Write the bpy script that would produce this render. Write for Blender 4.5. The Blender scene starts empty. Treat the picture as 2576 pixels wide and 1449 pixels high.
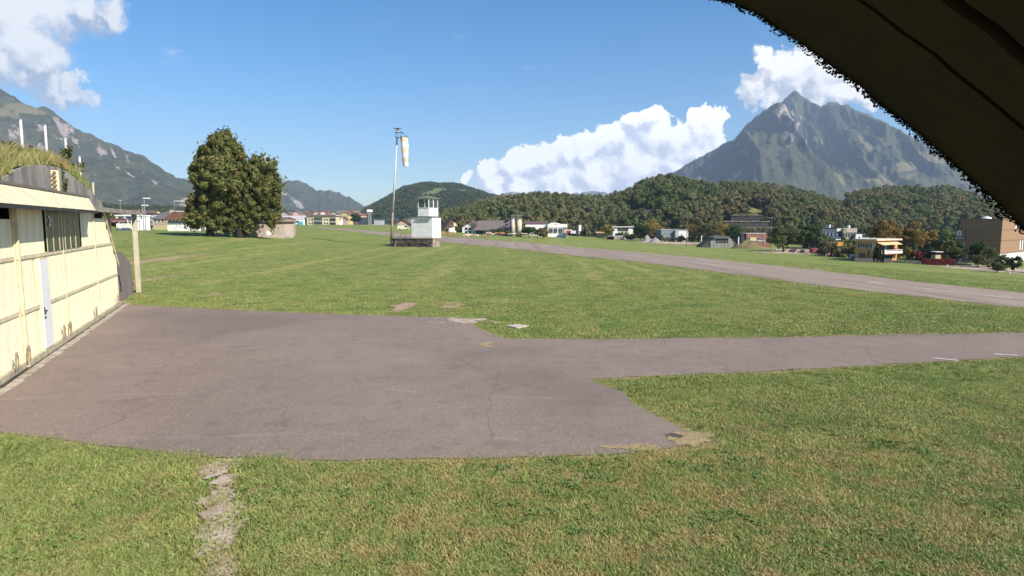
import bpy, bmesh, math, random
import numpy as np
from mathutils import Vector, Matrix, geometry
random.seed(7); RS = np.random.RandomState(11)
SC = bpy.context.scene
COL = SC.collection
R = math.radians
# ------------------------------------------------------------------ camera, sky, sun, exposure
PITCH = R(6.06); F = 1550.0; CAMZ = 4.5
cam = bpy.data.cameras.new('camera'); camo = bpy.data.objects.new('camera', cam); COL.objects.link(camo)
camo.location = (0, 0, CAMZ); camo.rotation_euler = (R(90) - PITCH, 0, 0)
cam.sensor_width = 36; cam.lens = 36 * F / 2576; cam.clip_start = 0.1; cam.clip_end = 60000
SC.camera = camo
SUN_EL, SUN_AZ = R(38), R(128)            # azimuth clockwise from +Y (view direction)
sd = Vector((math.sin(SUN_AZ) * math.cos(SUN_EL), math.cos(SUN_AZ) * math.cos(SUN_EL), math.sin(SUN_EL)))
sl = bpy.data.lights.new('sun', 'SUN'); sl.energy = 5.0; sl.angle = R(0.5); sl.color = (1.0, 0.93, 0.83)
so = bpy.data.objects.new('sun', sl); COL.objects.link(so)
so.rotation_euler = sd.to_track_quat('Z', 'Y').to_euler(); so.location = (0, -50, 300)
SC.view_settings.view_transform = 'Standard'; SC.view_settings.look = 'None'
SC.view_settings.exposure = 0.85; SC.view_settings.gamma = 1; SC.view_settings.use_curve_mapping = False
SC.cycles.volume_bounces = 0

def ray(px, py):
    dx = (px - 1288) / F; dy = (724.5 - py) / F
    return (dx, math.cos(PITCH) + dy * math.sin(PITCH), -math.sin(PITCH) + dy * math.cos(PITCH))
def pos(px, py, Y):
    d = ray(px, py); k = Y / d[1]
    return Vector((d[0] * k, Y, CAMZ + d[2] * k))
def uv(px, py):
    d = ray(px, py); return d[0] / d[1], d[2] / d[1]
def proj(X, Y, Z):                        # inverse of ray, arrays
    z = Z - CAMZ; c, s = math.cos(PITCH), math.sin(PITCH)
    f = Y * c - z * s; u = Y * s + z * c
    return 1288 + F * X / f, 724.5 - F * u / f

# ---- node helpers
def N(nt, t, ins=None, **kw):
    n = nt.nodes.new(t)
    for k, v in kw.items(): setattr(n, k, v)
    for k, v in (ins or {}).items():
        s = n.inputs[k]
        if isinstance(v, bpy.types.NodeSocket): nt.links.new(v, s)
        else: s.default_value = v
    return n
def Mth(nt, op, a, b=0.0, c=0.0, clamp=False):
    return N(nt, 'ShaderNodeMath', {0: a, 1: b, 2: c}, operation=op, use_clamp=clamp).outputs[0]
def Mix(nt, f, a, b, mode='MIX'):
    n = N(nt, 'ShaderNodeMix', {0: f}, data_type='RGBA', blend_type=mode, clamp_factor=True)
    for i, v in ((6, a), (7, b)):
        if isinstance(v, bpy.types.NodeSocket): nt.links.new(v, n.inputs[i])
        else: n.inputs[i].default_value = (*v[:3], 1)
    return n.outputs[2]
def MR(nt, v, a, b, c=0.0, d=1.0, smooth=True):
    return N(nt, 'ShaderNodeMapRange', {0: v, 1: a, 2: b, 3: c, 4: d}, interpolation_type='SMOOTHSTEP' if smooth else 'LINEAR').outputs[0]
def Noi(nt, vec, scale, detail=4.0, rough=0.55, dist=0.0):
    return N(nt, 'ShaderNodeTexNoise', {'Vector': vec, 'Scale': scale, 'Detail': detail, 'Roughness': rough, 'Distortion': dist}).outputs[0]

# ---- world: Nishita sky with cumulus clouds
world = bpy.data.worlds.new('World'); SC.world = world; world.use_nodes = True
wt = world.node_tree; wt.nodes.clear()
sky = N(wt, 'ShaderNodeTexSky', sky_type='NISHITA', sun_disc=False)
sky.sun_elevation = SUN_EL; sky.sun_rotation = SUN_AZ; sky.altitude = 470; sky.air_density = 1.0; sky.dust_density = 0.8; sky.ozone_density = 2.5
gen = N(wt, 'ShaderNodeTexCoord').outputs['Generated']
sep = N(wt, 'ShaderNodeSeparateXYZ', {0: gen})
yc = Mth(wt, 'MAXIMUM', sep.outputs[1], 0.05)
U = Mth(wt, 'DIVIDE', sep.outputs[0], yc); V = Mth(wt, 'DIVIDE', sep.outputs[2], yc)
front = MR(wt, sep.outputs[1], 0.1, 0.35)
UV = N(wt, 'ShaderNodeCombineXYZ', {0: U, 1: V}).outputs[0]
def warped(amp, scale, detail, rough=0.6):
    nz = N(wt, 'ShaderNodeTexNoise', {'Vector': UV, 'Scale': scale, 'Detail': detail, 'Roughness': rough})
    c = N(wt, 'ShaderNodeVectorMath', {0: nz.outputs['Color'], 1: (.5, .5, .5)}, operation='SUBTRACT').outputs[0]
    s = N(wt, 'ShaderNodeVectorMath', {0: c, 3: amp}, operation='SCALE').outputs[0]
    return N(wt, 'ShaderNodeVectorMath', {0: UV, 1: s}, operation='ADD').outputs[0]
def off(v, du, dv):
    return N(wt, 'ShaderNodeVectorMath', {0: v, 1: (du, dv, 0)}, operation='ADD').outputs[0]
def blobs(vec, pts):
    cur = None
    for px, py, r in pts:
        u, v = uv(px, py)
        d = N(wt, 'ShaderNodeVectorMath', {0: vec, 1: (u, v, 0)}, operation='DISTANCE').outputs['Value']
        f = Mth(wt, 'SUBTRACT', 1.0, Mth(wt, 'DIVIDE', d, r / F))
        cur = f if cur is None else N(wt, 'ShaderNodeMath', {0: cur, 1: f, 2: 0.12}, operation='SMOOTH_MAX').outputs[0]
    return cur
bank = [(1170, 455, 15), (1225, 440, 42), (1290, 425, 50), (1330, 405, 45), (1375, 400, 48), (1425, 380, 50), (1480, 370, 55), (1525, 360, 48), (1560, 345, 40), (1600, 315, 40), (1645, 300, 40),
        (1650, 350, 60), (1700, 350, 55), (1760, 315, 45), (1795, 312, 40), (1800, 345, 35), (1740, 370, 60), (1700, 420, 70), (1600, 430, 90), (1500, 440, 80), (1400, 455, 60), (1300, 470, 50), (1240, 470, 40), (1780, 380, 45), (1630, 510, 90), (1450, 520, 90)]
peak = [(1915, 165, 42), (1895, 215, 45), (1950, 180, 55), (2010, 190, 62), (2040, 160, 38), (1930, 235, 45), (2070, 200, 62), (2000, 230, 55), (2060, 245, 40), (2120, 225, 50), (2165, 240, 40), (2100, 180, 40), (1870, 240, 25)]
def cumulus(pts, amp, sc, soft, lo, hi):
    w = warped(amp, sc, 9.0, 0.66)
    w2 = off(w, 0.013, 0.020)
    f = blobs(w, pts); f2 = blobs(w2, pts)
    a = MR(wt, f, 0.0, soft)
    big = Noi(wt, UV, sc * 1.2, 7.0, 0.6); big2 = Noi(wt, off(UV, .006, .010), sc * 1.2, 7.0, 0.6)
    g = Mth(wt, 'ADD', Mth(wt, 'MULTIPLY', Mth(wt, 'SUBTRACT', f, f2), 1.8), Mth(wt, 'MULTIPLY', Mth(wt, 'SUBTRACT', big, big2), 3.2))
    sh = MR(wt, g, -0.6, 0.6, lo, hi, False)
    return a, sh
leftc = [(x_, y_, r_ * 1.14) for x_, y_, r_ in [(20, 20, 120), (120, 20, 90), (60, 110, 110), (0, 180, 90), (110, 170, 80), (200, 15, 60), (270, 0, 50), (130, 220, 50), (185, 215, 35), (235, 180, 26), (215, 210, 34), (60, 200, 50), (250, 215, 18), (-150, 60, 220)]]
LIT = (1.0, .985, .98)
skys = N(wt, 'ShaderNodeHueSaturation', {'Saturation': 1.45, 'Value': 1.0, 'Color': sky.outputs[0]}).outputs[0]
skyb = N(wt, 'ShaderNodeVectorMath', {0: skys, 3: 0.086}, operation='SCALE').outputs[0]
colr = N(wt, 'ShaderNodeMix', {0: 0.0}, data_type='RGBA').outputs[2]
def over(base, a, sh, k, gray):
    c = Mix(wt, sh, gray, LIT)
    c = N(wt, 'ShaderNodeVectorMath', {0: c, 3: k}, operation='SCALE').outputs[0]
    return Mix(wt, Mth(wt, 'MULTIPLY', a, front, clamp=True), base, c)
cur = skyb
# faint wisps
wz = Noi(wt, N(wt, 'ShaderNodeMapping', {0: UV, 3: (3.5, 14, 1)}).outputs[0], 2.3, 8.0, 0.62)
cur = over(cur, Mth(wt, 'MULTIPLY', Mth(wt, 'MULTIPLY', MR(wt, wz, .60, .80), 0.35), MR(wt, V, .04, .10)), 0.8, 0.62, (.7, .7, .75))
a, sh = cumulus(bank, .085, 16.0, .13, 0.0, 1.15); cur = over(cur, a, sh, 0.86, (.50, .54, .66))
a, sh = cumulus(peak, .11, 14.0, .26, 0.0, 1.15); cur = over(cur, a, sh, 0.70, (.46, .51, .61))
a, sh = cumulus(leftc, .17, 8, .6, -0.45, 0.85)
corner = blobs(UV, [(-40, -60, 330)])
sh = Mth(wt, 'ADD', sh, MR(wt, corner, 0.1, 0.75, 0.0, 1.2))
cur = over(cur, Mth(wt, 'MULTIPLY', a, .92), sh, 0.60, (.42, .48, .60))
bg = N(wt, 'ShaderNodeBackground', {0: cur, 1: 1.0})
wo = N(wt, 'ShaderNodeOutputWorld', {0: bg.outputs[0]})
world.cycles.sampling_method = 'MANUAL'; world.cycles.sample_map_resolution = 512

# ------------------------------------------------------------------ numpy noise
def _h(ix, iy, seed):
    n = (ix.astype(np.int64) * 374761393 + iy.astype(np.int64) * 668265263 + seed * 1442695041) & 0x7fffffff
    n = ((n ^ (n >> 13)) * 1274126177) & 0x7fffffff
    return ((n ^ (n >> 16)) & 0xffff) / 65535.0
def vn(x, y, seed=0):
    x = np.asarray(x, float); y = np.asarray(y, float)
    ix = np.floor(x); iy = np.floor(y); fx = x - ix; fy = y - iy
    fx = fx * fx * (3 - 2 * fx); fy = fy * fy * (3 - 2 * fy)
    a = _h(ix, iy, seed); b = _h(ix + 1, iy, seed); c = _h(ix, iy + 1, seed); d = _h(ix + 1, iy + 1, seed)
    return (a * (1 - fx) + b * fx) * (1 - fy) + (c * (1 - fx) + d * fx) * fy
def fbm(x, y, o=5, seed=0, ridged=False):
    s = 0; a = .5; t = 0
    for i in range(o):
        v = vn(np.asarray(x) * 2 ** i + 17.3 * i, np.asarray(y) * 2 ** i - 9.1 * i, seed + i)
        if ridged: v = 1 - abs(2 * v - 1)
        s = s + a * v; t += a; a *= .5
    return s / t
def S(t):
    t = np.clip(t, 0, 1); return t * t * (3 - 2 * t)
# ------------------------------------------------------------------ terrain
def T(x, y):
    x = np.asarray(x, float); y = np.asarray(y, float)
    w = .8 * x + .2 * np.clip(y, 0, 300)
    zr = -7.5 * S((w - 10) / 130)
    zl = 2.3 * S((-x - 20) / 50) * S((y - 60) / 80)
    und = (fbm(x / 26, y / 26, 3, 5) - .5) * .5 * S((y - 42) / 40)
    return zr + zl + und
_Yg = np.concatenate([np.arange(4, 60, .25), np.arange(60, 400, 1.0), np.geomspace(400, 9000, 900)])
def gp(px, py, dz=0.0):
    d = ray(px, py); X = d[0] / d[1] * _Yg; Z = CAMZ + d[2] / d[1] * _Yg
    hit = np.where(Z <= T(X, _Yg))[0]
    if len(hit) == 0: Y = 3000.0
    else:
        i = hit[0]; lo = _Yg[max(i - 1, 0)]; hi = _Yg[i]
        for _ in range(24):
            m = (lo + hi) / 2
            if CAMZ + d[2] / d[1] * m <= T(d[0] / d[1] * m, m): hi = m
            else: lo = m
        Y = hi
    X = d[0] / d[1] * Y
    return Vector((X, Y, float(T(X, Y)) + dz))
_a, _b = gp(1110, 601), gp(2306, 728); RWA = math.atan2(_b.x - _a.x, _a.y - _b.y)
def gY(px, Y):
    X = (px - 1288) / F * Y / 1.0
    # exact column at depth Y
    d = ray(px, 560); X = d[0] / d[1] * Y
    return Vector((X, Y, float(T(X, Y))))

# ------------------------------------------------------------------ object helpers
def setp(o, label=None, cat=None, group=None, kind=None):
    if label: o['label'] = label
    if cat: o['category'] = cat
    if group: o['group'] = group
    if kind: o['kind'] = kind
    return o
def thing(name, label, cat, loc=(0, 0, 0), rz=0, group=None):
    o = bpy.data.objects.new(name, None); COL.objects.link(o); o.empty_display_size = .2
    o.location = loc; o.rotation_euler = (0, 0, rz)
    return setp(o, label, cat, group)
class MB:
    def __init__(s): s.v = []; s.f = []
    def add(s, vs, fs):
        b = len(s.v); s.v += [tuple(v) for v in vs]; s.f += [tuple(i + b for i in f) for f in fs]; return s
    def box(s, x0, x1, y0, y1, z0, z1):
        return s.add([(x0, y0, z0), (x1, y0, z0), (x1, y1, z0), (x0, y1, z0), (x0, y0, z1), (x1, y0, z1), (x1, y1, z1), (x0, y1, z1)],
                     [(3, 2, 1, 0), (4, 5, 6, 7), (0, 1, 5, 4), (1, 2, 6, 5), (2, 3, 7, 6), (3, 0, 4, 7)])
    def hexa(s, p):    # 8 points same order as box
        return s.add(p, [(3, 2, 1, 0), (4, 5, 6, 7), (0, 1, 5, 4), (1, 2, 6, 5), (2, 3, 7, 6), (3, 0, 4, 7)])
    def prism(s, poly, y0, y1):   # poly in (x,z), extruded along y
        n = len(poly)
        s.add([(x, y0, z) for x, z in poly] + [(x, y1, z) for x, z in poly],
              [tuple(range(n)), tuple(range(2 * n - 1, n - 1, -1))] + [(i, i + n, (i + 1) % n + n, (i + 1) % n) for i in range(n)])
        return s
    def tube(s, a, b, r0, r1=None, n=8, cap=True):
        a = Vector(a); b = Vector(b); r1 = r0 if r1 is None else r1
        q = (b - a).to_track_quat('Z', 'Y'); vs = []
        for p, r in ((a, r0), (b, r1)):
            for i in range(n):
                t = 2 * math.pi * i / n; vs.append(p + q @ Vector((r * math.cos(t), r * math.sin(t), 0)))
        fs = [(i, (i + 1) % n, (i + 1) % n + n, i + n) for i in range(n)]
        if cap: fs += [tuple(range(n - 1, -1, -1)), tuple(range(n, 2 * n))]
        return s.add(vs, fs)
    def path(s, pts, r, n=6):
        for a, b in zip(pts[:-1], pts[1:]): s.tube(a, b, r, r, n)
        return s
    def ball(s, c, rx, ry, rz, n=10, m=6, jit=0):
        vs = [(c[0], c[1], c[2] - rz)]
        for j in range(1, m):
            ph = -math.pi / 2 + math.pi * j / m
            for i in range(n):
                t = 2 * math.pi * i / n; k = 1 + random.uniform(-jit, jit)
                vs.append((c[0] + rx * k * math.cos(ph) * math.cos(t), c[1] + ry * k * math.cos(ph) * math.sin(t), c[2] + rz * k * math.sin(ph)))
        vs.append((c[0], c[1], c[2] + rz)); L = len(vs) - 1
        fs = [(0, 1 + (i + 1) % n, 1 + i) for i in range(n)]
        for j in range(m - 2):
            for i in range(n):
                a = 1 + j * n; fs.append((a + i, a + (i + 1) % n, a + n + (i + 1) % n, a + n + i))
        a = 1 + (m - 2) * n; fs += [(a + i, a + (i + 1) % n, L) for i in range(n)]
        return s.add(vs, fs)
    def mesh(s, name, mat, smooth=False):
        me = bpy.data.meshes.new(name); me.from_pydata(s.v, [], s.f); me.materials.append(mat)
        if smooth: me.polygons.foreach_set('use_smooth', [True] * len(me.polygons))
        me.update(); return me
def ob(name, me, parent=None, loc=None, rz=None):
    o = bpy.data.objects.new(name, me); COL.objects.link(o)
    if parent is not None: o.parent = parent
    if loc is not None: o.location = loc
    if rz is not None: o.rotation_euler = (0, 0, rz)
    return o
def part(name, mb, mat, parent, label=None, smooth=False):
    o = ob(name, mb.mesh(name, mat, smooth), parent)
    if label: o['label'] = label
    return o
def nmesh(name, V, Fq, mat, smooth=False):
    me = bpy.data.meshes.new(name); V = np.asarray(V, np.float32); Fq = np.asarray(Fq, np.int32); k = Fq.shape[1]
    me.vertices.add(len(V)); me.vertices.foreach_set('co', V.ravel())
    me.loops.add(Fq.size); me.loops.foreach_set('vertex_index', Fq.ravel())
    me.polygons.add(len(Fq)); me.polygons.foreach_set('loop_start', np.arange(0, Fq.size, k, dtype=np.int32))
    me.polygons.foreach_set('loop_total', np.full(len(Fq), k, np.int32))
    if smooth: me.polygons.foreach_set('use_smooth', np.ones(len(Fq), bool))
    me.update(calc_edges=True); me.materials.append(mat); return me
def fattr(me, name, vals, dom='POINT', typ='FLOAT'):
    a = me.attributes.new(name, typ, dom)
    a.data.foreach_set('vector' if typ == 'FLOAT_VECTOR' else 'value', np.asarray(vals, np.float32 if typ != 'INT' else np.int32).ravel())
def copytree(src, **kw):
    def cp(o, par):
        c = o.copy(); COL.objects.link(c); c.parent = par
        for ch in list(CH.get(o.name, [])): cp(ch, c)
        return c
    r = src.copy(); COL.objects.link(r)
    for ch in list(src.children): 
        c = ch.copy(); COL.objects.link(c); c.parent = r
        for g in list(ch.children):
            d = g.copy(); COL.objects.link(d); d.parent = c
    return r
# ------------------------------------------------------------------ materials
MATS = {}
def mat(name, col, col2=None, scale=3.0, rough=.85, bump=.0, bscale=None, metal=0.0, space='Object', spec=.3, stretch=None, isl=0.0):
    if name in MATS: return MATS[name]
    m = bpy.data.materials.new(name); m.use_nodes = True; nt = m.node_tree; b = nt.nodes['Principled BSDF']
    b.inputs['Roughness'].default_value = rough; b.inputs['Metallic'].default_value = metal; b.inputs['Specular IOR Level'].default_value = spec
    col2 = col2 or tuple(c * .72 for c in col)
    vec = N(nt, 'ShaderNodeNewGeometry').outputs['Position'] if space == 'World' else N(nt, 'ShaderNodeTexCoord').outputs['Object']
    if stretch: vec = N(nt, 'ShaderNodeMapping', {0: vec, 3: stretch}).outputs[0]
    nz = Noi(nt, vec, scale, 6.0, .65)
    c = Mix(nt, MR(nt, nz, .35, .68), col, col2)
    if isl:
        rn = N(nt, 'ShaderNodeObjectInfo').outputs['Random']
        c = Mix(nt, 1.0, c, N(nt, 'ShaderNodeCombineColor', {0: MR(nt, rn, 0, 1, 1 - isl, 1 + isl, False), 1: MR(nt, rn, 0, 1, 1 - isl, 1 + isl, False), 2: MR(nt, rn, 0, 1, 1 - isl, 1 + isl, False)}).outputs[0], 'MULTIPLY')
    nt.links.new(c, b.inputs['Base Color'])
    if bump:
        bn = N(nt, 'ShaderNodeBump', {'Height': Noi(nt, vec, bscale or scale * 5, 5.0, .6), 'Strength': bump, 'Distance': .05})
        nt.links.new(bn.outputs[0], b.inputs['Normal'])
    MATS[name] = m; return m
def leafmat(name, cols, obj_rand=False, rough=.75):
    if name in MATS: return MATS[name]
    m = bpy.data.materials.new(name); m.use_nodes = True; nt = m.node_tree; b = nt.nodes['Principled BSDF']
    b.inputs['Roughness'].default_value = rough; b.inputs['Specular IOR Level'].default_value = .25
    rn = N(nt, 'ShaderNodeNewGeometry').outputs['Random Per Island']
    if obj_rand:
        orr = N(nt, 'ShaderNodeObjectInfo').outputs['Random']
        rn = Mth(nt, 'ADD', Mth(nt, 'MULTIPLY', rn, .14), Mth(nt, 'ADD', Mth(nt, 'MULTIPLY', orr, .42), Mth(nt, 'MULTIPLY', MR(nt, Noi(nt, N(nt, 'ShaderNodeNewGeometry').outputs['Position'], .014, 3, .6), .36, .64), .44)))
    else:
        p = N(nt, 'ShaderNodeTexCoord').outputs['Object']
        rn = Mth(nt, 'ADD', Mth(nt, 'MULTIPLY', rn, .55), Mth(nt, 'MULTIPLY', MR(nt, Noi(nt, p, .45, 3.0), .3, .7), .45))
    cr = nt.nodes.new('ShaderNodeValToRGB'); nt.links.new(rn, cr.inputs[0]); e = cr.color_ramp.elements
    e[0].position = 0; e[0].color = (*cols[0], 1); e[1].position = 1; e[1].color = (*cols[-1], 1)
    for i, c in enumerate(cols[1:-1]):
        x = e.new((i + 1) / (len(cols) - 1)); x.color = (*c, 1)
    nt.links.new(cr.outputs[0], b.inputs['Base Color'])
    tr = N(nt, 'ShaderNodeBsdfTranslucent', {0: cr.outputs[0]})
    mx = N(nt, 'ShaderNodeMixShader', {0: .28, 1: b.outputs[0], 2: tr.outputs[0]})
    nt.links.new(mx.outputs[0], nt.nodes['Material Output'].inputs[0])
    MATS[name] = m; return m
L_CHEST = leafmat('leaf_chestnut', [(.06, .09, .024), (.10, .13, .034), (.165, .175, .055), (.20, .17, .06), (.17, .11, .045)])
L_GREEN = leafmat('leaf_green', [(.025, .055, .012), (.045, .085, .018), (.075, .115, .025)])
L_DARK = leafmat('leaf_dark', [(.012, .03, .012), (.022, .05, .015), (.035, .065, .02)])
L_OLIVE = leafmat('leaf_olive', [(.05, .07, .02), (.10, .115, .032), (.16, .15, .045)])
L_YEL = leafmat('leaf_yellow', [(.15, .15, .03), (.25, .19, .045), (.32, .22, .05), (.16, .17, .04)])
L_BRN = leafmat('leaf_autumn', [(.07, .08, .024), (.15, .12, .032), (.23, .145, .04), (.16, .095, .03)])
L_RED = leafmat('leaf_red', [(.13, .02, .025), (.22, .035, .04), (.16, .05, .035)])
L_FOR = leafmat('leaf_forest', [(.05, .088, .03), (.08, .12, .036), (.15, .175, .06), (.10, .13, .045), (.19, .185, .068), (.15, .145, .058), (.23, .18, .085), (.25, .155, .09)], True)
L_FAR = leafmat('leaf_forest_far', [(.045, .07, .028), (.07, .095, .035), (.10, .115, .045)], True)
BARK = mat('bark', (.09, .065, .045), (.04, .03, .022), 4, .9, .4)
WHITE = mat('white_paint', (.78, .77, .74), (.66, .65, .62), 1.2, .7)
CONC = mat('concrete', (.30, .28, .25), (.17, .155, .14), 1.4, .9, .3)
CONC_L = mat('pale_concrete', (.46, .38, .32), (.36, .29, .245), .8, .9, .1)
GLASS = mat('window_glass', (.035, .045, .05), (.05, .06, .065), 1, .12, spec=.6)
DARK = mat('dark_metal', (.035, .035, .035), rough=.5)
STEEL = mat('galvanised_steel', (.42, .42, .42), (.3, .3, .3), 3, .45, metal=.5)
WOOD = mat('brown_wood', (.11, .07, .045), (.06, .04, .028), 2, .8, .2, stretch=(1, 1, .2))
GREYW = mat('grey_wood', (.2, .17, .15), (.1, .085, .075), 2, .85, .2, stretch=(6, 6, .3))
ROOFB = mat('brown_roof', (.13, .075, .055), (.075, .05, .04), 1.5, .85, .3)
ROOFG = mat('grey_roof', (.15, .135, .13), (.10, .09, .09), 1.5, .8)
ROOFR = mat('red_roof', (.24, .09, .06), (.15, .07, .05), 1.5, .85)
CREAM = mat('cream_render', (.62, .52, .34), (.5, .42, .28), 1, .85)

# grass ground -----------------------------------------------------
def grasscol(nt):
    p = N(nt, 'ShaderNodeNewGeometry').outputs['Position']
    sp = N(nt, 'ShaderNodeSeparateXYZ', {0: p})
    a = Noi(nt, p, .11, 5, .6); b = Noi(nt, p, .9, 5, .65); c = Noi(nt, p, 6.0, 4, .7)
    col = Mix(nt, MR(nt, b, .3, .7), (.108, .160, .038), (.172, .212, .058))
    col = Mix(nt, MR(nt, c, .35, .75), col, (.22, .235, .07))
    # mowing swaths parallel to the runway
    vv = N(nt, 'ShaderNodeMapping', {0: p, 2: (0, 0, -RWA), 3: (1.0, .035, 1)}).outputs[0]
    st = Noi(nt, vv, .42, 3, .55)
    far = MR(nt, sp.outputs[1], 24, 60)
    col = Mix(nt, Mth(nt, 'MULTIPLY', MR(nt, st, .48, .66), Mth(nt, 'MULTIPLY', far, .55)), col, (.29, .27, .10))
    col = Mix(nt, Mth(nt, 'MULTIPLY', MR(nt, Noi(nt, p, .55, 4, .6), .48, .62), .55), col, (.07, .135, .03))
    # dry yellow patches
    dry = Mth(nt, 'MULTIPLY', MR(nt, a, .44, .62), MR(nt, Noi(nt, p, 2.2, 5, .7), .46, .66))
    lat = MR(nt, Noi(nt, p, .35, 3, .5), .35, .6, .35, 1)
    col = Mix(nt, Mth(nt, 'MULTIPLY', dry, Mth(nt, 'MULTIPLY', lat, .75)), col, (.34, .25, .11))
    near = MR(nt, sp.outputs[1], 22, 9)
    col = Mix(nt, Mth(nt, 'MULTIPLY', Mth(nt, 'MULTIPLY', near, MR(nt, sp.outputs[0], -5.0, -1.5,   .25, .72)), MR(nt, Noi(nt, p, 1.1, 6, .75), .42, .60)), col, (.30, .235, .095))
    return col, p
gm = bpy.data.materials.new('grass_ground'); gm.use_nodes = True; nt = gm.node_tree
c, p = grasscol(nt); b = nt.nodes['Principled BSDF']; nt.links.new(c, b.inputs['Base Color']); b.inputs['Roughness'].default_value = .95; b.inputs['Specular IOR Level'].default_value = .1
bn = N(nt, 'ShaderNodeBump', {'Height': Noi(nt, p, 9, 8, .75), 'Strength': .9, 'Distance': .10}); nt.links.new(bn.outputs[0], b.inputs['Normal'])
bm_ = bpy.data.materials.new('grass_blades'); bm_.use_nodes = True; nt = bm_.node_tree
c, p = grasscol(nt); b = nt.nodes['Principled BSDF']
rn = N(nt, 'ShaderNodeNewGeometry').outputs['Random Per Island']; orr = N(nt, 'ShaderNodeObjectInfo').outputs['Random']
k = Mth(nt, 'ADD', .95, Mth(nt, 'ADD', Mth(nt, 'MULTIPLY', rn, .7), Mth(nt, 'MULTIPLY', orr, .5)))
c = N(nt, 'ShaderNodeVectorMath', {0: c, 3: k}, operation='SCALE').outputs[0]
c = Mix(nt, MR(nt, rn, .86, .9), c, (.30, .22, .09))
nt.links.new(c, b.inputs['Base Color']); b.inputs['Roughness'].default_value = .6
tr = N(nt, 'ShaderNodeBsdfTranslucent', {0: c}); mx = N(nt, 'ShaderNodeMixShader', {0: .3, 1: b.outputs[0], 2: tr.outputs[0]}); nt.links.new(mx.outputs[0], nt.nodes['Material Output'].inputs[0])

def asphalt(name, c1, c2, streak=0.0, crack=0.0):
    m = bpy.data.materials.new(name); m.use_nodes = True; nt = m.node_tree; b = nt.nodes['Principled BSDF']
    p = N(nt, 'ShaderNodeNewGeometry').outputs['Position']
    col = Mix(nt, MR(nt, Noi(nt, p, .22, 5, .6), .35, .65), c1, c2)
    col = Mix(nt, Mth(nt, 'MULTIPLY', MR(nt, Noi(nt, p, 17, 6, .85), .46, .62), .6), col, tuple(x * 1.6 for x in c1))
    col = Mix(nt, Mth(nt, 'MULTIPLY', MR(nt, Noi(nt, p, 24, 6, .85), .52, .66), .6), col, tuple(x * .45 for x in c1))
    col = Mix(nt, Mth(nt, 'MULTIPLY', MR(nt, Noi(nt, p, 1.3, 6, .7), .48, .70), .4), col, tuple(x * .62 for x in c1))
    if streak:
        vv = N(nt, 'ShaderNodeMapping', {0: p, 2: (0, 0, -RWA), 3: (1.0, .004, 1)}).outputs[0]
        col = Mix(nt, Mth(nt, 'MULTIPLY', MR(nt, Noi(nt, vv, .9, 5, .7), .45, .62), streak), col, (.055, .045, .042))
        col = Mix(nt, Mth(nt, 'MULTIPLY', MR(nt, Noi(nt, vv, .5, 4, .7), .58, .7), .3), col, (.24, .20, .165))
    else:
        # thin pale swirling tyre scuffs and straw bits
        w = N(nt, 'ShaderNodeTexWave', {'Vector': p, 'Scale': .09, 'Distortion': 7.0, 'Detail': 3.0, 'Detail Scale': .6}, wave_type='RINGS')
        col = Mix(nt, Mth(nt, 'MULTIPLY', Mth(nt, 'MULTIPLY', MR(nt, w.outputs[1], .990, 1.0), MR(nt, Noi(nt, p, .5, 4, .7), .45, .62)), .17), col, (.36, .30, .27))
        cv_ = N(nt, 'ShaderNodeVectorMath', {0: p, 1: N(nt, 'ShaderNodeTexNoise', {'Vector': p, 'Scale': .8, 'Detail': 6.0}).outputs['Color']}, operation='ADD').outputs[0]
        ed = N(nt, 'ShaderNodeTexVoronoi', {'Vector': cv_, 'Scale': .16}, feature='DISTANCE_TO_EDGE').outputs['Distance']
        col = Mix(nt, Mth(nt, 'MULTIPLY', MR(nt, ed, .005, .001), .28), col, (.06, .05, .04))
        col = Mix(nt, Mth(nt, 'MULTIPLY', MR(nt, Noi(nt, p, .09, 3, .5), .5, .62), .35), col, (.105, .09, .083))
        vo = N(nt, 'ShaderNodeTexVoronoi', {'Vector': p, 'Scale': 5.0, 'Randomness': 1.0}).outputs['Distance']
        col = Mix(nt, Mth(nt, 'MULTIPLY', MR(nt, vo, .10, .04), .45), col, (.36, .29, .24))
    nt.links.new(col, b.inputs['Base Color']); b.inputs['Roughness'].default_value = .9; b.inputs['Specular IOR Level'].default_value = .2
    bn = N(nt, 'ShaderNodeBump', {'Height': Noi(nt, p, 40, 4, .7), 'Strength': .5, 'Distance': .02}); nt.links.new(bn.outputs[0], b.inputs['Normal'])
    return m
ASPH = asphalt('apron_asphalt', (.208, .160, .132), (.170, .133, .112))
RUNW = asphalt('runway_asphalt', (.265, .205, .165), (.225, .175, .142), .28)
STRAW = mat('dry_straw', (.36, .27, .14), (.22, .18, .08), 5, .95, .8, 30, space='World')
DIRT = mat('dirt_gravel', (.46, .36, .29), (.31, .235, .185), 2.2, .95, .6, 25, space='World')
CREAMD = mat('door_cream_sheet', (.82, .78, .55), (.70, .64, .42), 1.4, .6, spec=.3, stretch=(2.5, 2.5, .22))

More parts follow.
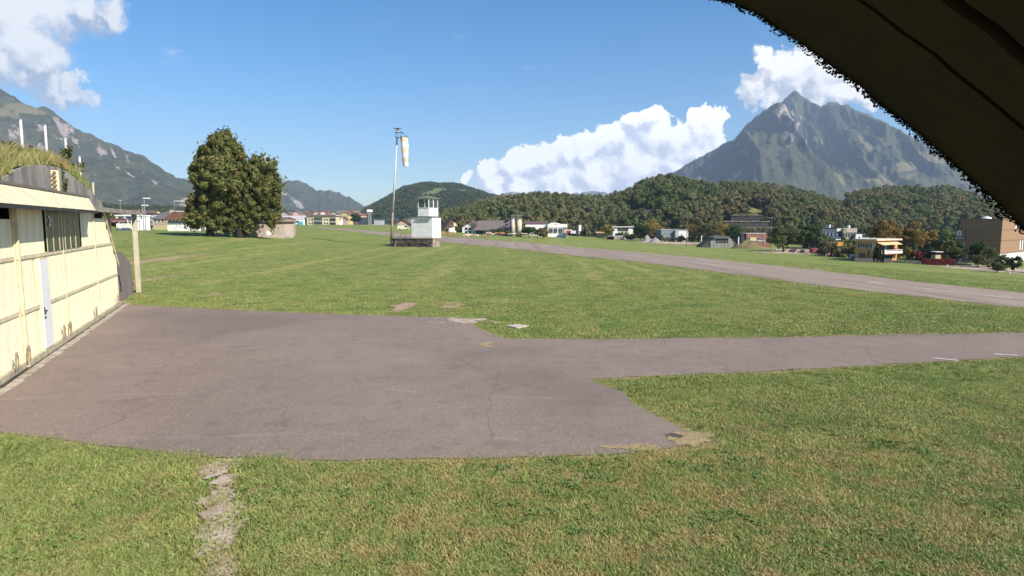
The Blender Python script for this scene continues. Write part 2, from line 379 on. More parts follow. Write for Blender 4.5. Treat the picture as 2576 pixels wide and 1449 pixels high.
# ------------------------------------------------------------------ GROUND
def build_ground():
    ang = np.concatenate([np.linspace(-180, -56, 24, endpoint=False), np.linspace(-56, 56, 420), np.linspace(57, 180, 24)[1:-1]])
    ang = np.radians(ang); rad = np.concatenate([[0.5], np.geomspace(3, 11000, 260)])
    A, Rr = np.meshgrid(ang, rad); X = np.sin(A) * Rr; Y = np.cos(A) * Rr
    Z = T(X, Y); n, m = X.shape
    V = np.stack([X, Y, Z], -1).reshape(-1, 3)
    i, j = np.meshgrid(np.arange(n - 1), np.arange(m), indexing='ij'); j2 = (j + 1) % m
    Fq = np.stack([i * m + j, i * m + j2, (i + 1) * m + j2, (i + 1) * m + j], -1).reshape(-1, 4)[:, ::-1]
    o = ob('ground', nmesh('ground', V, Fq, gm, True)); setp(o, kind='structure')
    c = MB().add([(.6 * math.cos(t), .6 * math.sin(t), 0.0) for t in np.linspace(0, 2 * math.pi, 12, endpoint=False)], [tuple(range(12))])
build_ground()

def px_poly(pts): return [gp(x, y).to_2d() for x, y in pts]
def subdiv(poly, step, jit, seed=0, amp2=0):
    out = []; n = len(poly)
    for i in range(n):
        a, b = Vector(poly[i]), Vector(poly[(i + 1) % n]); L = (b - a).length; st = step if not callable(step) else step((a + b) / 2)
        k = max(1, min(400, int(L / st)))
        for q in range(k):
            p = a.lerp(b, q / k); nrm = Vector((-(b - a).y, (b - a).x)).normalized() if L > 0 else Vector((0, 0))
            e = (float(fbm(p.x / .8 + seed, p.y / .8, 5, 3)) - .5) * 2 * jit
            out.append(p + nrm * e)
    return out
def inpoly(pts, poly):
    x = pts[:, 0]; y = pts[:, 1]; P = np.array([(p[0], p[1]) for p in poly]); r = np.zeros(len(x), bool)
    for i in range(len(P)):
        x1, y1 = P[i]; x2, y2 = P[i - 1]
        c = ((y1 > y) != (y2 > y)) & (x < (x2 - x1) * (y - y1) / (y2 - y1 + 1e-12) + x1); r ^= c
    return r
def drape(name, poly, mtl, dz, grid, kind='structure'):
    P = np.array([(p[0], p[1]) for p in poly]); lo = P.min(0); hi = P.max(0)
    gx = np.arange(lo[0], hi[0], grid); gy = np.arange(lo[1], hi[1], grid)
    G = np.stack(np.meshgrid(gx, gy), -1).reshape(-1, 2); G = G[inpoly(G, poly)]
    vs = [Vector(p) for p in P] + [Vector(g) for g in G]; n = len(P)
    r = geometry.delaunay_2d_cdt(vs, [], [list(range(n))], 1, 1e-5)
    v = [(q.x, q.y, float(T(q.x, q.y)) + dz) for q in r[0]]
    me = bpy.data.meshes.new(name); me.from_pydata(v, [], [tuple(f) for f in r[2]]); me.materials.append(mtl); me.update()
    me.polygons.foreach_set('use_smooth', [True] * len(me.polygons))
    bm = bmesh.new(); bm.from_mesh(me); bmesh.ops.recalc_face_normals(bm, faces=bm.faces)
    if sum(f.normal.z for f in bm.faces) < 0: bmesh.ops.reverse_faces(bm, faces=bm.faces)
    bm.to_mesh(me); bm.free()
    o = ob(name, me)
    if kind: setp(o, kind=kind)
    return o
# ------------------------------------------------------------------ hangar frame (needed for the apron)
HA = gp(0, 962); HB = gp(310, 757); HA.z = HB.z = 0
ht = (HB - HA).normalized(); hang_rz = math.atan2(ht.y, ht.x)
hy = Vector((-ht.y, ht.x, 0))           # into the hangar
def W(px, py, yo=0.0):                  # pixel -> (s, z) on the hangar plane offset yo into the hangar
    d = Vector(ray(px, py)); o = Vector((0, 0, CAMZ)); q = HA + hy * yo
    k = (q - o).dot(hy) / d.dot(hy); p = o + d * k
    return (p - HA).dot(ht), p.z
apron_px = [(-260, 1075), (0, 1096), (120, 1106), (280, 1128), (420, 1145), (510, 1153), (640, 1157), (1000, 1157), (1300, 1155), (1500, 1146), (1640, 1136), (1730, 1124), (1790, 1112), (1735, 1096), (1690, 1072), (1640, 1045), (1600, 1020), (1555, 985), (1480, 958),
            (1600, 950), (1900, 938), (2200, 922), (2576, 899), (3000, 872), (3000, 822), (2576, 838), (2000, 850), (1500, 856), (1265, 853), (1232, 838), (1180, 813), (1130, 800), (1000, 797), (700, 786), (400, 772), (318, 768)]
AP = px_poly(apron_px)
AP += [(HB + hy * -.25).to_2d(), (HA + hy * -.25).to_2d(), (HA - ht * 10 + hy * -.25).to_2d()]
APs = subdiv(AP, .16, .17)
drape('apron', APs, ASPH, .035, 1.2)
def grow(poly, d):
    n = len(poly); out = []; P = [Vector(p) for p in poly]
    ar = sum(P[i - 1].x * P[i].y - P[i].x * P[i - 1].y for i in range(n)); sg = 1 if ar > 0 else -1
    for i in range(n):
        t = (P[(i + 3) % n] - P[i - 3])
        nn = Vector((t.y, -t.x)).normalized() * sg
        out.append(P[i] + nn * d)
    return out
APg = grow(APs, .16)
# dry verge: ring around the apron, a little wider and ragged
def ring(name, inner, d0, d1, mtl, dz, seed):
    n = len(inner); a = grow(inner, -.25); vs = []
    w = np.array([d0 + (d1 - d0) * float(fbm(p.x / 1.7 + seed, p.y / 1.7, 4, 21)) ** 1.5 for p in inner])
    P = [Vector(p) for p in inner]
    for i in range(n):
        t = (P[(i + 3) % n] - P[i - 3]); ar = 1
        vs.append(a[i])
    full = grow(inner, 1.0); b = [P[i].lerp(full[i], w[i]) for i in range(n)]
    V = [(q.x, q.y, float(T(q.x, q.y)) + dz) for q in a] + [(q.x, q.y, float(T(q.x, q.y)) + dz * .9) for q in b]
    me = bpy.data.meshes.new(name); me.from_pydata(V, [], [(i, (i + 1) % n, (i + 1) % n + n, i + n) for i in range(n)]); me.materials.append(mtl)
    bm = bmesh.new(); bm.from_mesh(me)
    bmesh.ops.recalc_face_normals(bm, faces=bm.faces)
    if sum(f.normal.z for f in bm.faces) < 0: bmesh.ops.reverse_faces(bm, faces=bm.faces)
    bm.to_mesh(me); bm.free(); o = ob(name, me); setp(o, kind='structure'); return o
ring('dry_verge', APs, .0, .55, STRAW, .018, 4)
run_up = [(3000, 788), (2576, 738), (2306, 710), (2072, 682), (1837, 657), (1603, 634.5), (1368, 614.5), (1220, 602.5), (1110, 595), (1000, 586.5), (920, 579.5), (860, 575), (815, 571.8)]
run_lo = [(770, 573.5), (830, 577.5), (900, 583.5), (1000, 595), (1110, 607.5), (1240, 620), (1368, 634), (1603, 658), (1837, 688), (2072, 720), (2306, 746), (2576, 776), (3000, 836)]
RUP = px_poly(run_up + run_lo)
RUs = subdiv(RUP, lambda m: .4 + m.length * .012, .12, 9)
drape('runway', RUs, RUNW, .03, 3.5)
ring('runway_verge', RUs, .25, 1.3, mat('pale_verge', (.27, .215, .13), (.17, .15, .07), .8, .95, .5, 12, space='World'), .016, 8)
MARK = mat('faded_paint', (.62, .60, .56), (.38, .35, .32), 3, .8, space='World')
def dash(x0, y0, x1, y1, w=.35, name='runway_marking'):
    a = gp(x0, y0); b = gp(x1, y1); t = (b - a).to_2d().normalized(); n = Vector((-t.y, t.x)) * w / 2
    pts = [a.to_2d() + n, b.to_2d() + n, b.to_2d() - n, a.to_2d() - n]
    return drape(name, subdiv(pts, .6, .03), MARK, .045, 2.0)
for d_ in [(1135, 600.5, 1175, 604), (1225, 609.5, 1290, 615), (1400, 627, 1470, 634), (1697, 655, 1889, 677), (2182, 710, 2219, 714.6), (2320, 726, 2545, 752), (1560, 641, 1620, 647)]: dash(*d_)
dash(2345, 903, 2410, 910, .12, 'taxiway_marking'); dash(2500, 893, 2560, 897, .12, 'taxiway_marking')
# worn path and bare patches: sheets with frayed outlines
def ragged(name, ells, mtl, dz, cell, amp=1.0, seed=0, nf=2.2):
    cs = [(gp(cx, cy), (gp(cx + rx, cy) - gp(cx, cy)).length, (gp(cx, cy - ry) - gp(cx, cy + ry)).length / 2) for cx, cy, rx, ry in ells]
    x0 = min(c.x - a * 1.5 for c, a, b in cs); x1 = max(c.x + a * 1.5 for c, a, b in cs); y0 = min(c.y - b * 1.5 for c, a, b in cs); y1 = max(c.y + b * 1.5 for c, a, b in cs)
    nx = int((x1 - x0) / cell) + 2; ny = int((y1 - y0) / cell) + 2
    gx, gy = np.meshgrid(x0 + np.arange(nx) * cell, y0 + np.arange(ny) * cell)
    m = np.full(gx.shape, -9.0)
    for c, a, b in cs: m = np.maximum(m, 1 - np.hypot((gx - c.x) / a, (gy - c.y) / b))
    m = m + (fbm(gx * nf + seed, gy * nf, 5, 91) - .5) * 2.2 * amp + (vn(gx * 14, gy * 14, 5) - .5) * .45
    on = m[:-1, :-1] > .05; j, i = np.nonzero(on); 
    gx = gx + (vn(gx * 31, gy * 31, 8) - .5) * cell * .7; gy2 = gy + (vn(gx * 31, gy * 31, 9) - .5) * cell * .7
    V = np.stack([gx, gy2, T(gx, gy2) + dz], -1).reshape(-1, 3); q = j * nx + i
    Fq = np.stack([q, q + 1, q + nx + 1, q + nx], 1); u, inv = np.unique(Fq, return_inverse=True)
    o = ob(name, nmesh(name, V[u], inv.reshape(-1, 4), mtl)); setp(o, kind='structure'); return o
ragged('worn_path', [(548, 1178, 48, 22), (560, 1212, 30, 16), (552, 1250, 44, 24), (560, 1290, 48, 24), (545, 1332, 56, 28), (548, 1372, 48, 22), (520, 1392, 42, 14), (556, 1408, 38, 16), (555, 1440, 44, 20), (550, 1480, 44, 28)], DIRT, .024, .045, .5, 3, 1.6)
SOIL = mat('pale_bare_soil', (.40, .27, .20), (.28, .19, .135), 4, .95, .5, 30, space='World')
for i, (e, m_, dz_, cl) in enumerate([((1013, 772, 25, 12), SOIL, .018, .07), ((1265, 1186, 60, 12), STRAW, .018, .05), ((655, 1240, 45, 15), STRAW, .018, .04), ((1435, 1195, 20, 12), STRAW, .018, .04), ((1722, 1108, 60, 14), STRAW, .041, .05), ((540, 740, 22, 7), STRAW, .018, .1), ((385, 655, 45, 18), STRAW, .018, .12),
        ((362, 705, 30, 14), STRAW, .018, .1), ((1128, 770, 30, 9), STRAW, .018, .08), ((1222, 869, 16, 7), STRAW, .042, .05), ((1170, 808, 60, 6), DIRT, .042, .06), ((1560, 1130, 110, 8), STRAW, .0425, .04)]):
    ragged('bare_patch', [e], m_, dz_, cl, .9 if i in (0, 3, 9) else 1.25, i * 5.3 + 1, 2.2 if i not in (5, 6, 7, 8) else 1.6)
ragged('damp_patch', [(1697, 1100, 22, 7)], mat('dark_damp_patch', (.075, .06, .055), rough=.8, space='World'), .0445, .04, .8, 4)
# concrete access slab in the grass
sa, sb, sc_, sdd = gp(1272, 821.5), gp(1300, 827), gp(1331, 821.5), gp(1300, 818)
slab = MB().hexa([(*p.to_2d(), -.1) for p in (sb, sc_, sdd, sa)] + [(*p.to_2d(), .05) for p in (sb, sc_, sdd, sa)])
o = part('concrete_slab', slab, mat('slab_pale', (.5, .42, .35)), None); setp(o, 'pale concrete cover slab lying in the grass beyond the apron', 'slab')

# ------------------------------------------------------------------ scatter (geometry nodes)
PROT = bpy.data.collections
def scatter(name, P, scl, rz, protos, label=None, idx=None, tilt=None):
    P = np.asarray(P, float); n = len(P)
    me = bpy.data.meshes.new(name); me.vertices.add(n); me.vertices.foreach_set('co', P.astype(np.float32).ravel())
    scl = np.asarray(scl, float); scl = scl if scl.ndim == 2 else np.repeat(scl[:, None], 3, 1)
    fattr(me, 'sc', scl, typ='FLOAT_VECTOR')
    rot = np.zeros((n, 3)); rot[:, 2] = rz
    if tilt is not None: rot[:, :2] = tilt
    fattr(me, 'ro', rot, typ='FLOAT_VECTOR')
    fattr(me, 'pi', idx if idx is not None else RS.randint(0, len(protos), n), typ='INT')
    o = ob(name, me)
    c = bpy.data.collections.new(name + '_kinds')
    for q in protos: c.objects.link(q)
    ng = bpy.data.node_groups.new(name, 'GeometryNodeTree')
    ng.interface.new_socket('Geometry', in_out='INPUT', socket_type='NodeSocketGeometry'); ng.interface.new_socket('Geometry', in_out='OUTPUT', socket_type='NodeSocketGeometry')
    gi = ng.nodes.new('NodeGroupInput'); go = ng.nodes.new('NodeGroupOutput')
    ci = ng.nodes.new('GeometryNodeCollectionInfo'); ci.inputs[0].default_value = c; ci.inputs['Separate Children'].default_value = True; ci.inputs['Reset Children'].default_value = True
    ip = ng.nodes.new('GeometryNodeInstanceOnPoints'); ip.inputs['Pick Instance'].default_value = True
    def at(nm, ty):
        a = ng.nodes.new('GeometryNodeInputNamedAttribute'); a.data_type = ty; a.inputs[0].default_value = nm; return a.outputs[0]
    ng.links.new(gi.outputs[0], ip.inputs['Points']); ng.links.new(ci.outputs[0], ip.inputs['Instance'])
    ng.links.new(at('pi', 'INT'), ip.inputs['Instance Index']); ng.links.new(at('sc', 'FLOAT_VECTOR'), ip.inputs['Scale'])
    ng.links.new(at('ro', 'FLOAT_VECTOR'), ip.inputs['Rotation']); ng.links.new(ip.outputs[0], go.inputs[0])
    md = o.modifiers.new('scatter', 'NODES'); md.node_group = ng
    setp(o, kind='stuff'); 
    if label: setp(o, label)
    return o
def proto(name, me): return bpy.data.objects.new(name, me)

# ---- foliage crown generator: leaf faces in clumps through an uneven volume
def crown_arrays(w, d, h, n, leaf, K=26, seed=0, flat=.0, shape='round'):
    rs = np.random.RandomState(seed)
    u = rs.normal(size=(K, 3)); u /= np.linalg.norm(u, axis=1)[:, None]
    rr = rs.uniform(.35, .86, K)[:, None] if K < 40 else rs.uniform(.42, .98, K)[:, None]; C = u * rr
    if shape == 'cone': C[:, :2] *= (1.05 - (C[:, 2:3] + 1) / 2) * 1.2
    if shape == 'pear': C[:, :2] *= 1.1 - .35 * (C[:, 2:3] + .3)
    if shape == 'skirt':
        C[:, :2] *= 1.12 - .30 * (C[:, 2:3] + .2)
    cr = rs.uniform(.13, .36, K) if K < 40 else rs.uniform(.09, .27, K)
    k = rs.randint(0, K, n); v = rs.normal(size=(n, 3)); v /= np.linalg.norm(v, axis=1)[:, None]
    rad = cr[k] * np.cbrt(rs.uniform(.2, 1, n)) * (rs.uniform(.82, 1.15, n) + (rs.uniform(size=n) > .93) * rs.uniform(0, .35, n))
    c = C[k] + v * rad[:, None]
    c[:, 0] *= w / 2; c[:, 1] *= d / 2; c[:, 2] = (c[:, 2] + 1) * h / 2
    nr = v + rs.normal(size=(n, 3)) * .55; nr /= np.linalg.norm(nr, axis=1)[:, None]
    a = np.cross(nr, rs.normal(size=(n, 3))); a /= np.linalg.norm(a, axis=1)[:, None] + 1e-9; b = np.cross(nr, a)
    s = leaf * rs.uniform(.55, 1.3, n)[:, None]
    V = np.stack([c - a * s, c + b * s * .55, c + a * s, c - b * s * .55], 1).reshape(-1, 3)
    Fq = np.arange(n * 4).reshape(-1, 4)
    return V, Fq, C * np.array([w / 2, d / 2, 0]) + np.stack([0 * cr, 0 * cr, (C[:, 2] + 1) * h / 2], 1)
def trunk_mb(h, r, tips, split=.4, seed=0):
    rs = random.Random(seed); mb = MB(); p = Vector((0, 0, -.4)); q = Vector((rs.uniform(-.1, .1), rs.uniform(-.1, .1), h * split * .5)); e = Vector((rs.uniform(-.2, .2) * r * 3, 0, h * split))
    mb.tube(p, q, r * 1.25, r, 8); mb.tube(q, e, r, r * .8, 8)
    for t in tips:
        t = Vector(t); m = e.lerp(t, .5) + Vector((rs.uniform(-.1, .1), rs.uniform(-.1, .1), .12)) * h * .3
        mb.tube(e, m, r * .45, r * .25, 5, False); mb.tube(m, t, r * .25, r * .07, 4, False)
    return mb
TG = [0]
def tree(px, yb, yt, wpx, lm, label, name='broadleaf_tree', Y=None, n=None, leaf=None, trunk=.22, shape='round', K=26, group=None, cat='tree', loc=None, dep=1.0, lean=0, ground=True):
    g = loc or (gY(px, Y) if Y else gp(px, yb)); sc = g.y / F * 1.0
    h = (yb - yt) * sc; w = wpx * sc; TG[0] += 1
    g = Vector(g); dz_ = max(0.0, g.z - float(T(g.x, g.y)))
    if 'hill' not in label and dz_ < 12: g.z -= dz_; trunk = (trunk * h + dz_) / (h + dz_); h += dz_
    t = thing(name, label, cat, g, 0, group)
    n = n or int(min(9000, 1500 + (yb - yt) * wpx * 1.6)); leaf = leaf or max(.16, w * .035)
    V, Fq, tips = crown_arrays(w * 1.2, w * dep * 1.2, h * (1 - trunk) * 1.1, n, leaf, K, TG[0] * 13 + 5, shape=shape)
    V[:, 2] += h * trunk
    ob('crown', nmesh('crown', V, Fq, lm), t)
    tp = [tuple(c + np.array([0, 0, h * trunk])) for c in tips[:9]]
    if cat == 'tree': part('trunk', trunk_mb(h, max(.12, w * .028), tp, max(.3, trunk + .12), TG[0]), BARK, t)
    else: part('stem', trunk_mb(h * .7, max(.03, w * .02), tp[:4], .2, TG[0]), BARK, t)
    return t
# ------------------------------------------------------------------ MOUNTAINS AND HILLS
def hillmat(name, forest, forest2, rock, meadow, tex, bumpd):
    m = bpy.data.materials.new(name); m.use_nodes = True; nt = m.node_tree; b = nt.nodes['Principled BSDF']
    p = N(nt, 'ShaderNodeNewGeometry').outputs['Position']
    n1 = Noi(nt, p, tex, 8, .7); n2 = Noi(nt, p, tex * .09, 6, .6)
    col = Mix(nt, MR(nt, n1, .35, .65), forest, forest2)
    col = Mix(nt, Mth(nt, 'MULTIPLY', MR(nt, n2, .45, .7), .45), col, tuple(x * 1.5 for x in forest2))
    sp = N(nt, 'ShaderNodeMapping', {0: p, 3: (1, 1, .3)}).outputs[0]
    rk = Mth(nt, 'ADD', N(nt, 'ShaderNodeAttribute', attribute_name='rock').outputs['Fac'], Mth(nt, 'MULTIPLY', Mth(nt, 'SUBTRACT', Noi(nt, sp, tex * .5, 8, .85), .52), 3.4))
    md = Mth(nt, 'ADD', N(nt, 'ShaderNodeAttribute', attribute_name='meadow').outputs['Fac'], Mth(nt, 'MULTIPLY', Mth(nt, 'SUBTRACT', n1, .5), .55))
    col = Mix(nt, MR(nt, md, .47, .53), col, meadow)
    col = Mix(nt, MR(nt, rk, .48, .6), col, Mix(nt, Noi(nt, p, tex * 2, 5, .7), rock, tuple(x * .6 for x in rock)))
    nt.links.new(col, b.inputs['Base Color']); b.inputs['Roughness'].default_value = 1; b.inputs['Specular IOR Level'].default_value = 0
    bn = N(nt, 'ShaderNodeBump', {'Height': n1, 'Strength': 1.0, 'Distance': bumpd}); nt.links.new(bn.outputs[0], b.inputs['Normal'])
    return m
HILLS = {}
def hill(name, sky_px, Rd, foot, mtl, nx=300, ny=110, prof=.9, gul=(.12, 60, 3), fine=(10, 30), base=-6, spots=(), seed=0, back=.25, crestfn=None):
    P = np.array(sky_px, float); px = np.linspace(P[0, 0], P[-1, 0], nx); py = np.interp(px, P[:, 0], P[:, 1]); py = py + (fbm(px / 9.0 + seed, px * 0, 5, seed + 70) - .5) * (9 if mtl.name == 'mountain_forest' else 4)
    z = np.array([pos(a, b, Rd).z for a, b in zip(px, py)]); u = np.array([uv(a, 560)[0] for a in px])
    tt = np.concatenate([np.linspace(-back, 0, int(ny * .12), endpoint=False), np.linspace(0, 1, ny)])
    TT, UU = np.meshgrid(tt, u, indexing='ij'); ZC = np.broadcast_to(z, TT.shape)
    Yd = Rd - (Rd - foot) * TT; X = UU * Rd + (UU * Yd - UU * Rd) * .999
    t = np.clip(TT, 0, 1); Hh = (ZC - base)
    g = fbm(X / gul[1] + seed * 3.3 + t * 1.3, t * gul[2] + seed, 5, seed, True) - .5
    edge = np.sin(np.pi * np.clip(t * 1.05, 0, 1)) ** .7
    Z = base + Hh * ((1 - t) ** prof) + g * Hh * gul[0] * 2 * edge
    Z = np.where(TT < 0, base + Hh * (1 + TT * 1.5), Z)
    Z += (fbm(X / fine[1], Yd / fine[1], 4, seed + 40) - .5) * fine[0] * np.clip(1.2 - .2 * t, 0, 1)
    # never rise above the drawn skyline
    lim = CAMZ + (ZC - CAMZ) * (Yd / Rd); Z = np.where((TT > 0.01), np.minimum(Z, lim + 0 * Z - (Rd - Yd) * .004), Z)
    X = UU * Yd
    V = np.stack([X, Yd, Z], -1).reshape(-1, 3); n, m = X.shape
    i, j = np.meshgrid(np.arange(n - 1), np.arange(m - 1), indexing='ij')
    Fq = np.stack([i * m + j, i * m + j + 1, (i + 1) * m + j + 1, (i + 1) * m + j], -1).reshape(-1, 4)[:, ::-1]
    me = nmesh(name, V, Fq, mtl, True)
    qx, qy = proj(V[:, 0], V[:, 1], V[:, 2])
    rk = np.zeros(len(V)); md = np.zeros(len(V))
    for (cx, cy, rx, ry, rot, ty) in spots:
        c, s = math.cos(R(rot)), math.sin(R(rot)); dx = qx - cx; dy = qy - cy
        e = 1 - np.sqrt(((dx * c + dy * s) / rx) ** 2 + ((-dx * s + dy * c) / ry) ** 2) * .55
        if ty == 'r': rk = np.maximum(rk, e * .95)
        else: md = np.maximum(md, e)
    fattr(me, 'rock', rk); fattr(me, 'meadow', md)
    o = ob(name, me); setp(o, kind='structure'); HILLS[name] = (V, X.shape, qx, qy); return o
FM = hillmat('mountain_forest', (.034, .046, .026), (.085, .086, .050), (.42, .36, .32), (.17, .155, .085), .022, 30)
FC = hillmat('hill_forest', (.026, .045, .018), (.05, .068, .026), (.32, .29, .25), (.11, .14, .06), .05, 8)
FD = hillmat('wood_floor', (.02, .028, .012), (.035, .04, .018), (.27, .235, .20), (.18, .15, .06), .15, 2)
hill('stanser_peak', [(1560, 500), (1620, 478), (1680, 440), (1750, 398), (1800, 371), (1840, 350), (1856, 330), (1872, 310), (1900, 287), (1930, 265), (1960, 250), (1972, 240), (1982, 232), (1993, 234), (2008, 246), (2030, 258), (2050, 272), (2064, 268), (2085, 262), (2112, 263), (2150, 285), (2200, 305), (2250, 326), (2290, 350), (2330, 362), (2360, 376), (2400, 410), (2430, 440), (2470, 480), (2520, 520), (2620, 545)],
     6200, 3300, FM, 420, 150, .82, (.34, 420, 1.5), (44, 120), -8, [
     (1982, 262, 16, 34, 8, 'r'), (1990, 300, 9, 45, 12, 'r'), (1965, 285, 8, 22, 20, 'r'), (1880, 300, 14, 4, 70, 'r'), (1885, 290, 12, 6, -30, 'm'), (2000, 330, 6, 36, 20, 'r'), (2030, 350, 4, 22, 5, 'r'), (1725, 505, 12, 30, 30, 'r'), (1745, 515, 8, 26, 12, 'r'), (2075, 372, 26, 6, 62, 'm'), (2050, 350, 18, 6, 40, 'm'),
     (2120, 330, 7, 16, 0, 'm'), (2180, 365, 34, 9, 50, 'm'), (2110, 440, 34, 8, 58, 'm'), (2210, 450, 34, 12, 30, 'm'), (2190, 440, 10, 22, 20, 'm'), (2270, 420, 60, 12, -4, 'm'), (2340, 395, 55, 14, 12, 'm'), (2380, 380, 40, 9, 20, 'm'), (2250, 455, 60, 9, -18, 'm'), (2200, 480, 60, 7, -15, 'm'), (2150, 500, 20, 5, -10, 'm'), (1850, 440, 8, 20, 40, 'r'), (2160, 480, 10, 6, 10, 'm'), (1770, 450, 10, 5, 0, 'r')], 3, .3)
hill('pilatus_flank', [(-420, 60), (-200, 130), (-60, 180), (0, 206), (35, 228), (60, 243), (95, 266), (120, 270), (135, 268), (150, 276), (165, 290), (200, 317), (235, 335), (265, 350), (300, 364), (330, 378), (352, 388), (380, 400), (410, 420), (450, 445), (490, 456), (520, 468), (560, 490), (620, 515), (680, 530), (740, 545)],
     4300, 2300, FM, 420, 140, .8, (.28, 300, 1.6), (34, 110), -4, [
     (55, 272, 50, 13, 8, 'm'), (10, 282, 22, 12, 0, 'm'), (95, 282, 25, 7, 8, 'm'), (38, 290, 14, 10, 30, 'm'), (160, 325, 26, 34, -30, 'r'), (145, 300, 12, 8, 0, 'r'), (185, 352, 8, 20, -40, 'r'), (100, 318, 12, 16, -20, 'r'), (40, 335, 25, 18, 0, 'r'), (252, 375, 8, 26, -15, 'r'), (260, 385, 10, 10, 0, 'r'), (285, 385, 4, 18, -25, 'r'), (320, 400, 5, 18, -25, 'r'), (290, 415, 14, 4, 40, 'r'), (330, 440, 16, 4, 35, 'r'), (390, 460, 12, 6, 50, 'r'), (100, 370, 10, 10, 0, 'r'), (360, 435, 8, 5, 20, 'r'), (470, 505, 25, 10, -40, 'r'), (235, 440, 10, 3, 10, 'r')], 5)
hill('valley_hill', [(380, 556), (450, 520), (520, 492), (600, 470), (660, 462), (705, 456), (735, 453), (752, 455), (770, 462), (800, 477), (812, 479), (832, 478), (850, 483), (870, 492), (900, 506), (918, 520), (940, 538), (980, 556)],
     5200, 3900, FM, 260, 90, .8, (.09, 300, 1.5), (18, 80), -8, [(722, 490, 26, 5, 35, 'r'), (742, 505, 20, 5, 40, 'r'), (705, 482, 20, 5, 30, 'r'), (756, 518, 10, 5, 60, 'r'), (748, 512, 6, 10, 0, 'r')], 9)
hill('snow_peak', [(1230, 500), (1262, 488), (1280, 481), (1292, 479), (1305, 484), (1325, 490), (1350, 486), (1420, 489), (1500, 482), (1560, 488), (1620, 500)], 14000, 11000, FM, 80, 30, .8, (.1, 500, 1.5), (60, 200), -8, [(1290, 484, 14, 4, 20, 'r')], 12)
hill('meadow_hill', [(860, 566), (893, 554), (918, 529), (945, 515), (980, 498), (1000, 485), (1016, 476), (1040, 470), (1065, 465), (1090, 464), (1110, 467), (1140, 466), (1160, 469), (1190, 478), (1215, 486), (1235, 494), (1260, 500), (1300, 520), (1400, 540), (1500, 560)],
     2500, 1250, FC, 320, 110, .62, (.10, 150, 1.6), (10, 45), -8, [(1085, 487, 26, 7, -8, 'm'), (1110, 478, 24, 5, 5, 'm'), (1160, 482, 16, 5, 0, 'm'), (1075, 480, 10, 4, 0, 'm'), (1030, 510, 30, 5, -14, 'm')], 15)
WOOD_SKY = [(1020, 560), (1100, 540), (1180, 515), (1240, 500), (1285, 492), (1330, 491), (1370, 488), (1410, 489), (1450, 492), (1500, 494), (1540, 498), (1560, 488), (1590, 484), (1608, 465), (1640, 456), (1665, 447), (1690, 450), (1720, 456), (1750, 466), (1800, 468), (1850, 466), (1900, 472), (1950, 476), (1990, 480), (2030, 490), (2065, 500), (2100, 515), (2130, 530), (2160, 556), (2190, 590)]
WOOD_SKY = [(x, y + (20 if x < 1560 else 13)) for x, y in WOOD_SKY]
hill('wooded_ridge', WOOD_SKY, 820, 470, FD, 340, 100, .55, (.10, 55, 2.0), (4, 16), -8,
     [(1618, 541, 46, 20, 3, 'r'), (1590, 545, 20, 18, 0, 'r'), (1900, 531, 26, 6, 14, 'm'), (1895, 529, 18, 5, 8, 'm'), (1985, 548, 24, 5, 0, 'm')], 21, .2)
hill('far_wood', [(2080, 572), (2120, 534), (2135, 508), (2160, 500), (2200, 496), (2250, 491), (2290, 491), (2330, 495), (2375, 488), (2410, 500), (2450, 514), (2500, 536), (2560, 568), (2650, 595)],
     900, 560, FD, 200, 90, .6, (.08, 60, 2.0), (4, 16), -8, [(2180, 519, 22, 4, -10, 'm')], 25, .2)
# low wooded rise behind the village on the left
hill('village_rise', [(150, 508), (250, 516), (330, 524), (420, 526), (520, 530), (620, 536), (720, 537), (820, 542), (900, 549), (960, 552), (1000, 560)], 1300, 800, FC, 160, 50, .7, (.05, 60, 2), (4, 20), -3, [], 31)

def hillpoint(px, py, hname='wooded_ridge'):
    V, shp, qx, qy = HILLS[hname]; d = (qx - px) ** 2 + (qy - py) ** 2; k = np.argsort(d)[:14]; k = k[np.argmin(V[k, 1])]
    return pos(px, py, float(V[k, 1]) - 1.5)
def crownproto(name, w, h, n, leaf, lm, seed, shape='round', K=14):
    V, Fq, tips = crown_arrays(w, w, h, n, leaf, K, seed, shape=shape); return proto(name, nmesh(name, V, Fq, lm))
def conifer_proto(name, lm, seed, n=420):
    rs = np.random.RandomState(seed); z = rs.uniform(0, 1, n) ** 1.3; r = (1 - z) * .24 * rs.uniform(.5, 1.05, n) * (1 + .25 * np.sin(z * 50)); a = rs.uniform(0, 6.283, n)
    c = np.stack([r * np.cos(a), r * np.sin(a), z], 1); d = np.stack([np.cos(a), np.sin(a), -.35 + 0 * a], 1); t = np.stack([-np.sin(a), np.cos(a), 0 * a], 1); s = .05 * rs.uniform(.7, 1.4, n)[:, None]
    V = np.stack([c - d * s, c + t * s * .8, c + d * s * 1.5, c - t * s * .8], 1).reshape(-1, 3)
    return proto(name, nmesh(name, V, np.arange(n * 4).reshape(-1, 4), lm))
FP = [crownproto('forest_crown', 1.0, 1.0, 900, .05, L_FOR, 50 + i, K=7) for i in range(4)] + [conifer_proto('conifer_crown', L_DARK, 60 + i) for i in range(2)]
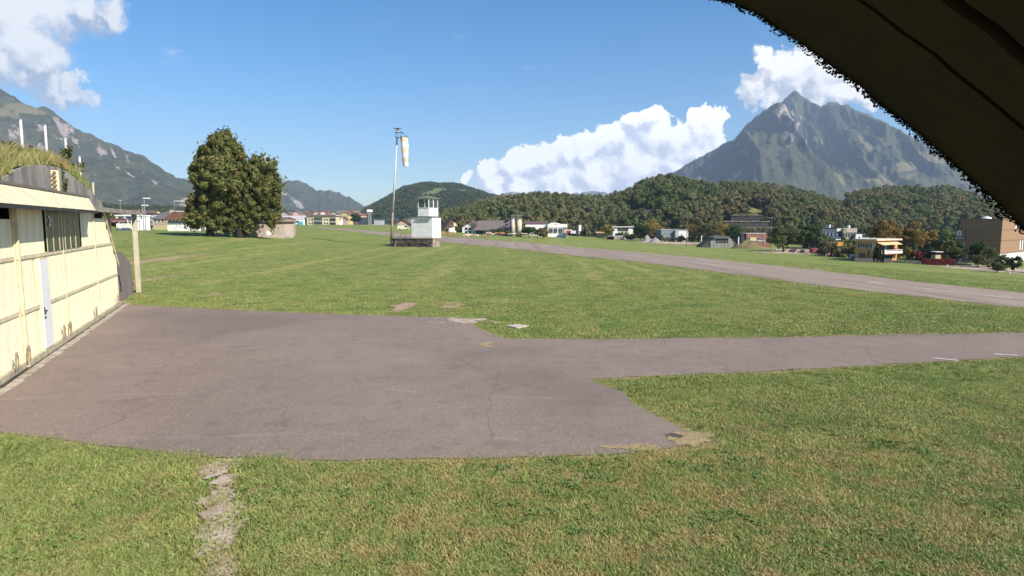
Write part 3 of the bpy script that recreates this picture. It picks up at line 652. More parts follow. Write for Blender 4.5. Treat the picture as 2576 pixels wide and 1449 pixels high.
def forest_on(name, hname, count, hmin, hmax, protos, label, avoid=(), cprob=.0, extra=None, wid=1.0, tmax=1.0, seed=1):
    V, (n, m), qx, qy = HILLS[hname]; rs = np.random.RandomState(seed)
    Vg = V.reshape(n, m, 3); QX = qx.reshape(n, m); QY = qy.reshape(n, m)
    i0 = int(n * .04); fi = rs.uniform(i0, (n - 1.001) * tmax, count); fj = rs.uniform(0, m - 1.001, count)
    i = fi.astype(int); j = fj.astype(int); a = (fi - i)[:, None]; b = (fj - j)[:, None]
    P = Vg[i, j] * (1 - a) * (1 - b) + Vg[i + 1, j] * a * (1 - b) + Vg[i, j + 1] * (1 - a) * b + Vg[i + 1, j + 1] * a * b
    x = QX[i, j]; y = QY[i, j]; ok = np.ones(count, bool)
    for (cx, cy, rx, ry, rot) in avoid:
        c, s = math.cos(R(rot)), math.sin(R(rot)); dx = x - cx; dy = y - cy
        ok &= ((dx * c + dy * s) / rx) ** 2 + ((-dx * s + dy * c) / ry) ** 2 > 1
    P = P[ok]; k = len(P); h = rs.uniform(hmin, hmax, k); P[:, 2] -= h * .12
    sc = np.stack([h * wid * rs.uniform(.7, 1.05, k)] * 2 + [h], 1)
    nb = sum(1 for q in protos if 'forest' in q.name); idx = rs.randint(0, nb, k)
    if len(protos) > nb: idx = np.where(rs.uniform(size=k) < cprob, nb + rs.randint(0, len(protos) - nb, k), idx)
    order = sorted(range(len(protos)), key=lambda q: protos[q].name)
    inv = np.zeros(len(protos), int)
    for r_, q in enumerate(order): inv[q] = r_
    sc[idx < nb, 2] *= .85; sc[idx >= nb, 2] *= 1.15
    return scatter(name, P, sc, rs.uniform(0, 6.28, k), protos, label, idx=inv[idx])
forest_on('forest', 'wooded_ridge', 4000, 8, 21, FP, 'dense mixed autumn wood covering the near ridge', [(1618, 541, 44, 17, 3), (1900, 530, 30, 9, 14), (1872, 524, 9, 5, 0), (1880, 566, 74, 30, 6), (1960, 548, 22, 9, 0), (1985, 552, 16, 8, 0)], seed=2)
FP2 = [proto('forest_crown_b', q.data) for q in FP[:4]] + [proto('conifer_crown_b', q.data) for q in FP[4:]]
forest_on('forest', 'far_wood', 1900, 14, 23, FP2, 'rounded dark crowns of the wood behind the brown building', [(2180, 517, 24, 5, -10)], seed=3)
FP3 = [crownproto('forest_crown_c', .95, 1.0, 130, .12, L_FAR, 80 + i, K=8) for i in range(3)]
forest_on('forest', 'meadow_hill', 9000, 12, 20, FP3, 'distant forest on the broad hill behind the tower', [(1085, 487, 27, 8, -8), (1110, 478, 24, 6, 5), (1160, 482, 18, 6, 0)], seed=4)
forest_on('forest', 'village_rise', 2600, 9, 14, [proto('forest_crown_d', q.data) for q in FP3], 'wood and gardens on the rise behind the far village', seed=5)

# ------------------------------------------------------------------ haze
hb = MB().box(-9500, 9500, -1500, 11800, -12, 1420)
hz = bpy.data.materials.new('haze'); hz.use_nodes = True; nt = hz.node_tree; nt.nodes.clear()
pv = N(nt, 'ShaderNodeVolumePrincipled', {'Color': (.56, .73, .98, 1), 'Density': 7.5e-5, 'Anisotropy': 0.0}); mo = N(nt, 'ShaderNodeOutputMaterial', {'Volume': pv.outputs[0]})
o = part('haze', hb, hz, None); setp(o, kind='stuff')
# ------------------------------------------------------------------ GRASS, WEEDS
def blade_clump(name, n, rad, hmin, hmax, wid, lean, seed, m):
    rs = np.random.RandomState(seed); a = rs.uniform(0, 6.283, n); r = rad * np.sqrt(rs.uniform(0, 1, n)); x = r * np.cos(a); y = r * np.sin(a)
    h = rs.uniform(hmin, hmax, n); b = rs.uniform(0, 6.283, n); lx = np.cos(b) * h * lean * rs.uniform(.2, 1.3, n); ly = np.sin(b) * h * lean * rs.uniform(.2, 1.3, n)
    c = rs.uniform(0, 6.283, n); wx = np.cos(c) * wid; wy = np.sin(c) * wid; z0 = np.zeros(n) - .01
    V = np.stack([np.stack([x - wx, y - wy, z0], 1), np.stack([x + wx, y + wy, z0], 1), np.stack([x + lx * .5 + wx * .7, y + ly * .5 + wy * .7, h * .62], 1), np.stack([x + lx * .5 - wx * .7, y + ly * .5 - wy * .7, h * .62], 1), np.stack([x + lx * 1.25, y + ly * 1.25, h], 1)], 1).reshape(-1, 3)
    me = bpy.data.meshes.new(name); F_ = []
    for i in range(n): k = i * 5; F_ += [(k, k + 1, k + 2, k + 3), (k + 3, k + 2, k + 4)]
    me.from_pydata(V.tolist(), [], F_); me.materials.append(m); return proto(name, me)
CL = [blade_clump('grass_clump', 50, .20, .02, .06, .006, .9, i, bm_) for i in range(4)]
CLF = [blade_clump('grass_tuft', 34, .45, .03, .075, .015, .9, 20 + i, bm_) for i in range(3)]
apn = [(p[0], p[1]) for p in APs]; runp = [(p[0], p[1]) for p in RUs]
def field_pts(n, y0, y1, seed, power=1.0):
    rs = np.random.RandomState(seed); out = []
    Y = y0 * (y1 / y0) ** (rs.uniform(0, 1, n) ** power); X = rs.uniform(-1, 1, n) * Y * .93
    P = np.stack([X, Y], 1); ok = ~inpoly(P, apn) & ~inpoly(P, runp)
    # keep out of the hangar
    s = (P[:, 0] - HA.x) * hy.x + (P[:, 1] - HA.y) * hy.y; t = (P[:, 0] - HA.x) * ht.x + (P[:, 1] - HA.y) * ht.y
    ok &= ~((s > -.1) & (t < 27))
    return P[ok]
path_c = [gp(x, y) for x, y in [(550, 1170), (555, 1250), (552, 1290), (545, 1335), (545, 1385), (555, 1440), (550, 1480)]]
PATCH = [(gp(a, b), (gp(a + c, b) - gp(a, b)).length, (gp(a, b - d) - gp(a, b + d)).length / 2) for a, b, c, d in [(1013, 772, 22, 10), (1265, 1186, 50, 10), (655, 1240, 38, 12), (1435, 1195, 18, 10), (540, 740, 18, 6), (385, 655, 35, 13), (362, 705, 24, 11), (1128, 770, 24, 8), (1301, 823, 30, 7)]]
def thin(P):
    r = RS.uniform(size=len(P)); k = np.ones(len(P), bool)
    for c, a, b in PATCH: k &= ~((np.hypot((P[:, 0] - c.x) / a, (P[:, 1] - c.y) / b) < 1) & (r > .15))
    return P[k]
def pathdist(P):
    d = np.full(len(P), 9.)
    for a, b in zip(path_c[:-1], path_c[1:]):
        a2 = np.array([a.x, a.y]); b2 = np.array([b.x, b.y]); v = b2 - a2; t = np.clip(((P - a2) @ v) / (v @ v), 0, 1); d = np.minimum(d, np.linalg.norm(P - a2 - t[:, None] * v, axis=1))
    return d
P = field_pts(26000, 6.2, 24, 1); d = pathdist(P); P = P[(d > .44) | (RS.uniform(size=len(P)) < .22)]; P = thin(P)
lush = fbm(P[:, 0] / 1.3, P[:, 1] / 1.3, 4, 33); lush = lush + .25 * (P[:, 0] < -4) 
scatter('grass', np.c_[P, T(P[:, 0], P[:, 1])], .5 + 1.15 * lush + RS.uniform(-.15, .25, len(P)), RS.uniform(0, 6.28, len(P)), CL, 'mown grass with dry stalks in the foreground')
P = thin(field_pts(30000, 22, 110, 2, 1.0))
scatter('grass', np.c_[P, T(P[:, 0], P[:, 1])], .6 + .8 * fbm(P[:, 0] / 4, P[:, 1] / 4, 4, 35), RS.uniform(0, 6.28, len(P)), CLF, 'mown grass of the airfield beyond the apron')
def rosette(name, n, ln, wd, seed, m):
    rs = random.Random(seed); mb = MB()
    for i in range(n):
        a = 2 * math.pi * i / n + rs.uniform(-.3, .3); L = ln * rs.uniform(.6, 1.1); w = wd * rs.uniform(.7, 1.1); up = rs.uniform(.25, .8) * L
        c, s = math.cos(a), math.sin(a); f = lambda r, q, z: (r * c - q * s, r * s + q * c, z)
        mb.add([f(.01, 0, 0), f(L * .5, -w, up * .75), f(L * .5, w, up * .75), f(L * .5, 0, up * .55), f(L, 0, up * .7)], [(0, 1, 3), (0, 3, 2), (1, 4, 3), (3, 4, 2)])
    return proto(name, mb.mesh(name, m))
WEED = leafmat('weed_leaf', [(.07, .13, .03), (.12, .19, .045), (.18, .25, .08)])
P = field_pts(5200, 6.2, 20, 5); dn = fbm(P[:, 0] / 1.1 + 3, P[:, 1] / 1.1, 4, 61); P = P[dn > .58]
scatter('weeds', np.c_[P, T(P[:, 0], P[:, 1]) + .015], RS.uniform(.5, 1.25, len(P)), RS.uniform(0, 6.28, len(P)), [rosette('weed_rosette', 8, .10, .024, i, WEED) for i in range(3)], 'broad leaved weeds growing in the foreground lawn')
STRB = mat('straw_blade', (.34, .25, .12), (.24, .17, .08), 4, .9, space='World')
vp = []
rs_ = random.Random(4)
for p_ in APg:
    if 5 < p_.y < 40 and abs(p_.x) < p_.y:
        for _ in range(3): vp.append((p_.x + rs_.gauss(0, .12), p_.y + rs_.gauss(0, .12)))
vp = np.array(vp); 
s_ = (vp[:, 0] - HA.x) * hy.x + (vp[:, 1] - HA.y) * hy.y; vp = vp[s_ < -.35]
scatter('verge_grass', np.c_[vp, T(vp[:, 0], vp[:, 1])], RS.uniform(.4, 1.0, len(vp)), RS.uniform(0, 6.28, len(vp)), CL[:2] and [proto('verge_clump', CL[0].data), blade_clump('verge_straw', 34, .16, .02, .06, .006, 1.6, 40, STRB)], 'short dry grass creeping over the asphalt edge')

# ------------------------------------------------------------------ HANGAR 2
def hl(s, y, z): return HA + ht * s + hy * y + Vector((0, 0, z))
HG = thing('aircraft_hangar', 'cream corrugated sliding door hangar numbered 2 under a grassy concrete arch', 'hangar', HA, hang_rz)
S0 = -9.0
def sx(px, y=700): return W(px, y)[0]
ztop = W(148, 526)[1]; zr1 = W(148, 631)[1]; zr2 = W(148, 744)[1]; s_main = sx(29); s_mid = sx(148); s_far = sx(233); s_end = sx(287)
zdt = W(247, 530); zdb = W(287, 665)       # slanted right edge of the last leaf
def ribs(w, h, n, d=.012):
    mb = MB(); vs = []; k = n * 4
    prof = []
    for i in range(n):
        x = w * i / n; q = w / n
        prof += [(x, 0), (x + q * .14, 0), (x + q * .26, -d), (x + q * .9, -d)]
    prof.append((w, 0))
    for x, y in prof: vs += [(x, y, 0), (x, y, h)]
    mb.add(vs, [(2 * i, 2 * i + 2, 2 * i + 3, 2 * i + 1) for i in range(len(prof) - 1)])
    return mb
_pm = {}
def dpanel(x0, x1, z0, z1, y=-.04, n=5, m=CREAMD, nm='door_panel'):
    key = (round(x1 - x0, 2), round(z1 - z0, 2), n, m.name)
    if key not in _pm: _pm[key] = ribs(x1 - x0 - .012, z1 - z0, n).mesh(nm, m)
    o = ob(nm, _pm[key], HG, (x0 + .006, y, z0)); return o
rail_m = mat('door_rail_paint', (.66, .58, .38), (.50, .42, .28), 3, .7, space='Object')
leafs = [(S0, s_main - .05, -.10), (s_main, s_mid, -.16), (s_mid, s_far, -.16), (s_far, s_end, -.16)]
win0, win1 = sx(98, 600), sx(186, 600); wd0, wd1 = sx(82.5, 760), sx(103.5, 760); wdt = W(92, 652)[1]; wdb = .28
cw = (s_far - s_main) / 14
rows = [(.24, zr2 - .06), (zr2 + .06, zr1 - .06), (zr1 + .06, ztop - .04)]
for li, (a, b, yo) in enumerate(leafs):
    n = max(1, round((b - a) / cw)); w = (b - a) / n
    for k in range(n):
        x0 = a + k * w; x1 = x0 + w; xm = (x0 + x1) / 2
        for r, (z0, z1) in enumerate(rows):
            if r == 2 and x1 > win0 + .1 and x0 < win1 - .1: continue
            if r < 2 and xm > wd0 and xm < wd1: continue
            zt = z1
            if li == 3:
                u = (xm - zdt[0]) / (zdb[0] - zdt[0]); lim = zdt[1] + (zdb[1] - zdt[1]) * u
                if u > 0: zt = min(z1, lim)
                elif r == 2: zt = z1 - .28
            if r == 2 and li == 0: zt = z1 - .38
            if zt - z0 > .12: dpanel(x0, x1, z0, zt, yo, 5)
nw = 6; ww = (win1 - win0) / nw
gm_ = mat('dark_green_pane', (.045, .055, .045), (.03, .036, .034), .6, .25, spec=.6)
pane = MB().box(.03, ww - .03, -.02, .02, 0, rows[2][1] - rows[2][0]).mesh('window_pane', gm_)
for k in range(nw):
    ob('window_pane', pane, HG, (win0 + k * ww, -.20, rows[2][0])); 
    part('window_mullion', MB().box(win0 + k * ww - .035, win0 + k * ww + .035, -.232, -.222, rows[2][0], rows[2][1]), rail_m, HG)
# numeral 2 on the first pane
def two(cx, z0, h, w, y, mtl, parent, nm):
    pts = [(0, .78), (.06, .92), (.25, 1), (.6, 1), (.85, .9), (.95, .75), (.9, .6), (.6, .38), (.25, .18), (.12, .08), (1, .08)]
    mb = MB(); t = h * .095
    P_ = [Vector((cx + (a - .5) * w, y, z0 + b * h)) for a, b in pts]
    for a, b in zip(P_[:-1], P_[1:]):
        d = (b - a).normalized(); nn = Vector((-d.z, 0, d.x)) * t; a = a - d * t * .4; b = b + d * t * .4
        mb.hexa([a - nn + Vector((0, -.012, 0)), b - nn + Vector((0, -.012, 0)), b - nn, a - nn, a + nn + Vector((0, -.012, 0)), b + nn + Vector((0, -.012, 0)), b + nn, a + nn])
    return part(nm, mb, mtl, parent)
zz = W(106, 568)[1]; two(win0 + ww * .52, zz, W(106, 545)[1] - zz, ww * .36, -.235, WHITE, HG, 'numeral')
part('door_skin', MB().box(wd0 - .75, wd1 + .75, -.150, -.13, .24, zr1), CREAMD, HG)
# wicket door
wk = part('wicket_door', MB().box(wd0, wd1, -.275, -.18, wdb, wdt), mat('wicket_white', (.74, .72, .72), (.68, .66, .66), .5, .6), HG)
part('door_frame', MB().box(wd0 - .05, wd0, -.25, -.15, wdb - .05, wdt + .05).box(wd1, wd1 + .05, -.25, -.15, wdb - .05, wdt + .05).box(wd0, wd1, -.27, -.15, wdt, wdt + .06), rail_m, HG)
hz_ = wdb + (wdt - wdb) * .42
part('door_handle', MB().box(wd0 + .06, wd0 + .22, -.34, -.275, hz_, hz_ + .04).box(wd0 + .06, wd0 + .11, -.30, -.275, hz_ - .1, hz_ + .14).box(wd0 + .04, wd0 + .16, -.31, -.275, hz_ - .22, hz_ - .17), DARK, wk)
for z in (zr2, zr1):
    part('door_rail', MB().box(S0, s_main - .05, -.14, -.06, z - .06, z + .06).box(s_main, s_end if z == zr2 else s_end - .6, -.205, -.12, z - .06, z + .06), rail_m, HG)
for s, yo, hh in ((s_main - .06, -.17, ztop), (s_main + .06, -.245, ztop), (s_mid, -.225, ztop), (s_far, -.225, ztop)):
    part('door_stile', MB().box(s - .035, s + .035, yo, -.10, .10, hh), rail_m, HG)
part('bottom_rail', MB().box(S0, s_main - .08, -.22, -.02, .06, .24).box(s_main - .02, s_end, -.28, -.02, .06, .24), mat('grimy_rail', (.46, .41, .28), (.30, .26, .18), 3, .8), HG)
part('floor_track', MB().box(S0, s_end + .2, -.34, -.02, -.05, .055), DARK, HG)
kerb = MB(); x = S0; rk = random.Random(3)
kerbm = mat('worn_kerb', (.40, .34, .27), (.22, .19, .14), 2, .95, .6, 9)
while x < s_end + .3:
    w = rk.uniform(.5, .9); kb = MB().box(x, x + w - .03, -.60 + rk.uniform(-.03, .03), -.35, -.05, .06 + rk.uniform(-.01, .015)); part('kerb_stone', kb, kerbm, HG); x += w
slm = (zdt[0], zdt[1]), (zdb[0], zdb[1])
a = Vector((slm[0][0], -.2, slm[0][1])); b = Vector((slm[1][0], -.2, slm[1][1])); part('slanted_edge', MB().tube(a, b, .06, .06, 4), rail_m, HG)
hm = mat('rusty_hook', (.30, .22, .15), (.18, .13, .09), 6, .8)
for px, py in ((12, 918), (45, 905), (139, 845), (156, 838), (224, 798), (281, 763)):
    s, z = W(px, py); z = .36; m_ = MB()
    for k in range(5):
        a0 = math.pi * k / 5; a1 = math.pi * (k + 1) / 5
        m_.tube((s + .10 * math.cos(a0), -.30, z + .16 + .15 * math.sin(a0)), (s + .10 * math.cos(a1), -.30, z + .16 + .15 * math.sin(a1)), .022, .022, 5)
    m_.tube((s - .10, -.30, z - .1), (s - .10, -.30, z + .16), .02, .02, 5).tube((s + .10, -.30, z - .1), (s + .10, -.30, z + .16), .02, .02, 5).box(s - .04, s + .04, -.31, -.27, z + .25, z + .38)
    part('wheel_guard', m_, hm, HG)
# lintel beam, dark soffit band, gantry and far post
s_post = sx(336, 640); zb0 = ztop + .02
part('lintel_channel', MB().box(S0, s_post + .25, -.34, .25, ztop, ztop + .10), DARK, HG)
zb = W(341, 531)[1]; zt_ = W(341, 522)[1]
beam_m = mat('weathered_beam', (.34, .30, .25), (.18, .16, .14), 2, .85, .2, stretch=(.4, 1, 1))
part('gantry_beam', MB().box(S0, s_post + .28, -.46, -.34, ztop - .02, ztop + .20).box(s_end - .3, s_post + .28, -.34, .3, ztop + .1, ztop + .20), beam_m, HG)
part('gantry_post', MB().box(s_post - .06, s_post + .14, -.30, -.02, -.1, ztop), mat('post_cream', (.50, .43, .30), (.38, .32, .23), 2, .75), HG)
for px in (272, 285, 292):
    s = sx(px, 600); part('guide_post', MB().box(s - .05, s + .05, .2, .32, .8 if px > 280 else 2.5, ztop), rail_m if px > 280 else DARK, HG)
part('brace', MB().tube((sx(272), .26, ztop - .1), (sx(287), .26, 2.6), .07, .07, 4), DARK, HG)
# backing so that nothing shows between leaves
part('inner_wall', MB().box(S0, sx(286), .34, .6, 0, ztop), DARK, HG)
# canopy panels
cz0 = W(100, 518, -.75)[1]
def ctop(px, py): return W(px, py, .1)
c_ = [ctop(7, 457), ctop(139, 487), ctop(222, 486)]
cz1 = ctop(139, 485)[1]
can_m = mat('canopy_cream', (.72, .62, .40), (.52, .45, .30), .8, .7, stretch=(2, 1, .5))
def canopy(s0, s1, s1t):
    mb = MB(); o_ = -.75; m = 8
    for k in range(m):
        u0 = k / m; u1 = (k + 1) / m
        for u, v in ((u0, u1),):
            a0 = s0 + (s1 - s0) * u; a1 = s0 + (s1 - s0) * v - .012; b0 = s0 + (s1t - s0) * u; b1 = s0 + (s1t - s0) * v - .012
            mb.hexa([(a0, o_, cz0), (a1, o_, cz0), (a1, o_ + .05, cz0 - .02), (a0, o_ + .05, cz0 - .02), (b0, .05, cz1), (b1, .05, cz1), (b1, .12, cz1 - .04), (b0, .12, cz1 - .04)])
    return part('canopy_panel', mb, can_m, HG)
sA = S0; sB = W(148, 516, -.75)[0]; sBt = W(137, 487)[0]; sC = W(241, 524, -.75)[0]; sCt = W(224, 486)[0]
canopy(sA, sB, sBt); 
mb = MB(); mb.hexa([(sB + .15, -.75, cz0), (sC, -.75, cz0), (sC, -.7, cz0 - .02), (sB + .15, -.7, cz0 - .02), (sBt + .12, .05, cz1), (sCt, .05, cz1), (sCt, .12, cz1 - .04), (sBt + .12, .12, cz1 - .04)]); part('canopy_panel', mb, can_m, HG)
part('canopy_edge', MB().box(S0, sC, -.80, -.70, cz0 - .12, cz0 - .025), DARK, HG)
part('canopy_flashing', MB().box(S0, sCt + .1, .0, .22, cz1 + .005, cz1 + .09), mat('flashing', (.16, .15, .13)), HG)
# gable arch and retaining wall
gp_ = [(-60, 520), (-60, 470), (6, 450), (39, 429), (62, 420), (84, 414.5), (121, 415), (148, 421), (171, 433), (187, 446), (214, 466), (240, 492), (262, 524)]
gab = [W(x, y, .35) for x, y in gp_]; gab = [(gab[0][0] - 3, ztop)] + [(a, b) for a, b in gab[1:]]
gab[1] = (gab[0][0], gab[2][1] - 1.0)
part('gable_wall', MB().prism(gab, .35, .75), mat('gable_concrete', (.34, .31, .28), (.15, .135, .12), .9, .95, .3, 8, stretch=(1, 1, .35)), HG)
wing = [W(x, y, .1) for x, y in [(284, 640), (288, 633), (300, 633), (310, 645), (327, 668)]]; wing = [(a, max(b, .2)) for a, b in wing] + [(W(330, 700, .1)[0], -.3), (wing[0][0], -.3)]
part('retaining_wall', MB().prism(wing, .02, .3), mat('wing_concrete', (.24, .20, .18), (.13, .11, .10), 1.6, .95, .3, 8, stretch=(3, 3, .3)), HG)
crk = MB(); pts = [Vector((*W(x, y, .02)[:1], 0.0, W(x, y, .02)[1])) for x, y in [(287, 650), (290, 665), (294, 676), (297, 690), (300, 706), (303, 720), (304, 735)]]; crk.path(pts, .035, 5); part('crack', crk, DARK, HG)
ps, pz = W(136, 484, .3); pz2 = W(137, 430, .3)[1]
part('bracket_post', MB().box(ps - .09, ps + .09, .1, .34, pz, pz2), can_m, HG)
for k in range(5): part('bracket_rung', MB().box(ps - .28, ps - .09, .16, .24, pz + (pz2 - pz) * (k + .5) / 5.2, pz + (pz2 - pz) * (k + .5) / 5.2 + .07), hm, HG)
# grassy mound over the arch
gs = np.array([g[0] for g in gab[1:]]); gz = np.array([g[1] for g in gab[1:]])
def mound_h(s, y):
    base = np.interp(s, gs, gz, left=gz[0] + .6); endp = np.array([W(300, 633, .1), W(327, 668, .1)])
    base = np.where(s > gs[-1] - .6, np.interp(s, [gs[-2], W(300, 633, .1)[0], W(327, 668, .1)[0], W(345, 700, .1)[0]], [gz[-2], 2.6, 1.55, .0]), base)
    base = np.where((s > gs[-2]) & (s < W(300, 633, .1)[0]), np.interp(s, [gs[-2], W(300, 633, .1)[0]], [gz[-2], 2.6]), base)
    rise = .35 * S(y / 1.5); fall = S((y - 9) / 14)
    return (base + rise * S((gs[-3] - s) / 3 + .5)) * (1 - fall) + (fbm(s * .7, y * .7, 4, 9) - .5) * .45 * S(y / .8)
ns, ny_ = 150, 60; ss = np.linspace(S0 - 6, W(345, 700, .1)[0], ns); yy = np.linspace(.45, 23, ny_); SS, YY = np.meshgrid(ss, yy)
ZZ = mound_h(SS, YY) - .05; P3 = np.stack([HA.x + ht.x * SS + hy.x * YY, HA.y + ht.y * SS + hy.y * YY, ZZ], -1)
ZT = T(P3[..., 0], P3[..., 1]) - .1; P3[..., 2] = np.maximum(P3[..., 2], ZT)
i, j = np.meshgrid(np.arange(ny_ - 1), np.arange(ns - 1), indexing='ij'); Fq = np.stack([i * ns + j, i * ns + j + 1, (i + 1) * ns + j + 1, (i + 1) * ns + j], -1).reshape(-1, 4)
o = ob('grass_mound', nmesh('grass_mound', P3.reshape(-1, 3), Fq, gm, True)); setp(o, kind='structure')
TALL = [blade_clump('tall_grass', 40, .22, .15, .55, .010, .55, 70 + i, bm_) for i in range(2)] + [blade_clump('tall_straw', 26, .2, .2, .65, .008, .5, 75, STRB)]
n = 2200; s = RS.uniform(S0, ss[-1], n); y = .5 + RS.uniform(0, 1, n) ** 1.6 * 7; z = mound_h(s, y) - .05
scatter('mound_grass', np.stack([HA.x + ht.x * s + hy.x * y, HA.y + ht.y * s + hy.y * y, z], 1), RS.uniform(.5, 1.35, n), RS.uniform(0, 6.28, n), TALL, 'tall unmown grass and dry stalks on the hangar mound')
# net posts and wire net
def mpos(px, py_top, py_base, yo=2.2):
    s, z = W(px, py_base, yo); p = hl(s, yo, 0); zb_ = float(mound_h(np.array(s), np.array(yo))) - .1
    st, zt = W(px, py_top, yo); return s, zb_, zt, p
posts = [(-10, 290, 400, 'nearest the left picture edge'), (58, 304, 403, 'tallest, first from left'), (119, 318, 411, 'second tall one from left'), (167, 349, 402, 'rising behind the leafy shrub'), (203, 395, 452, 'short, right of the shrub'), (236, 460, 505, 'lowest, above the canopy corner')]
tops = []
for i, (px, yt, yb, lb) in enumerate(posts):
    s, zb_, zt, p = mpos(px, yt, yb); tops.append((s, zb_, zt))
    t = thing('net_post', 'pale steel net post on the hangar mound, ' + lb, 'post', hl(s, 2.2, zb_), hang_rz, 'posts of the net above the hangar')
    part('pole', MB().tube((0, 0, -.3), (.10, 0, zt - zb_), .06, .055, 8), mat('pale_pole', (.55, .53, .50), (.45, .43, .41), 2, .5), t, smooth=True); part('cap', MB().tube((.10, 0, zt - zb_), (.10, 0, zt - zb_ + .04), .065, .03, 8), STEEL, t)
net = MB()
for (s0, b0, t0), (s1, b1, t1) in zip(tops[:-1], tops[1:]):
    for k in range(0, 11):
        f = k / 10; 
        if k in (0, 3, 6, 10): net.tube((s0, 0, b0 + (t0 - b0) * f), (s1, 0, b1 + (t1 - b1) * f), .006, .006, 3, False)
nt_ = thing('wire_net', 'thin wire net strung between the posts above the hangar', 'net', hl(0, 2.2, 0), hang_rz); part('wire', net, mat('thin_wire', (.25, .25, .25)), nt_)
# shrub on the mound
s, zb_, zt, p = mpos(174, 373, 433, .9)
sh = thing('shrub', 'leafy green shrub rooted on the hangar arch beside a net post', 'shrub', hl(s, .9, zb_ - .2), 0)
V, Fq, tp = crown_arrays(1.25, 1.1, (zt - zb_ + .3), 520, .085, 12, 5); ob('foliage', nmesh('foliage', V, Fq, L_OLIVE), sh); part('stem', trunk_mb(zt - zb_, .03, [tuple(c) for c in tp[:6]], .2, 3), BARK, sh)
for (x, y0, y1, w_) in [(20, 372, 410, 1.6), (75, 398, 418, .9), (140, 400, 424, 1.1)]:
    s, zb_, zt, p = mpos(x, y0, y1, 1.4)
    k = thing('bush', {20: 'brown green bush at the left end of the hangar mound', 75: 'small bramble bush between the first two net posts', 140: 'low bramble bush between the second and third net post'}[x], 'bush', hl(s, 1.4, zb_ - .1))
    V, Fq, tp = crown_arrays(w_, .9, .8, 420, .06, 9, int(x)); ob('foliage', nmesh('foliage', V, Fq, L_OLIVE), k); part('stem', trunk_mb(.5, .02, [tuple(c) for c in tp[:4]], .2, 3), BARK, k)
# hanging ivy on the gable
V, Fq, tp = crown_arrays(.5, .25, 1.5, 380, .05, 10, 77); s, z = W(160, 450, .3); iv = thing('hanging_creeper', 'brown green creeper hanging down the concrete gable', 'creeper', hl(s, .28, z - .8)); ob('foliage', nmesh('foliage', V, Fq, L_OLIVE), iv)

# ------------------------------------------------------------------ VAULT OVER THE CAMERA (upper right)
VP = [(1690, -60), (1785, -6), (1850, 14), (1905, 40), (1960, 78), (2030, 124), (2100, 178), (2155, 214), (2200, 255), (2262, 302), (2310, 342), (2370, 392), (2430, 445), (2500, 508), (2580, 584), (2680, 690), (2780, 830)]
YE = 2.5
vc = [pos(x, y, YE) for x, y in VP]; cv = []
for a, b in zip(vc[:-1], vc[1:]):
    for k in range(6): cv.append(a.lerp(b, k / 6))
cv.append(vc[-1]); cv = [Vector((c.x, 0, c.z)) for c in cv]
cen = Vector((-.2, 0, 2.6))
def strip(y0, y1, off, th):
    mb = MB(); n = len(cv); vs = []
    for y in (y0, y1):
        for c in cv:
            r = (c - cen).normalized(); vs += [(c.x + r.x * off, y, c.z + r.z * off), (c.x + r.x * (off + th), y, c.z + r.z * (off + th))]
    m = 2 * n; fs = []
    for i in range(n - 1):
        a = 2 * i; fs += [(a, a + 2, a + m + 2, a + m), (a + 1, a + m + 1, a + m + 3, a + 3), (a, a + 1, a + 3, a + 2), (a + m, a + m + 2, a + m + 3, a + m + 1)]
    return mb.add(vs, fs)
VT = thing('vaulted_roof', 'dark underside of the vaulted roof arching over the upper right corner', 'roof', (0, 0, 0))
vm = mat('vault_sheet', (.034, .020, .011), (.018, .012, .008), 1.6, .8, .2); vd = mat('vault_shadow_gap', (.004, .004, .004))
for y1, y0, of in ((YE, 2.07, .006), (2.04, 1.83, 0.0), (1.79, 1.55, .01), (1.50, 1.28, .0), (1.23, .9, .01), (.85, .4, 0), (.36, -.2, .01), (-.25, -1.0, 0)):
    part('roof_sheet', strip(y0, y1, of, .035), vm, VT)
part('roof_shell', strip(-1.0, YE, .05, .28), vd, VT)
rr_ = np.random.RandomState(8); Vs = []
for i in range(len(cv) - 1):
    L = (cv[i + 1] - cv[i]).length
    for k in range(int(L / .0005)):
        c = cv[i].lerp(cv[i + 1], rr_.uniform()); r = (c - cen).normalized()
        ln = .003 + .020 * float(vn(c.x * 38, c.z * 38, 4)) ** 2 + .034 * float(vn(c.x * 9, c.z * 9, 14)) ** 4
        d = .012 - (ln + .012) * rr_.uniform() ** 1.9; ctr = c + r * d + Vector((0, YE + rr_.uniform(-.015, .015), 0))
        a = Vector(rr_.normal(size=3)).normalized(); b = a.cross(Vector(rr_.normal(size=3))).normalized(); s = rr_.uniform(.003, .0065)
        Vs += [ctr - a * s, ctr + b * s, ctr + a * s, ctr - b * s]
o = ob('moss_fringe', nmesh('moss_fringe', np.array([tuple(v) for v in Vs]), np.arange(len(Vs)).reshape(-1, 4), mat('dark_moss', (.012, .010, .012), (.006, .006, .008), 30, 1)), VT); o['kind'] = 'stuff'

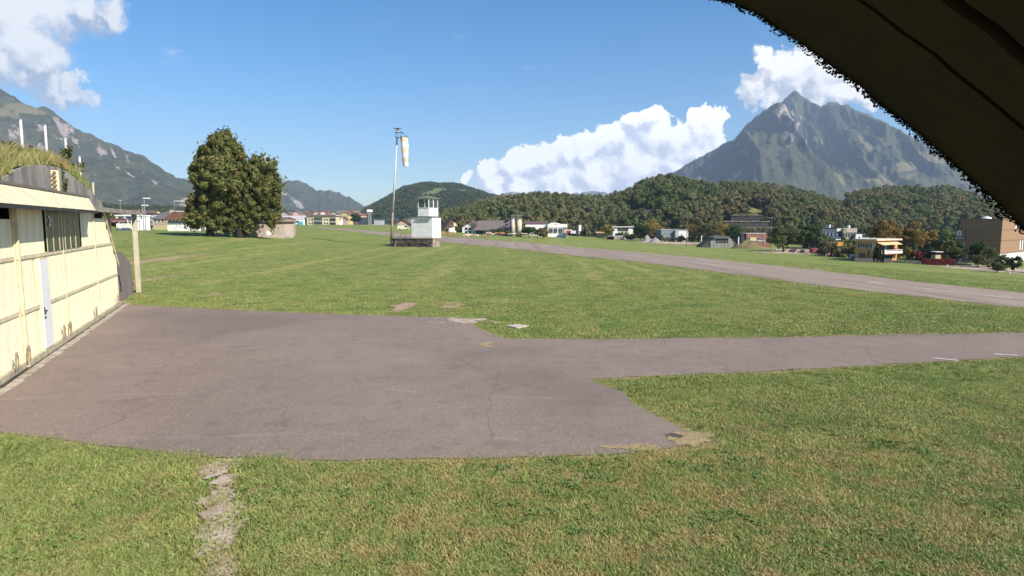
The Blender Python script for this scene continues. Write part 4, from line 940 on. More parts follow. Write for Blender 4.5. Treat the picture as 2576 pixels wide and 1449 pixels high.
# ------------------------------------------------------------------ CONTROL TOWER
g = gp(1089, 622); k_ = g.y / F; aT = R(20); ca, sa_ = math.cos(aT), math.sin(aT)
def mL(px): return px * k_ / (ca - .13 * sa_)
def mR(px): return px * k_ / (sa_ + .13 * ca)
zp = 23.5 * k_; Lp = mL(110); Wp = mR(19)
PL = thing('stone_platform', 'low dark rubble stone platform carrying the white tower and mast', 'platform', g, -aT)
part('core', MB().box(-Lp + .12, -.12, .12, Wp - .12, -.5, zp - .2), mat('mortar', (.11, .095, .08), (.07, .06, .05)), PL)
stm = [mat('rubble_shaded', (.15, .12, .10), (.06, .05, .045), 1.5, .95, .5, 8, isl=.35), mat('rubble_pale', (.36, .30, .23), (.18, .14, .11), 1.2, .95, .5, 8, isl=.25)]  # shade put into colour: left face mostly dark stones, right face all pale
rr = random.Random(12); zc = -.3; crs = 4; ch = (zp + .3 - .2) / crs
for r in range(crs):
    x = -Lp
    while x < -.05:
        w = min(rr.uniform(.6, 1.2), -x); 
        hole = r in (1,) and any(abs(x + w / 2 - hx) < .55 for hx in (-Lp * .60, -Lp * .22))
        if not hole: part('stone', MB().box(x, x + w - .05, rr.uniform(-.06, .03), .2, zc + r * ch, zc + (r + 1) * ch - .04), stm[1] if x > -Lp * .2 and rr.random() < .6 else stm[0], PL)
        x += w
    y = .05
    while y < Wp:
        w = min(rr.uniform(.5, 1.0), Wp - y + .01); part('stone', MB().box(-.2, rr.uniform(-.02, .06), y, y + w - .05, zc + r * ch, zc + (r + 1) * ch - .04), stm[1], PL); y += w
part('top_slab', MB().box(-Lp - .12, .12, -.12, Wp + .1, zp - .2, zp), mat('slab_top', (.34, .27, .21), (.2, .16, .13), 2, .9, .3), PL)
part('timber_prop', MB().hexa([(-Lp * .88, -.6, -.2), (-Lp * .85, -.6, -.2), (-Lp * .85, -.45, -.2), (-Lp * .88, -.45, -.2), (-Lp * .86, -.15, zp * .7), (-Lp * .83, -.15, zp * .7), (-Lp * .83, -.05, zp * .7), (-Lp * .86, -.05, zp * .7)]), GREYW, PL)
TW = thing('control_tower', 'small white airfield control tower with glazed cabin standing on a stone platform', 'tower', g + Vector((0, 0, zp)), -aT)
Lb = mL(53.5); Wb = mR(23.5); zb1 = 52 * k_; ins = .12
part('lower_box', MB().box(-Lb - .1, -ins, ins, Wb - .1, 0, zb1), WHITE, TW)
part('base_streaks', MB().box(-Lb - .11, -ins + .01, ins - .012, ins - .004, .0, .28), mat('stained_plinth', (.55, .45, .38), (.72, .66, .6), 4, .9), TW)
part('roof_deck', MB().box(-Lb - .3, 0.08, -.08, Wb + .1, zb1, zb1 + .14), mat('deck_edge', (.09, .085, .12)), TW)
part('gutter_bar', MB().box(-Lb * .78, -Lb * .12, -.12, ins, zb1 - .55, zb1 - .38), mat('bar_grey', (.34, .30, .32)), TW)
x1 = -mL(11); x0 = x1 - mL(28); y0 = ins + .25; y1 = y0 + mR(23.5); z0 = zb1 + .14; zs = z0 + 21 * k_; zw = z0 + 43 * k_
cab = thing('x', 'x', 'x') if False else None
part('cabin_wall', MB().box(x0, x1, y0, y1, z0, zs), WHITE, TW)
fw = .13
for (a, b, c, d) in ((x0, x0 + fw, y0, y0 + fw), ((x0 + x1) / 2 + .25, (x0 + x1) / 2 + .25 + fw * .6, y0, y0 + fw * .6), (x1 - fw, x1, y0, y0 + fw), (x1 - fw, x1, y1 - fw, y1), (x0, x0 + fw, y1 - fw, y1), (x1 - fw, x1, (y0 + y1) / 2 - .1, (y0 + y1) / 2 + .1), (x0, x0 + fw, (y0 + y1) / 2 - .1, (y0 + y1) / 2 + .1)):
    part('window_post', MB().box(a, b, c, d, zs, zw), WHITE, TW)
part('sill', MB().box(x0 - .06, x1 + .06, y0 - .06, y0 + .04, zs - .03, zs + .05).box(x1 - .04, x1 + .06, y0 + .04, y1, zs - .03, zs + .05), WHITE, TW)
pg = mat('cabin_glass', (.05, .06, .06), rough=.08, spec=.5)
gl = bpy.data.materials.new('clear_glass'); gl.use_nodes = True; nt = gl.node_tree; b_ = nt.nodes['Principled BSDF']; b_.inputs['Base Color'].default_value = (.08, .10, .10, 1); b_.inputs['Roughness'].default_value = .05; b_.inputs['Alpha'].default_value = .38
for q in ((x0 + fw, x1 - fw, y0 + .05, y0 + .06), (x0 + fw, x1 - fw, y1 - .06, y1 - .05)): part('window_pane', MB().box(*q, zs, zw), gl, TW)
for q in ((x1 - .06, x1 - .05), (x0 + .05, x0 + .06)): part('window_pane', MB().box(*q, y0 + fw, y1 - fw, zs, zw), gl, TW)
part('top_beam', MB().box(x0, x1, y0, y1, zw, zw + .14), WHITE, TW)
mb = MB(); ov = .35; zr = zw + .14; mb.add([(x0 - ov, y0 - ov, zr), (x1 + ov, y0 - ov, zr), (x1 + ov, y1 + ov, zr), (x0 - ov, y1 + ov, zr), (x0 - ov, y0 - ov, zr + .1), (x1 + ov, y0 - ov, zr + .1), (x1 + ov, y1 + ov, zr + .1), (x0 - ov, y1 + ov, zr + .1), ((x0 + x1) / 2, (y0 + y1) / 2, zr + .55)],
    [(3, 2, 1, 0), (0, 1, 5, 4), (1, 2, 6, 5), (2, 3, 7, 6), (3, 0, 4, 7), (4, 5, 8), (5, 6, 8), (6, 7, 8), (7, 4, 8)]); part('hip_roof', mb, mat('green_grey_roof', (.16, .18, .14), (.1, .11, .09)), TW)
part('downpipe', MB().tube((x0 - .05, y0 + .1, z0 - .1), (x0 - .05, y0 + .1, zw), .05), GREYW, TW)
# hoop on the platform
hp = thing('iron_hoop', 'thin iron ladder hoop standing on the platform beside the mast', 'hoop', g + Vector((-ca, sa_, 0)) * mL(80) / 1.0 + Vector((0, 0, zp)), -aT)
m_ = MB()
for kk in range(8):
    a0 = math.pi * kk / 8; a1 = math.pi * (kk + 1) / 8; m_.tube((.55 * math.cos(a0), .5, .75 * math.sin(a0)), (.55 * math.cos(a1), .5, .75 * math.sin(a1)), .035, .035, 5)
part('hoop', m_, DARK, hp)
# windsock mast
mb0 = g + Vector((-ca, sa_, 0)) * mL(106) + Vector((0, 0, zp)); q0 = gp(984, 620)
MS = thing('windsock_mast', 'tall leaning white and rusty windsock mast on the stone platform', 'mast', mb0)
Ym = mb0.y; topv = pos(999, 347, Ym) - mb0; bt = pos(984.5, 597, Ym) - mb0; mid = bt + (topv - bt) * .25
part('lower_pole', MB().tube((bt.x, 0, bt.z - .4), (mid.x, 0, mid.z), .22, .2, 10), mat('rusty_pole', (.30, .22, .17), (.2, .15, .12), 3, .7), MS, smooth=True)
part('upper_pole', MB().tube((mid.x, 0, mid.z), bt.lerp(topv, .93), .2, .12, 10), mat('mast_paint', (.52, .50, .50), (.42, .40, .41), 2, .5), MS, smooth=True)
part('top_pole', MB().tube(bt.lerp(topv, .93), topv, .15, .12, 8), DARK, MS)
tz = topv
k2 = Ym / F
part('head_frame', MB().box(tz.x - .3, tz.x + .3, -.2, .2, tz.z, tz.z + .12).tube((tz.x - .25, 0, tz.z), (tz.x - .25, 0, tz.z + 12 * k2), .05).tube((tz.x + .2, 0, tz.z), (tz.x + .2, 0, tz.z + 12 * k2), .05).box(tz.x - .4, tz.x + 1.1, -.12, .12, tz.z + 12 * k2, tz.z + 13.5 * k2), DARK, MS)
lt = tz.z + 13.5 * k2
part('beacon_lamp', MB().tube((tz.x + .1, 0, lt), (tz.x + .1, 0, lt + 9 * k2), .22, .22, 10), mat('lamp_glass', (.45, .5, .52), rough=.2), MS); part('beacon_cap', MB().tube((tz.x + .1, 0, lt + 9 * k2), (tz.x + .1, 0, lt + 12 * k2), .75, .15, 12).box(tz.x - .7, tz.x + .9, -.04, .04, lt + 9 * k2, lt + 9.6 * k2), STEEL, MS)
part('light_wires', MB().tube((tz.x - .5, 0, lt), (tz.x + .1, 0, lt + 9 * k2), .02).tube((tz.x + .9, 0, lt), (tz.x + .1, 0, lt + 9 * k2), .02), DARK, MS)
WS = thing('windsock', 'limp orange and white banded windsock hanging from the mast arm', 'windsock', pos(1015.5, 345, Ym))
org = mat('sock_orange', (.74, .56, .38), (.66, .48, .3), 2, .9); wh = mat('sock_white', (.82, .79, .77), rough=.9)
ringp = [(1015.5, 345, 9.6), (1016.5, 357, 9.0), (1018, 371, 8.6), (1018.8, 384, 8.1), (1019.5, 397, 7.6), (1020.3, 408, 6.9), (1020.8, 418.5, 6.2)]
for i in range(6):
    a, b = ringp[i], ringp[i + 1]; pa = pos(a[0], a[1], Ym) - WS.location; pb = pos(b[0], b[1], Ym) - WS.location; n = 12; vs = []
    for p_, r_, ph in ((pa, a[2] * k2, i), (pb, b[2] * k2, i + 1)):
        for q in range(n):
            t = 2 * math.pi * q / n; rr2 = r_ * (1 + .12 * math.sin(3 * t + ph)); vs.append((p_.x + rr2 * math.cos(t), p_.y + rr2 * .7 * math.sin(t), p_.z))
    part('sock_band', MB().add(vs, [(q, (q + 1) % n, (q + 1) % n + n, q + n) for q in range(n)]), org if i % 2 == 0 else wh, WS, smooth=True)
m_ = MB()
for q in range(12):
    t0, t1 = 2 * math.pi * q / 12, 2 * math.pi * (q + 1) / 12; rr2 = 9.7 * k2; m_.tube((rr2 * math.cos(t0), rr2 * .7 * math.sin(t0), 0), (rr2 * math.cos(t1), rr2 * .7 * math.sin(t1), 0), .05, .05, 5)
top_c = Vector((tz.x + 1.0, 0, tz.z + 12 * k2)) + mb0 - WS.location
for sgn in (-1, 1): m_.tube((sgn * 9.6 * k2, 0, 0), top_c, .03)
part('hoop_frame', m_, DARK, WS)

# ------------------------------------------------------------------ GENERIC BUILDINGS
_wm = {}
def winmesh(w, h, fr_m):
    k = (round(w, 2), round(h, 2), fr_m.name)
    if k not in _wm:
        t = min(.09, w * .12); f = MB().box(0, w, -.05, .02, 0, t).box(0, w, -.05, .02, h - t, h).box(0, t, -.05, .02, t, h - t).box(w - t, w, -.05, .02, t, h - t)
        if w > .9: f.box(w / 2 - t / 2, w / 2 + t / 2, -.045, .02, t, h - t)
        _wm[k] = (f.mesh('window', fr_m), MB().box(t, w - t, -.02, .01, t, h - t).mesh('pane', GLASS))
    return _wm[k]
def window(parent, x, z, w, h, y=0.0, fr_m=None, rz=0):
    a, b = winmesh(w, h, fr_m or WHITE); o = ob('window', a, parent, (x, y, z), rz); ob('pane', b, o); return o
def house(px0, px1, yb, yt, name, label, cat='house', wall=CREAM, roof=ROOFB, style='side', depth=9, yaw=0, floors=2, cols=3, Y=None, eave=.55, ov=.5, group=None, side=0, win=None, loc=None, door=False, chim=False, wfr=None, sink=1.5):
    g = loc or (gY((px0 + px1) / 2, Y) if Y else gp((px0 + px1) / 2, yb)); sc = g.y / F
    if Y: g.z = pos((px0 + px1) / 2, yb, g.y).z
    w = (px1 - px0) * sc; H = (yb - yt) * sc
    sink = max(sink, min(12, g.z - float(T(g.x, g.y)) + .6)) if loc is None else 3.0; t = thing(name, label, cat, g, yaw, group)
    he = H * eave if style != 'flat' else H - .35
    if style == 'flat':
        part('wall', MB().box(-w / 2, w / 2, 0, depth, -sink, he), wall, t); part('roof', MB().box(-w / 2 - ov * .4, w / 2 + ov * .4, -ov * .4, depth + ov * .4, he + .003, H), roof, t)
    elif style == 'side':
        wl = MB().prism([(0, -sink), (depth, -sink), (depth, he), (depth / 2, H - .25), (0, he)], -w / 2, w / 2); wl.v = [(y, x, z) for x, y, z in wl.v]; wl.f = [f[::-1] for f in wl.f]; part('wall', wl, wall, t)
        dz = (H - he); dy = depth / 2; ex = ov; ez = ex * dz / dy
        for sg in (0, 1):
            y0_, y1_ = (-ex, dy) if sg == 0 else (depth + ex, dy)
            part('roof', MB().hexa([(-w / 2 - ov, y0_, he - ez), (w / 2 + ov, y0_, he - ez), (w / 2 + ov, y1_, H - .001 * sg), (-w / 2 - ov, y1_, H - .001 * sg), (-w / 2 - ov, y0_, he - ez + .18), (w / 2 + ov, y0_, he - ez + .18), (w / 2 + ov, y1_, H + .18), (-w / 2 - ov, y1_, H + .18)]), roof, t)
    else:
        part('wall', MB().prism([(-w / 2, -sink), (w / 2, -sink), (w / 2, he), (0, H - .25), (-w / 2, he)], 0, depth), wall, t)
        ex = ov; ez = ex * (H - he) / (w / 2)
        for sg in (-1, 1):
            xe = sg * (w / 2 + ex); part('roof', MB().hexa([(xe, -ov, he - ez), (0, -ov, H), (0, depth + ov, H), (xe, depth + ov, he - ez), (xe, -ov, he - ez + .18), (0, -ov, H + .18), (0, depth + ov, H + .18), (xe, depth + ov, he - ez + .18)]), roof, t)
    if cols:
        fh = he / floors; ww_ = win[0] if win else min(1.2, w / cols * .5); wh_ = win[1] if win else min(1.3, fh * .5)
        for f in range(floors):
            for c in range(cols):
                if door and f == 0 and c == cols // 2: part('door', MB().box(-.5 + (c + .5) * w / cols - w / 2, .5 + (c + .5) * w / cols - w / 2, -.05, .03, 0, min(2.1, fh * .9)), WOOD, t); continue
                window(t, -w / 2 + (c + .5) * w / cols - ww_ / 2, f * fh + fh * .32, ww_, wh_, fr_m=wfr)
        if side:
            for f in range(floors):
                for c in range(side): window(t, w / 2, f * fh + fh * .32, ww_, wh_, (c + .5) * depth / side - ww_ / 2, wfr, math.pi / 2)
    if chim: part('chimney', MB().box(w * .15, w * .15 + .7, depth * .3, depth * .3 + .7, H * .8, H + .9), CONC_L, t)
    t['w'] = w; return t, w, H, sc

# --- left: white shed with tiled roof
t, w, H, sc = house(421, 502, 581, 557, 'shed', 'low white shed with a mossy brown tiled roof left of the big trees', 'shed', WHITE, ROOFB, 'flat', 6.5, R(-3), 1, 0)
del_ = [c for c in t.children if c.name.startswith('roof')]
for c in del_: bpy.data.objects.remove(c)
he = (581 - 553) * sc; rh = (581 - 533) * sc; mb = MB()
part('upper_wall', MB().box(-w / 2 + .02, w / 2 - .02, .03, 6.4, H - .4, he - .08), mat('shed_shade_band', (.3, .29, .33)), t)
part('roof_board', MB().hexa([(-w / 2 - .5, -.8, he - .1), (w / 2 + .7, -.8, he - .1), (w / 2 + .7, 3.2, rh - .08), (-w / 2 - .5, 3.2, rh - .08), (-w / 2 - .5, -.8, he), (w / 2 + .7, -.8, he), (w / 2 + .7, 3.2, rh), (-w / 2 - .5, 3.2, rh)]), WOOD, t)
part('roof_board', MB().hexa([(-w / 2 - .5, 3.2, rh - .08), (w / 2 + .7, 3.2, rh - .08), (w / 2 + .7, 7.2, he - .1), (-w / 2 - .5, 7.2, he - .1), (-w / 2 - .5, 3.2, rh), (w / 2 + .7, 3.2, rh), (w / 2 + .7, 7.2, he), (-w / 2 - .5, 7.2, he)]), ROOFB, t)
rt = MB(); rows_ = 13; cols_ = 46; r9 = random.Random(5)
for i in range(rows_):
    u0, u1 = i / rows_, (i + 1.12) / rows_
    for j in range(cols_):
        xa = -w / 2 - .5 + (w + 1.2) * j / cols_; xb = xa + (w + 1.2) / cols_ - .02; dz_ = r9.uniform(0, .035)
        ya, yb_ = -.8 + 4 * u0, -.8 + 4 * u1; za, zb_ = he + (rh - he) * u0, he + (rh - he) * u1
        rt.hexa([(xa, ya, za + .03 + dz_), (xb, ya, za + .03 + dz_), (xb, yb_, zb_ + .005), (xa, yb_, zb_ + .005), (xa, ya, za + .07 + dz_), (xb, ya, za + .07 + dz_), (xb, yb_, zb_ + .03), (xa, yb_, zb_ + .03)])
o = part('roof_tiles', rt, mat('mossy_tile', (.12, .06, .045), (.20, .10, .045), .5, .9), t); o['kind'] = 'stuff'
for j in range(10): part('rafter_end', MB().box(-w / 2 - .3 + (w + .8) * j / 9.5, -.3 + .12 - w / 2 + (w + .8) * j / 9.5, -.75, -.3, he - .28, he - .12), WHITE, t)
part('graffiti', MB().box(-w * .22, -w * .20, -.006, -.002, .9, 1.4).box(-w * .1, .0, -.006, -.002, .8, .86).box(-w * .14, -w * .12, -.006, -.002, .8, 1.3).box(.02, w * .12, -.006, -.002, .95, 1.0), mat('faded_scrawl', (.45, .45, .5)), t)
part('hatch', MB().box(w * .14, w * .18, -.03, .01, .9, 1.3), mat('hatch_brown', (.35, .27, .2)), t)
for j in range(3):
    lb = thing('plank', ['dark plank leaning on the shed end wall, nearest the wall', 'dark plank leaning on the shed end wall, the middle one', 'dark plank leaning furthest out from the shed end wall'][j], 'plank', t.location + Vector((w / 2 + .35 + j * .35, .5, 0)), 0); part('board', MB().hexa([(0, 0, -.1), (.25, 0, -.1), (.25, .1, -.1), (0, .1, -.1), (-.8, 0, 2.4), (-.55, 0, 2.4), (-.55, .1, 2.4), (-.8, .1, 2.4)]), WOOD, lb)
# --- concrete store and slatted hut
t, w, H, sc = house(628, 716, 597, 557.5, 'concrete_store', 'plain pink grey concrete store beside the big trees', 'store', CONC_L, mat('thin_dark_roof', (.06, .05, .045)), 'flat', 6, R(2), 1, 0)
part('plinth', MB().box(-w * .12, w / 2 + .15, -.18, 0, -1, H * .17), mat('pale_plinth', (.5, .41, .33)), t)
part('joint', MB().box(-w * .09, -w * .085, -.02, .01, H * .17, H * .93), mat('joint_dark', (.15, .12, .1)), t)
part('outlet', MB().box(w / 2 + .1, w / 2 + .9, -.1, .5, -.1, .12), CONC, t)
house(668, 712, 566, 548, 'plank_hut', 'weathered vertical plank hut behind the concrete store', 'hut', mat('grey_planks', (.36, .27, .21), (.22, .16, .13), 2, .9, stretch=(14, 14, .3)), GREYW, 'side', 8, 0, 1, 0, Y=t.location.y + 9, eave=.7, ov=.1)
# --- big trees
tx = [(527, 596, 'left'), (600, 598, 'right')]
def bigtree(px, yb, yt, x0, x1, label, parts_, n, seed):
    g = gp(px, yb); sc = g.y / F; t = thing('chestnut_tree', label, 'tree', g, 0, 'big autumn trees beside the concrete store'); VV = []; FF = []; b = 0; tips = []
    for (cx, cy, rx, ry, kk) in parts_:
        V, Fq, tp = crown_arrays(2.14 * rx * sc, 2 * rx * sc * .85, 2.1 * ry * sc, int(n * kk), .30, int(52 * kk) + 14, seed); seed += 1
        o_ = np.array([(cx - px) * sc, 0, (yb - cy - ry) * sc]); VV.append(V + o_); FF.append(Fq + b); b += len(V); tips += [tuple(c + o_) for c in tp[:4]]
    rs = np.random.RandomState(seed + 99); allv = np.concatenate(VV).reshape(-1, 4, 3); cc_ = allv.mean(1); mid = cc_.mean(0); pick = rs.choice(len(cc_), 2600, replace=False); dr = cc_[pick] - mid; ln = np.linalg.norm(dr / np.array([1, .8, 1.15]), axis=1); far = ln > np.percentile(ln, 55)
    sp = allv[pick[far]] + (dr[far] / np.linalg.norm(dr[far], axis=1)[:, None] * rs.uniform(.2, 1.5, far.sum())[:, None])[:, None, :]
    VV.append(sp.reshape(-1, 3)); FF.append(np.arange(len(sp) * 4).reshape(-1, 4) + b)
    ob('crown', nmesh('crown', np.concatenate(VV), np.concatenate(FF), L_CHEST), t); part('trunk', trunk_mb((yb - yt) * sc * .8, 8 * sc, tips[:18], .3, seed), mat('dark_bark', (.035, .028, .022), (.02, .016, .013), 3, .95, .4), t)
    return t
bigtree(528, 595, 338, 475, 640, 'large yellow green chestnut tree, the taller one with the pointed top', [(572, 388, 44, 48, 1.2), (540, 398, 34, 38, .6), (600, 400, 30, 36, .5), (512, 430, 26, 34, .4), (560, 445, 62, 60, 1.6), (535, 500, 50, 48, 1.2), (520, 540, 42, 30, .9), (590, 480, 50, 60, 1.2), (604, 440, 28, 35, .5), (515, 455, 24, 30, .3), (495, 522, 20, 22, .3), (505, 552, 34, 26, .6), (490, 540, 24, 26, .4), (560, 565, 28, 22, .5), (570, 358, 30, 20, .35), (572, 548, 28, 26, .6)], 15000, 3)
bigtree(604, 598, 398, 600, 712, 'broad chestnut tree with drooping right side, shorter of the two beside the concrete store', [(665, 430, 34, 32, .7), (685, 465, 28, 42, .7), (655, 475, 42, 50, 1.0), (630, 520, 36, 42, .8), (690, 520, 18, 38, .5), (680, 548, 16, 28, .35), (650, 432, 24, 28, .4), (625, 555, 24, 22, .4), (598, 560, 22, 18, .4)], 15000, 23)
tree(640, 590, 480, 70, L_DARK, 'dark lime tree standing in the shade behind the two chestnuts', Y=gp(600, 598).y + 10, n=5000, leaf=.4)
# things under the trees
SILV = mat('silver_wrap', (.50, .50, .52), (.35, .35, .38), 3, .35, metal=.2)
for i, (px, yb, yt, wp, lab) in enumerate([(527, 584, 575, 13, 'dark silver wrapped sack, leftmost under the trees'), (544, 586, 577, 14, 'pale wrapped sack next to the leftmost one under the trees'), (563, 587, 579, 12, 'small grey crate sized sack in front of the cable reels'), (648, 594, 580, 15, 'pointed silver wrapped sack right of the trunks'), (662, 596, 584, 9, 'slim grey sack in front of the concrete store'), (675, 597, 580, 18, 'bright white wrapped bale against the concrete store')]):
    g_ = gp(px, yb); sc = g_.y / F; t = thing('wrapped_sack', lab, 'sack', g_, 0, 'wrapped sacks under the chestnut trees'); h = (yb - yt) * sc
    part('sack', MB().ball((0, 0, h * .45), wp * sc / 2, wp * sc / 2 * .8, h * .55, 10, 6, .12), WHITE if i in (1, 5) else SILV, t, smooth=True); part('tie', MB().ball((0, 0, h * .98), h * .12, h * .12, h * .12, 6, 4), DARK, t)
for i, (px, yb, r, lab) in enumerate([(573, 586, 7, 'dark empty cable reel, left one under the trees'), (590, 588, 10, 'large pale faced cable reel beside the tree trunk')]):
    g_ = gp(px, yb); sc = g_.y / F; r_ = r * sc; t = thing('cable_reel', lab, 'reel', g_ + Vector((0, .5, 0)), R(15), 'cable reels under the trees')
    for yy_ in (-.5, .5): part('flange', MB().tube((0, yy_, r_), (0, yy_ + .08, r_), r_, r_, 16), GREYW, t)
    part('drum', MB().tube((0, -.42, r_), (0, .5, r_), r_ * .55, r_ * .55, 14), DARK, t)
tree(612, 596, 574, 26, L_OLIVE, 'low bramble bush growing round the reel and trunk', 'bush', cat='bush', n=1500, trunk=.02, leaf=.2)
# pine at far left, lamps
def lamp(px, yb, yt, label, Y, arm=1):
    g_ = gY(px, Y); g_.z = pos(px, yb, Y).z; sc = Y / F; h = (yb - yt) * sc; t = thing('street_lamp', label, 'lamp', g_, 0, 'street lamps of the village road')
    part('pole', MB().tube((0, 0, -3), (0, 0, h), .16, .10, 8), STEEL, t); part('lamp_head', MB().box(-.2, 1.6 * arm, -.25, .25, h - .05, h + .22), WHITE, t)
lamp(366, 564, 500.5, 'tall street lamp with a short white head left of the shed roof', 170); lamp(361, 562, 518, 'shorter thin lamp pole just left of the tall street lamp', 176); lamp(441, 556, 507, 'distant street lamp with a long arm above the shed roof', 330, 3)
lamp(305.5, 545, 505, 'thin bare pole above the gantry beam', 300, .3)

# ------------------------------------------------------------------ LEFT VILLAGE
BLK = mat('dark_fascia', (.05, .05, .055)); YELW = mat('yellow_render', (.62, .52, .25)); ROSE = mat('rose_render', (.5, .35, .28)); LG = mat('light_grey_render', (.42, .42, .44))
t, w, H, sc = house(292, 336, 562, 541, 'garage_building', 'low white garage building with two dark bays seen under the gantry', 'garage', WHITE, WHITE, 'flat', 8, 0, 1, 0, Y=175)
for a in (-.36, .08): part('bay_opening', MB().box(w * a, w * (a + .30), -.03, .02, .3, H * .8), DARK, t)
def car(px, yb, col, label, Y=None, ln=4.3, rz=0, group=None, van=False, name='parked_car', ht_=1.45):
    g_ = gp(px, yb) if Y is None else gY(px, Y)
    if Y: g_.z = pos(px, yb, Y).z
    t = thing(name, label, 'van' if van else 'car', g_, rz, group); h = ht_ * (1.45 if van else 1); L = ln / 2
    prof = [(-L, .35), (L, .35), (L, .75), (L * .72, .9), (L * .42, h), (-L * .62, h), (-L * .9, .95), (-L, .85)] if not van else [(-L, .35), (L, .35), (L, .95), (L * .75, 1.15), (L * .55, h), (-L, h)]
    part('body', MB().prism(prof, -.85, .85), mat('car_' + label.split()[0] + str(len(MATS)), col, rough=.35, spec=.6), t)
    wpf = [(L * .66, .95), (L * .40, h - .08), (-L * .58, h - .08), (-L * .82, .95)] if not van else [(L * .74, 1.2), (L * .56, h - .12), (L * .2, h - .12), (L * .2, 1.2)]
    part('side_glass', MB().prism(wpf, -.87, .87), GLASS, t)
    for x in (-L * .62, L * .62):
        for y in (-.8, .8): part('wheel', MB().tube((x, y - .1, .33), (x, y + .1, .33), .33, .33, 12), DARK, t)
    return t
car(297, 562, (.5, .12, .15), 'red parked car at the left garage bay', 172); car(325, 562, (.08, .16, .4), 'blue parked car at the right garage bay', 172); car(311, 562.5, (.35, .18, .18), 'dull red small car between the garage bays', 171)
house(383, 421, 562, 535, 'house', 'house with a broad dark grey roof and cream wall left of the shed', 'house', YELW, ROOFG, 'side', 12, R(-8), 1, 2, Y=190, eave=.42, chim=True)
house(360, 388, 560, 537, 'hall', 'dark fascia hall behind the street lamp', 'hall', LG, BLK, 'flat', 10, 0, 1, 2, Y=215)
rv = random.Random(31)
walls = [WHITE, CREAM, ROSE, LG, YELW]
for i in range(60):
    px = rv.uniform(250, 505) if i < 36 else rv.uniform(700, 900); yb = 549 - rv.uniform(0, 11) if i < 36 else 550 - rv.uniform(0, 8); Yd = 700 + (548 - yb) * 25; h = rv.uniform(5, 7.5); wd = rv.uniform(8, 14)
    ph = h / Yd * F; pw = wd / Yd * F
    house(px - pw / 2, px + pw / 2, yb, yb - ph, 'village_house', ['rose', 'cream', 'pale grey', 'rosy', 'yellow'][i % 5] + ' walled house with ' + ['brown', 'red', 'grey'][i % 3] + ' pitched roof among trees in the far village', 'house', [ROSE, CREAM, LG, ROSE, YELW][i % 5], [ROOFB, ROOFR, ROOFG][i % 3], ['side', 'front'][i % 2], 10, rv.uniform(-.5, .5), 2, 2, Y=Yd, group='far village houses on the left', sink=8)
house(445, 468, 548, 531, 'office_block', 'flat white office block above the shed roof', 'building', WHITE, WHITE, 'flat', 12, 0, 3, 3, Y=420)
house(425, 440, 556, 541, 'house', 'small yellow flat roofed house between grey roof and shed', 'house', YELW, WHITE, 'flat', 8, 0, 2, 2, Y=300)
t = thing('garden_fence', 'low pale fence and wall along the village road', 'fence', gY(390, 168)); t.location.z = pos(390, 563, 168).z
for i in range(14): part('fence_post', MB().box(-7.5 + i * 1.0, -7.35 + i * 1.0, -.05, .05, -.4, .9), WHITE, t)
part('low_wall', MB().box(-1, 9, -.1, .2, -.5, .45), mat('wall_rose', (.42, .32, .26)), t)
for i, (px, yb, yt, w_, lm, lab) in enumerate([(346, 562, 538, 22, L_GREEN, 'green tree right behind the gantry post'), (378, 562, 543, 16, L_GREEN, 'small green tree beside the tall street lamp'), (326, 556, 528, 30, L_DARK, 'dark tree behind the garage building'), (290, 558, 525, 26, L_OLIVE, 'olive tree left of the garage building'), (405, 563, 553, 12, L_GREEN, 'low hedge like bush under the grey roofed house'), (500, 556, 535, 20, L_OLIVE, 'olive tree between shed and chestnut'), (470, 552, 538, 18, L_DARK, 'dark tree above the shed ridge')]):
    tree(px, yb, yt, w_, lm, lab, Y=185 + i * 9, n=1300, leaf=.5, trunk=.12)
t = tree(273, 520, 489, 14, L_DARK, 'dark pointed conifer above the gantry beam', 'conifer', Y=60, n=900, shape='cone', trunk=.1, leaf=.18)
# ------------------------------------------------------------------ CENTRE FAR
def simple(name, label, cat, px, yb, Y=None, yaw=0, group=None):
    g_ = gY(px, Y) if Y else gp(px, yb)
    if Y: g_.z = pos(px, yb, Y).z
    return thing(name, label, cat, g_, yaw, group), g_.y / F
YF = 620
t, w, H, sc = house(700, 764, 567, 544, 'industrial_hall', 'long white industrial hall right of the concrete store', 'hall', WHITE, mat('pale_roof', (.5, .46, .46)), 'side', 26, R(-4), 1, 0, Y=YF, eave=.68, ov=.3)
part('window_strip', MB().box(w * .1, w * .34, -.08, .02, H * .3, H * .5), GLASS, t); part('turquoise_annex', MB().box(w * .34, w * .5, -2.5, .0, -1, H * .42), mat('turquoise', (.12, .42, .45)), t); part('wall_line', MB().box(-w * .5, w * .1, -.04, .0, H * .36, H * .38), ROSE, t)
t, w, H, sc = house(772, 846, 568.5, 540, 'apartment_block', 'cream apartment block with deep dark balconies and a grey roof', 'building', CREAM, ROOFG, 'flat', 16, R(-2), 2, 0, Y=YF)
part('roof', MB().prism([(-w * .53, H * .84), (w * .53, H * .84), (w * .45, H), (-w * .45, H)], -1, 17), ROOFG, t)
part('penthouse', MB().box(-w * .06, w * .04, 3, 7, H, H + 2.0), WHITE, t)
for k in (.16, .5): part('balcony', MB().box(-w * .27, w * .02, -.4, .05, H * k, H * (k + .22)), GLASS, t); 
part('balcony_rail', MB().box(-w * .28, w * .03, -.7, -.42, H * .40, H * .47), LG, t); part('balcony_post', MB().box(-w * .29, -w * .27, -.7, -.1, 0, H * .8), CREAM, t)
for x in (-.44, -.35, .08, .17): 
    for z in (.16, .48): window(t, w * x, H * z, 1.6, 1.5, -.02, DARK)
part('side_bay', MB().box(w * .28, w * .48, -.3, .05, H * .12, H * .32).box(w * .28, w * .48, -.3, .05, H * .42, H * .68), DARK, t)
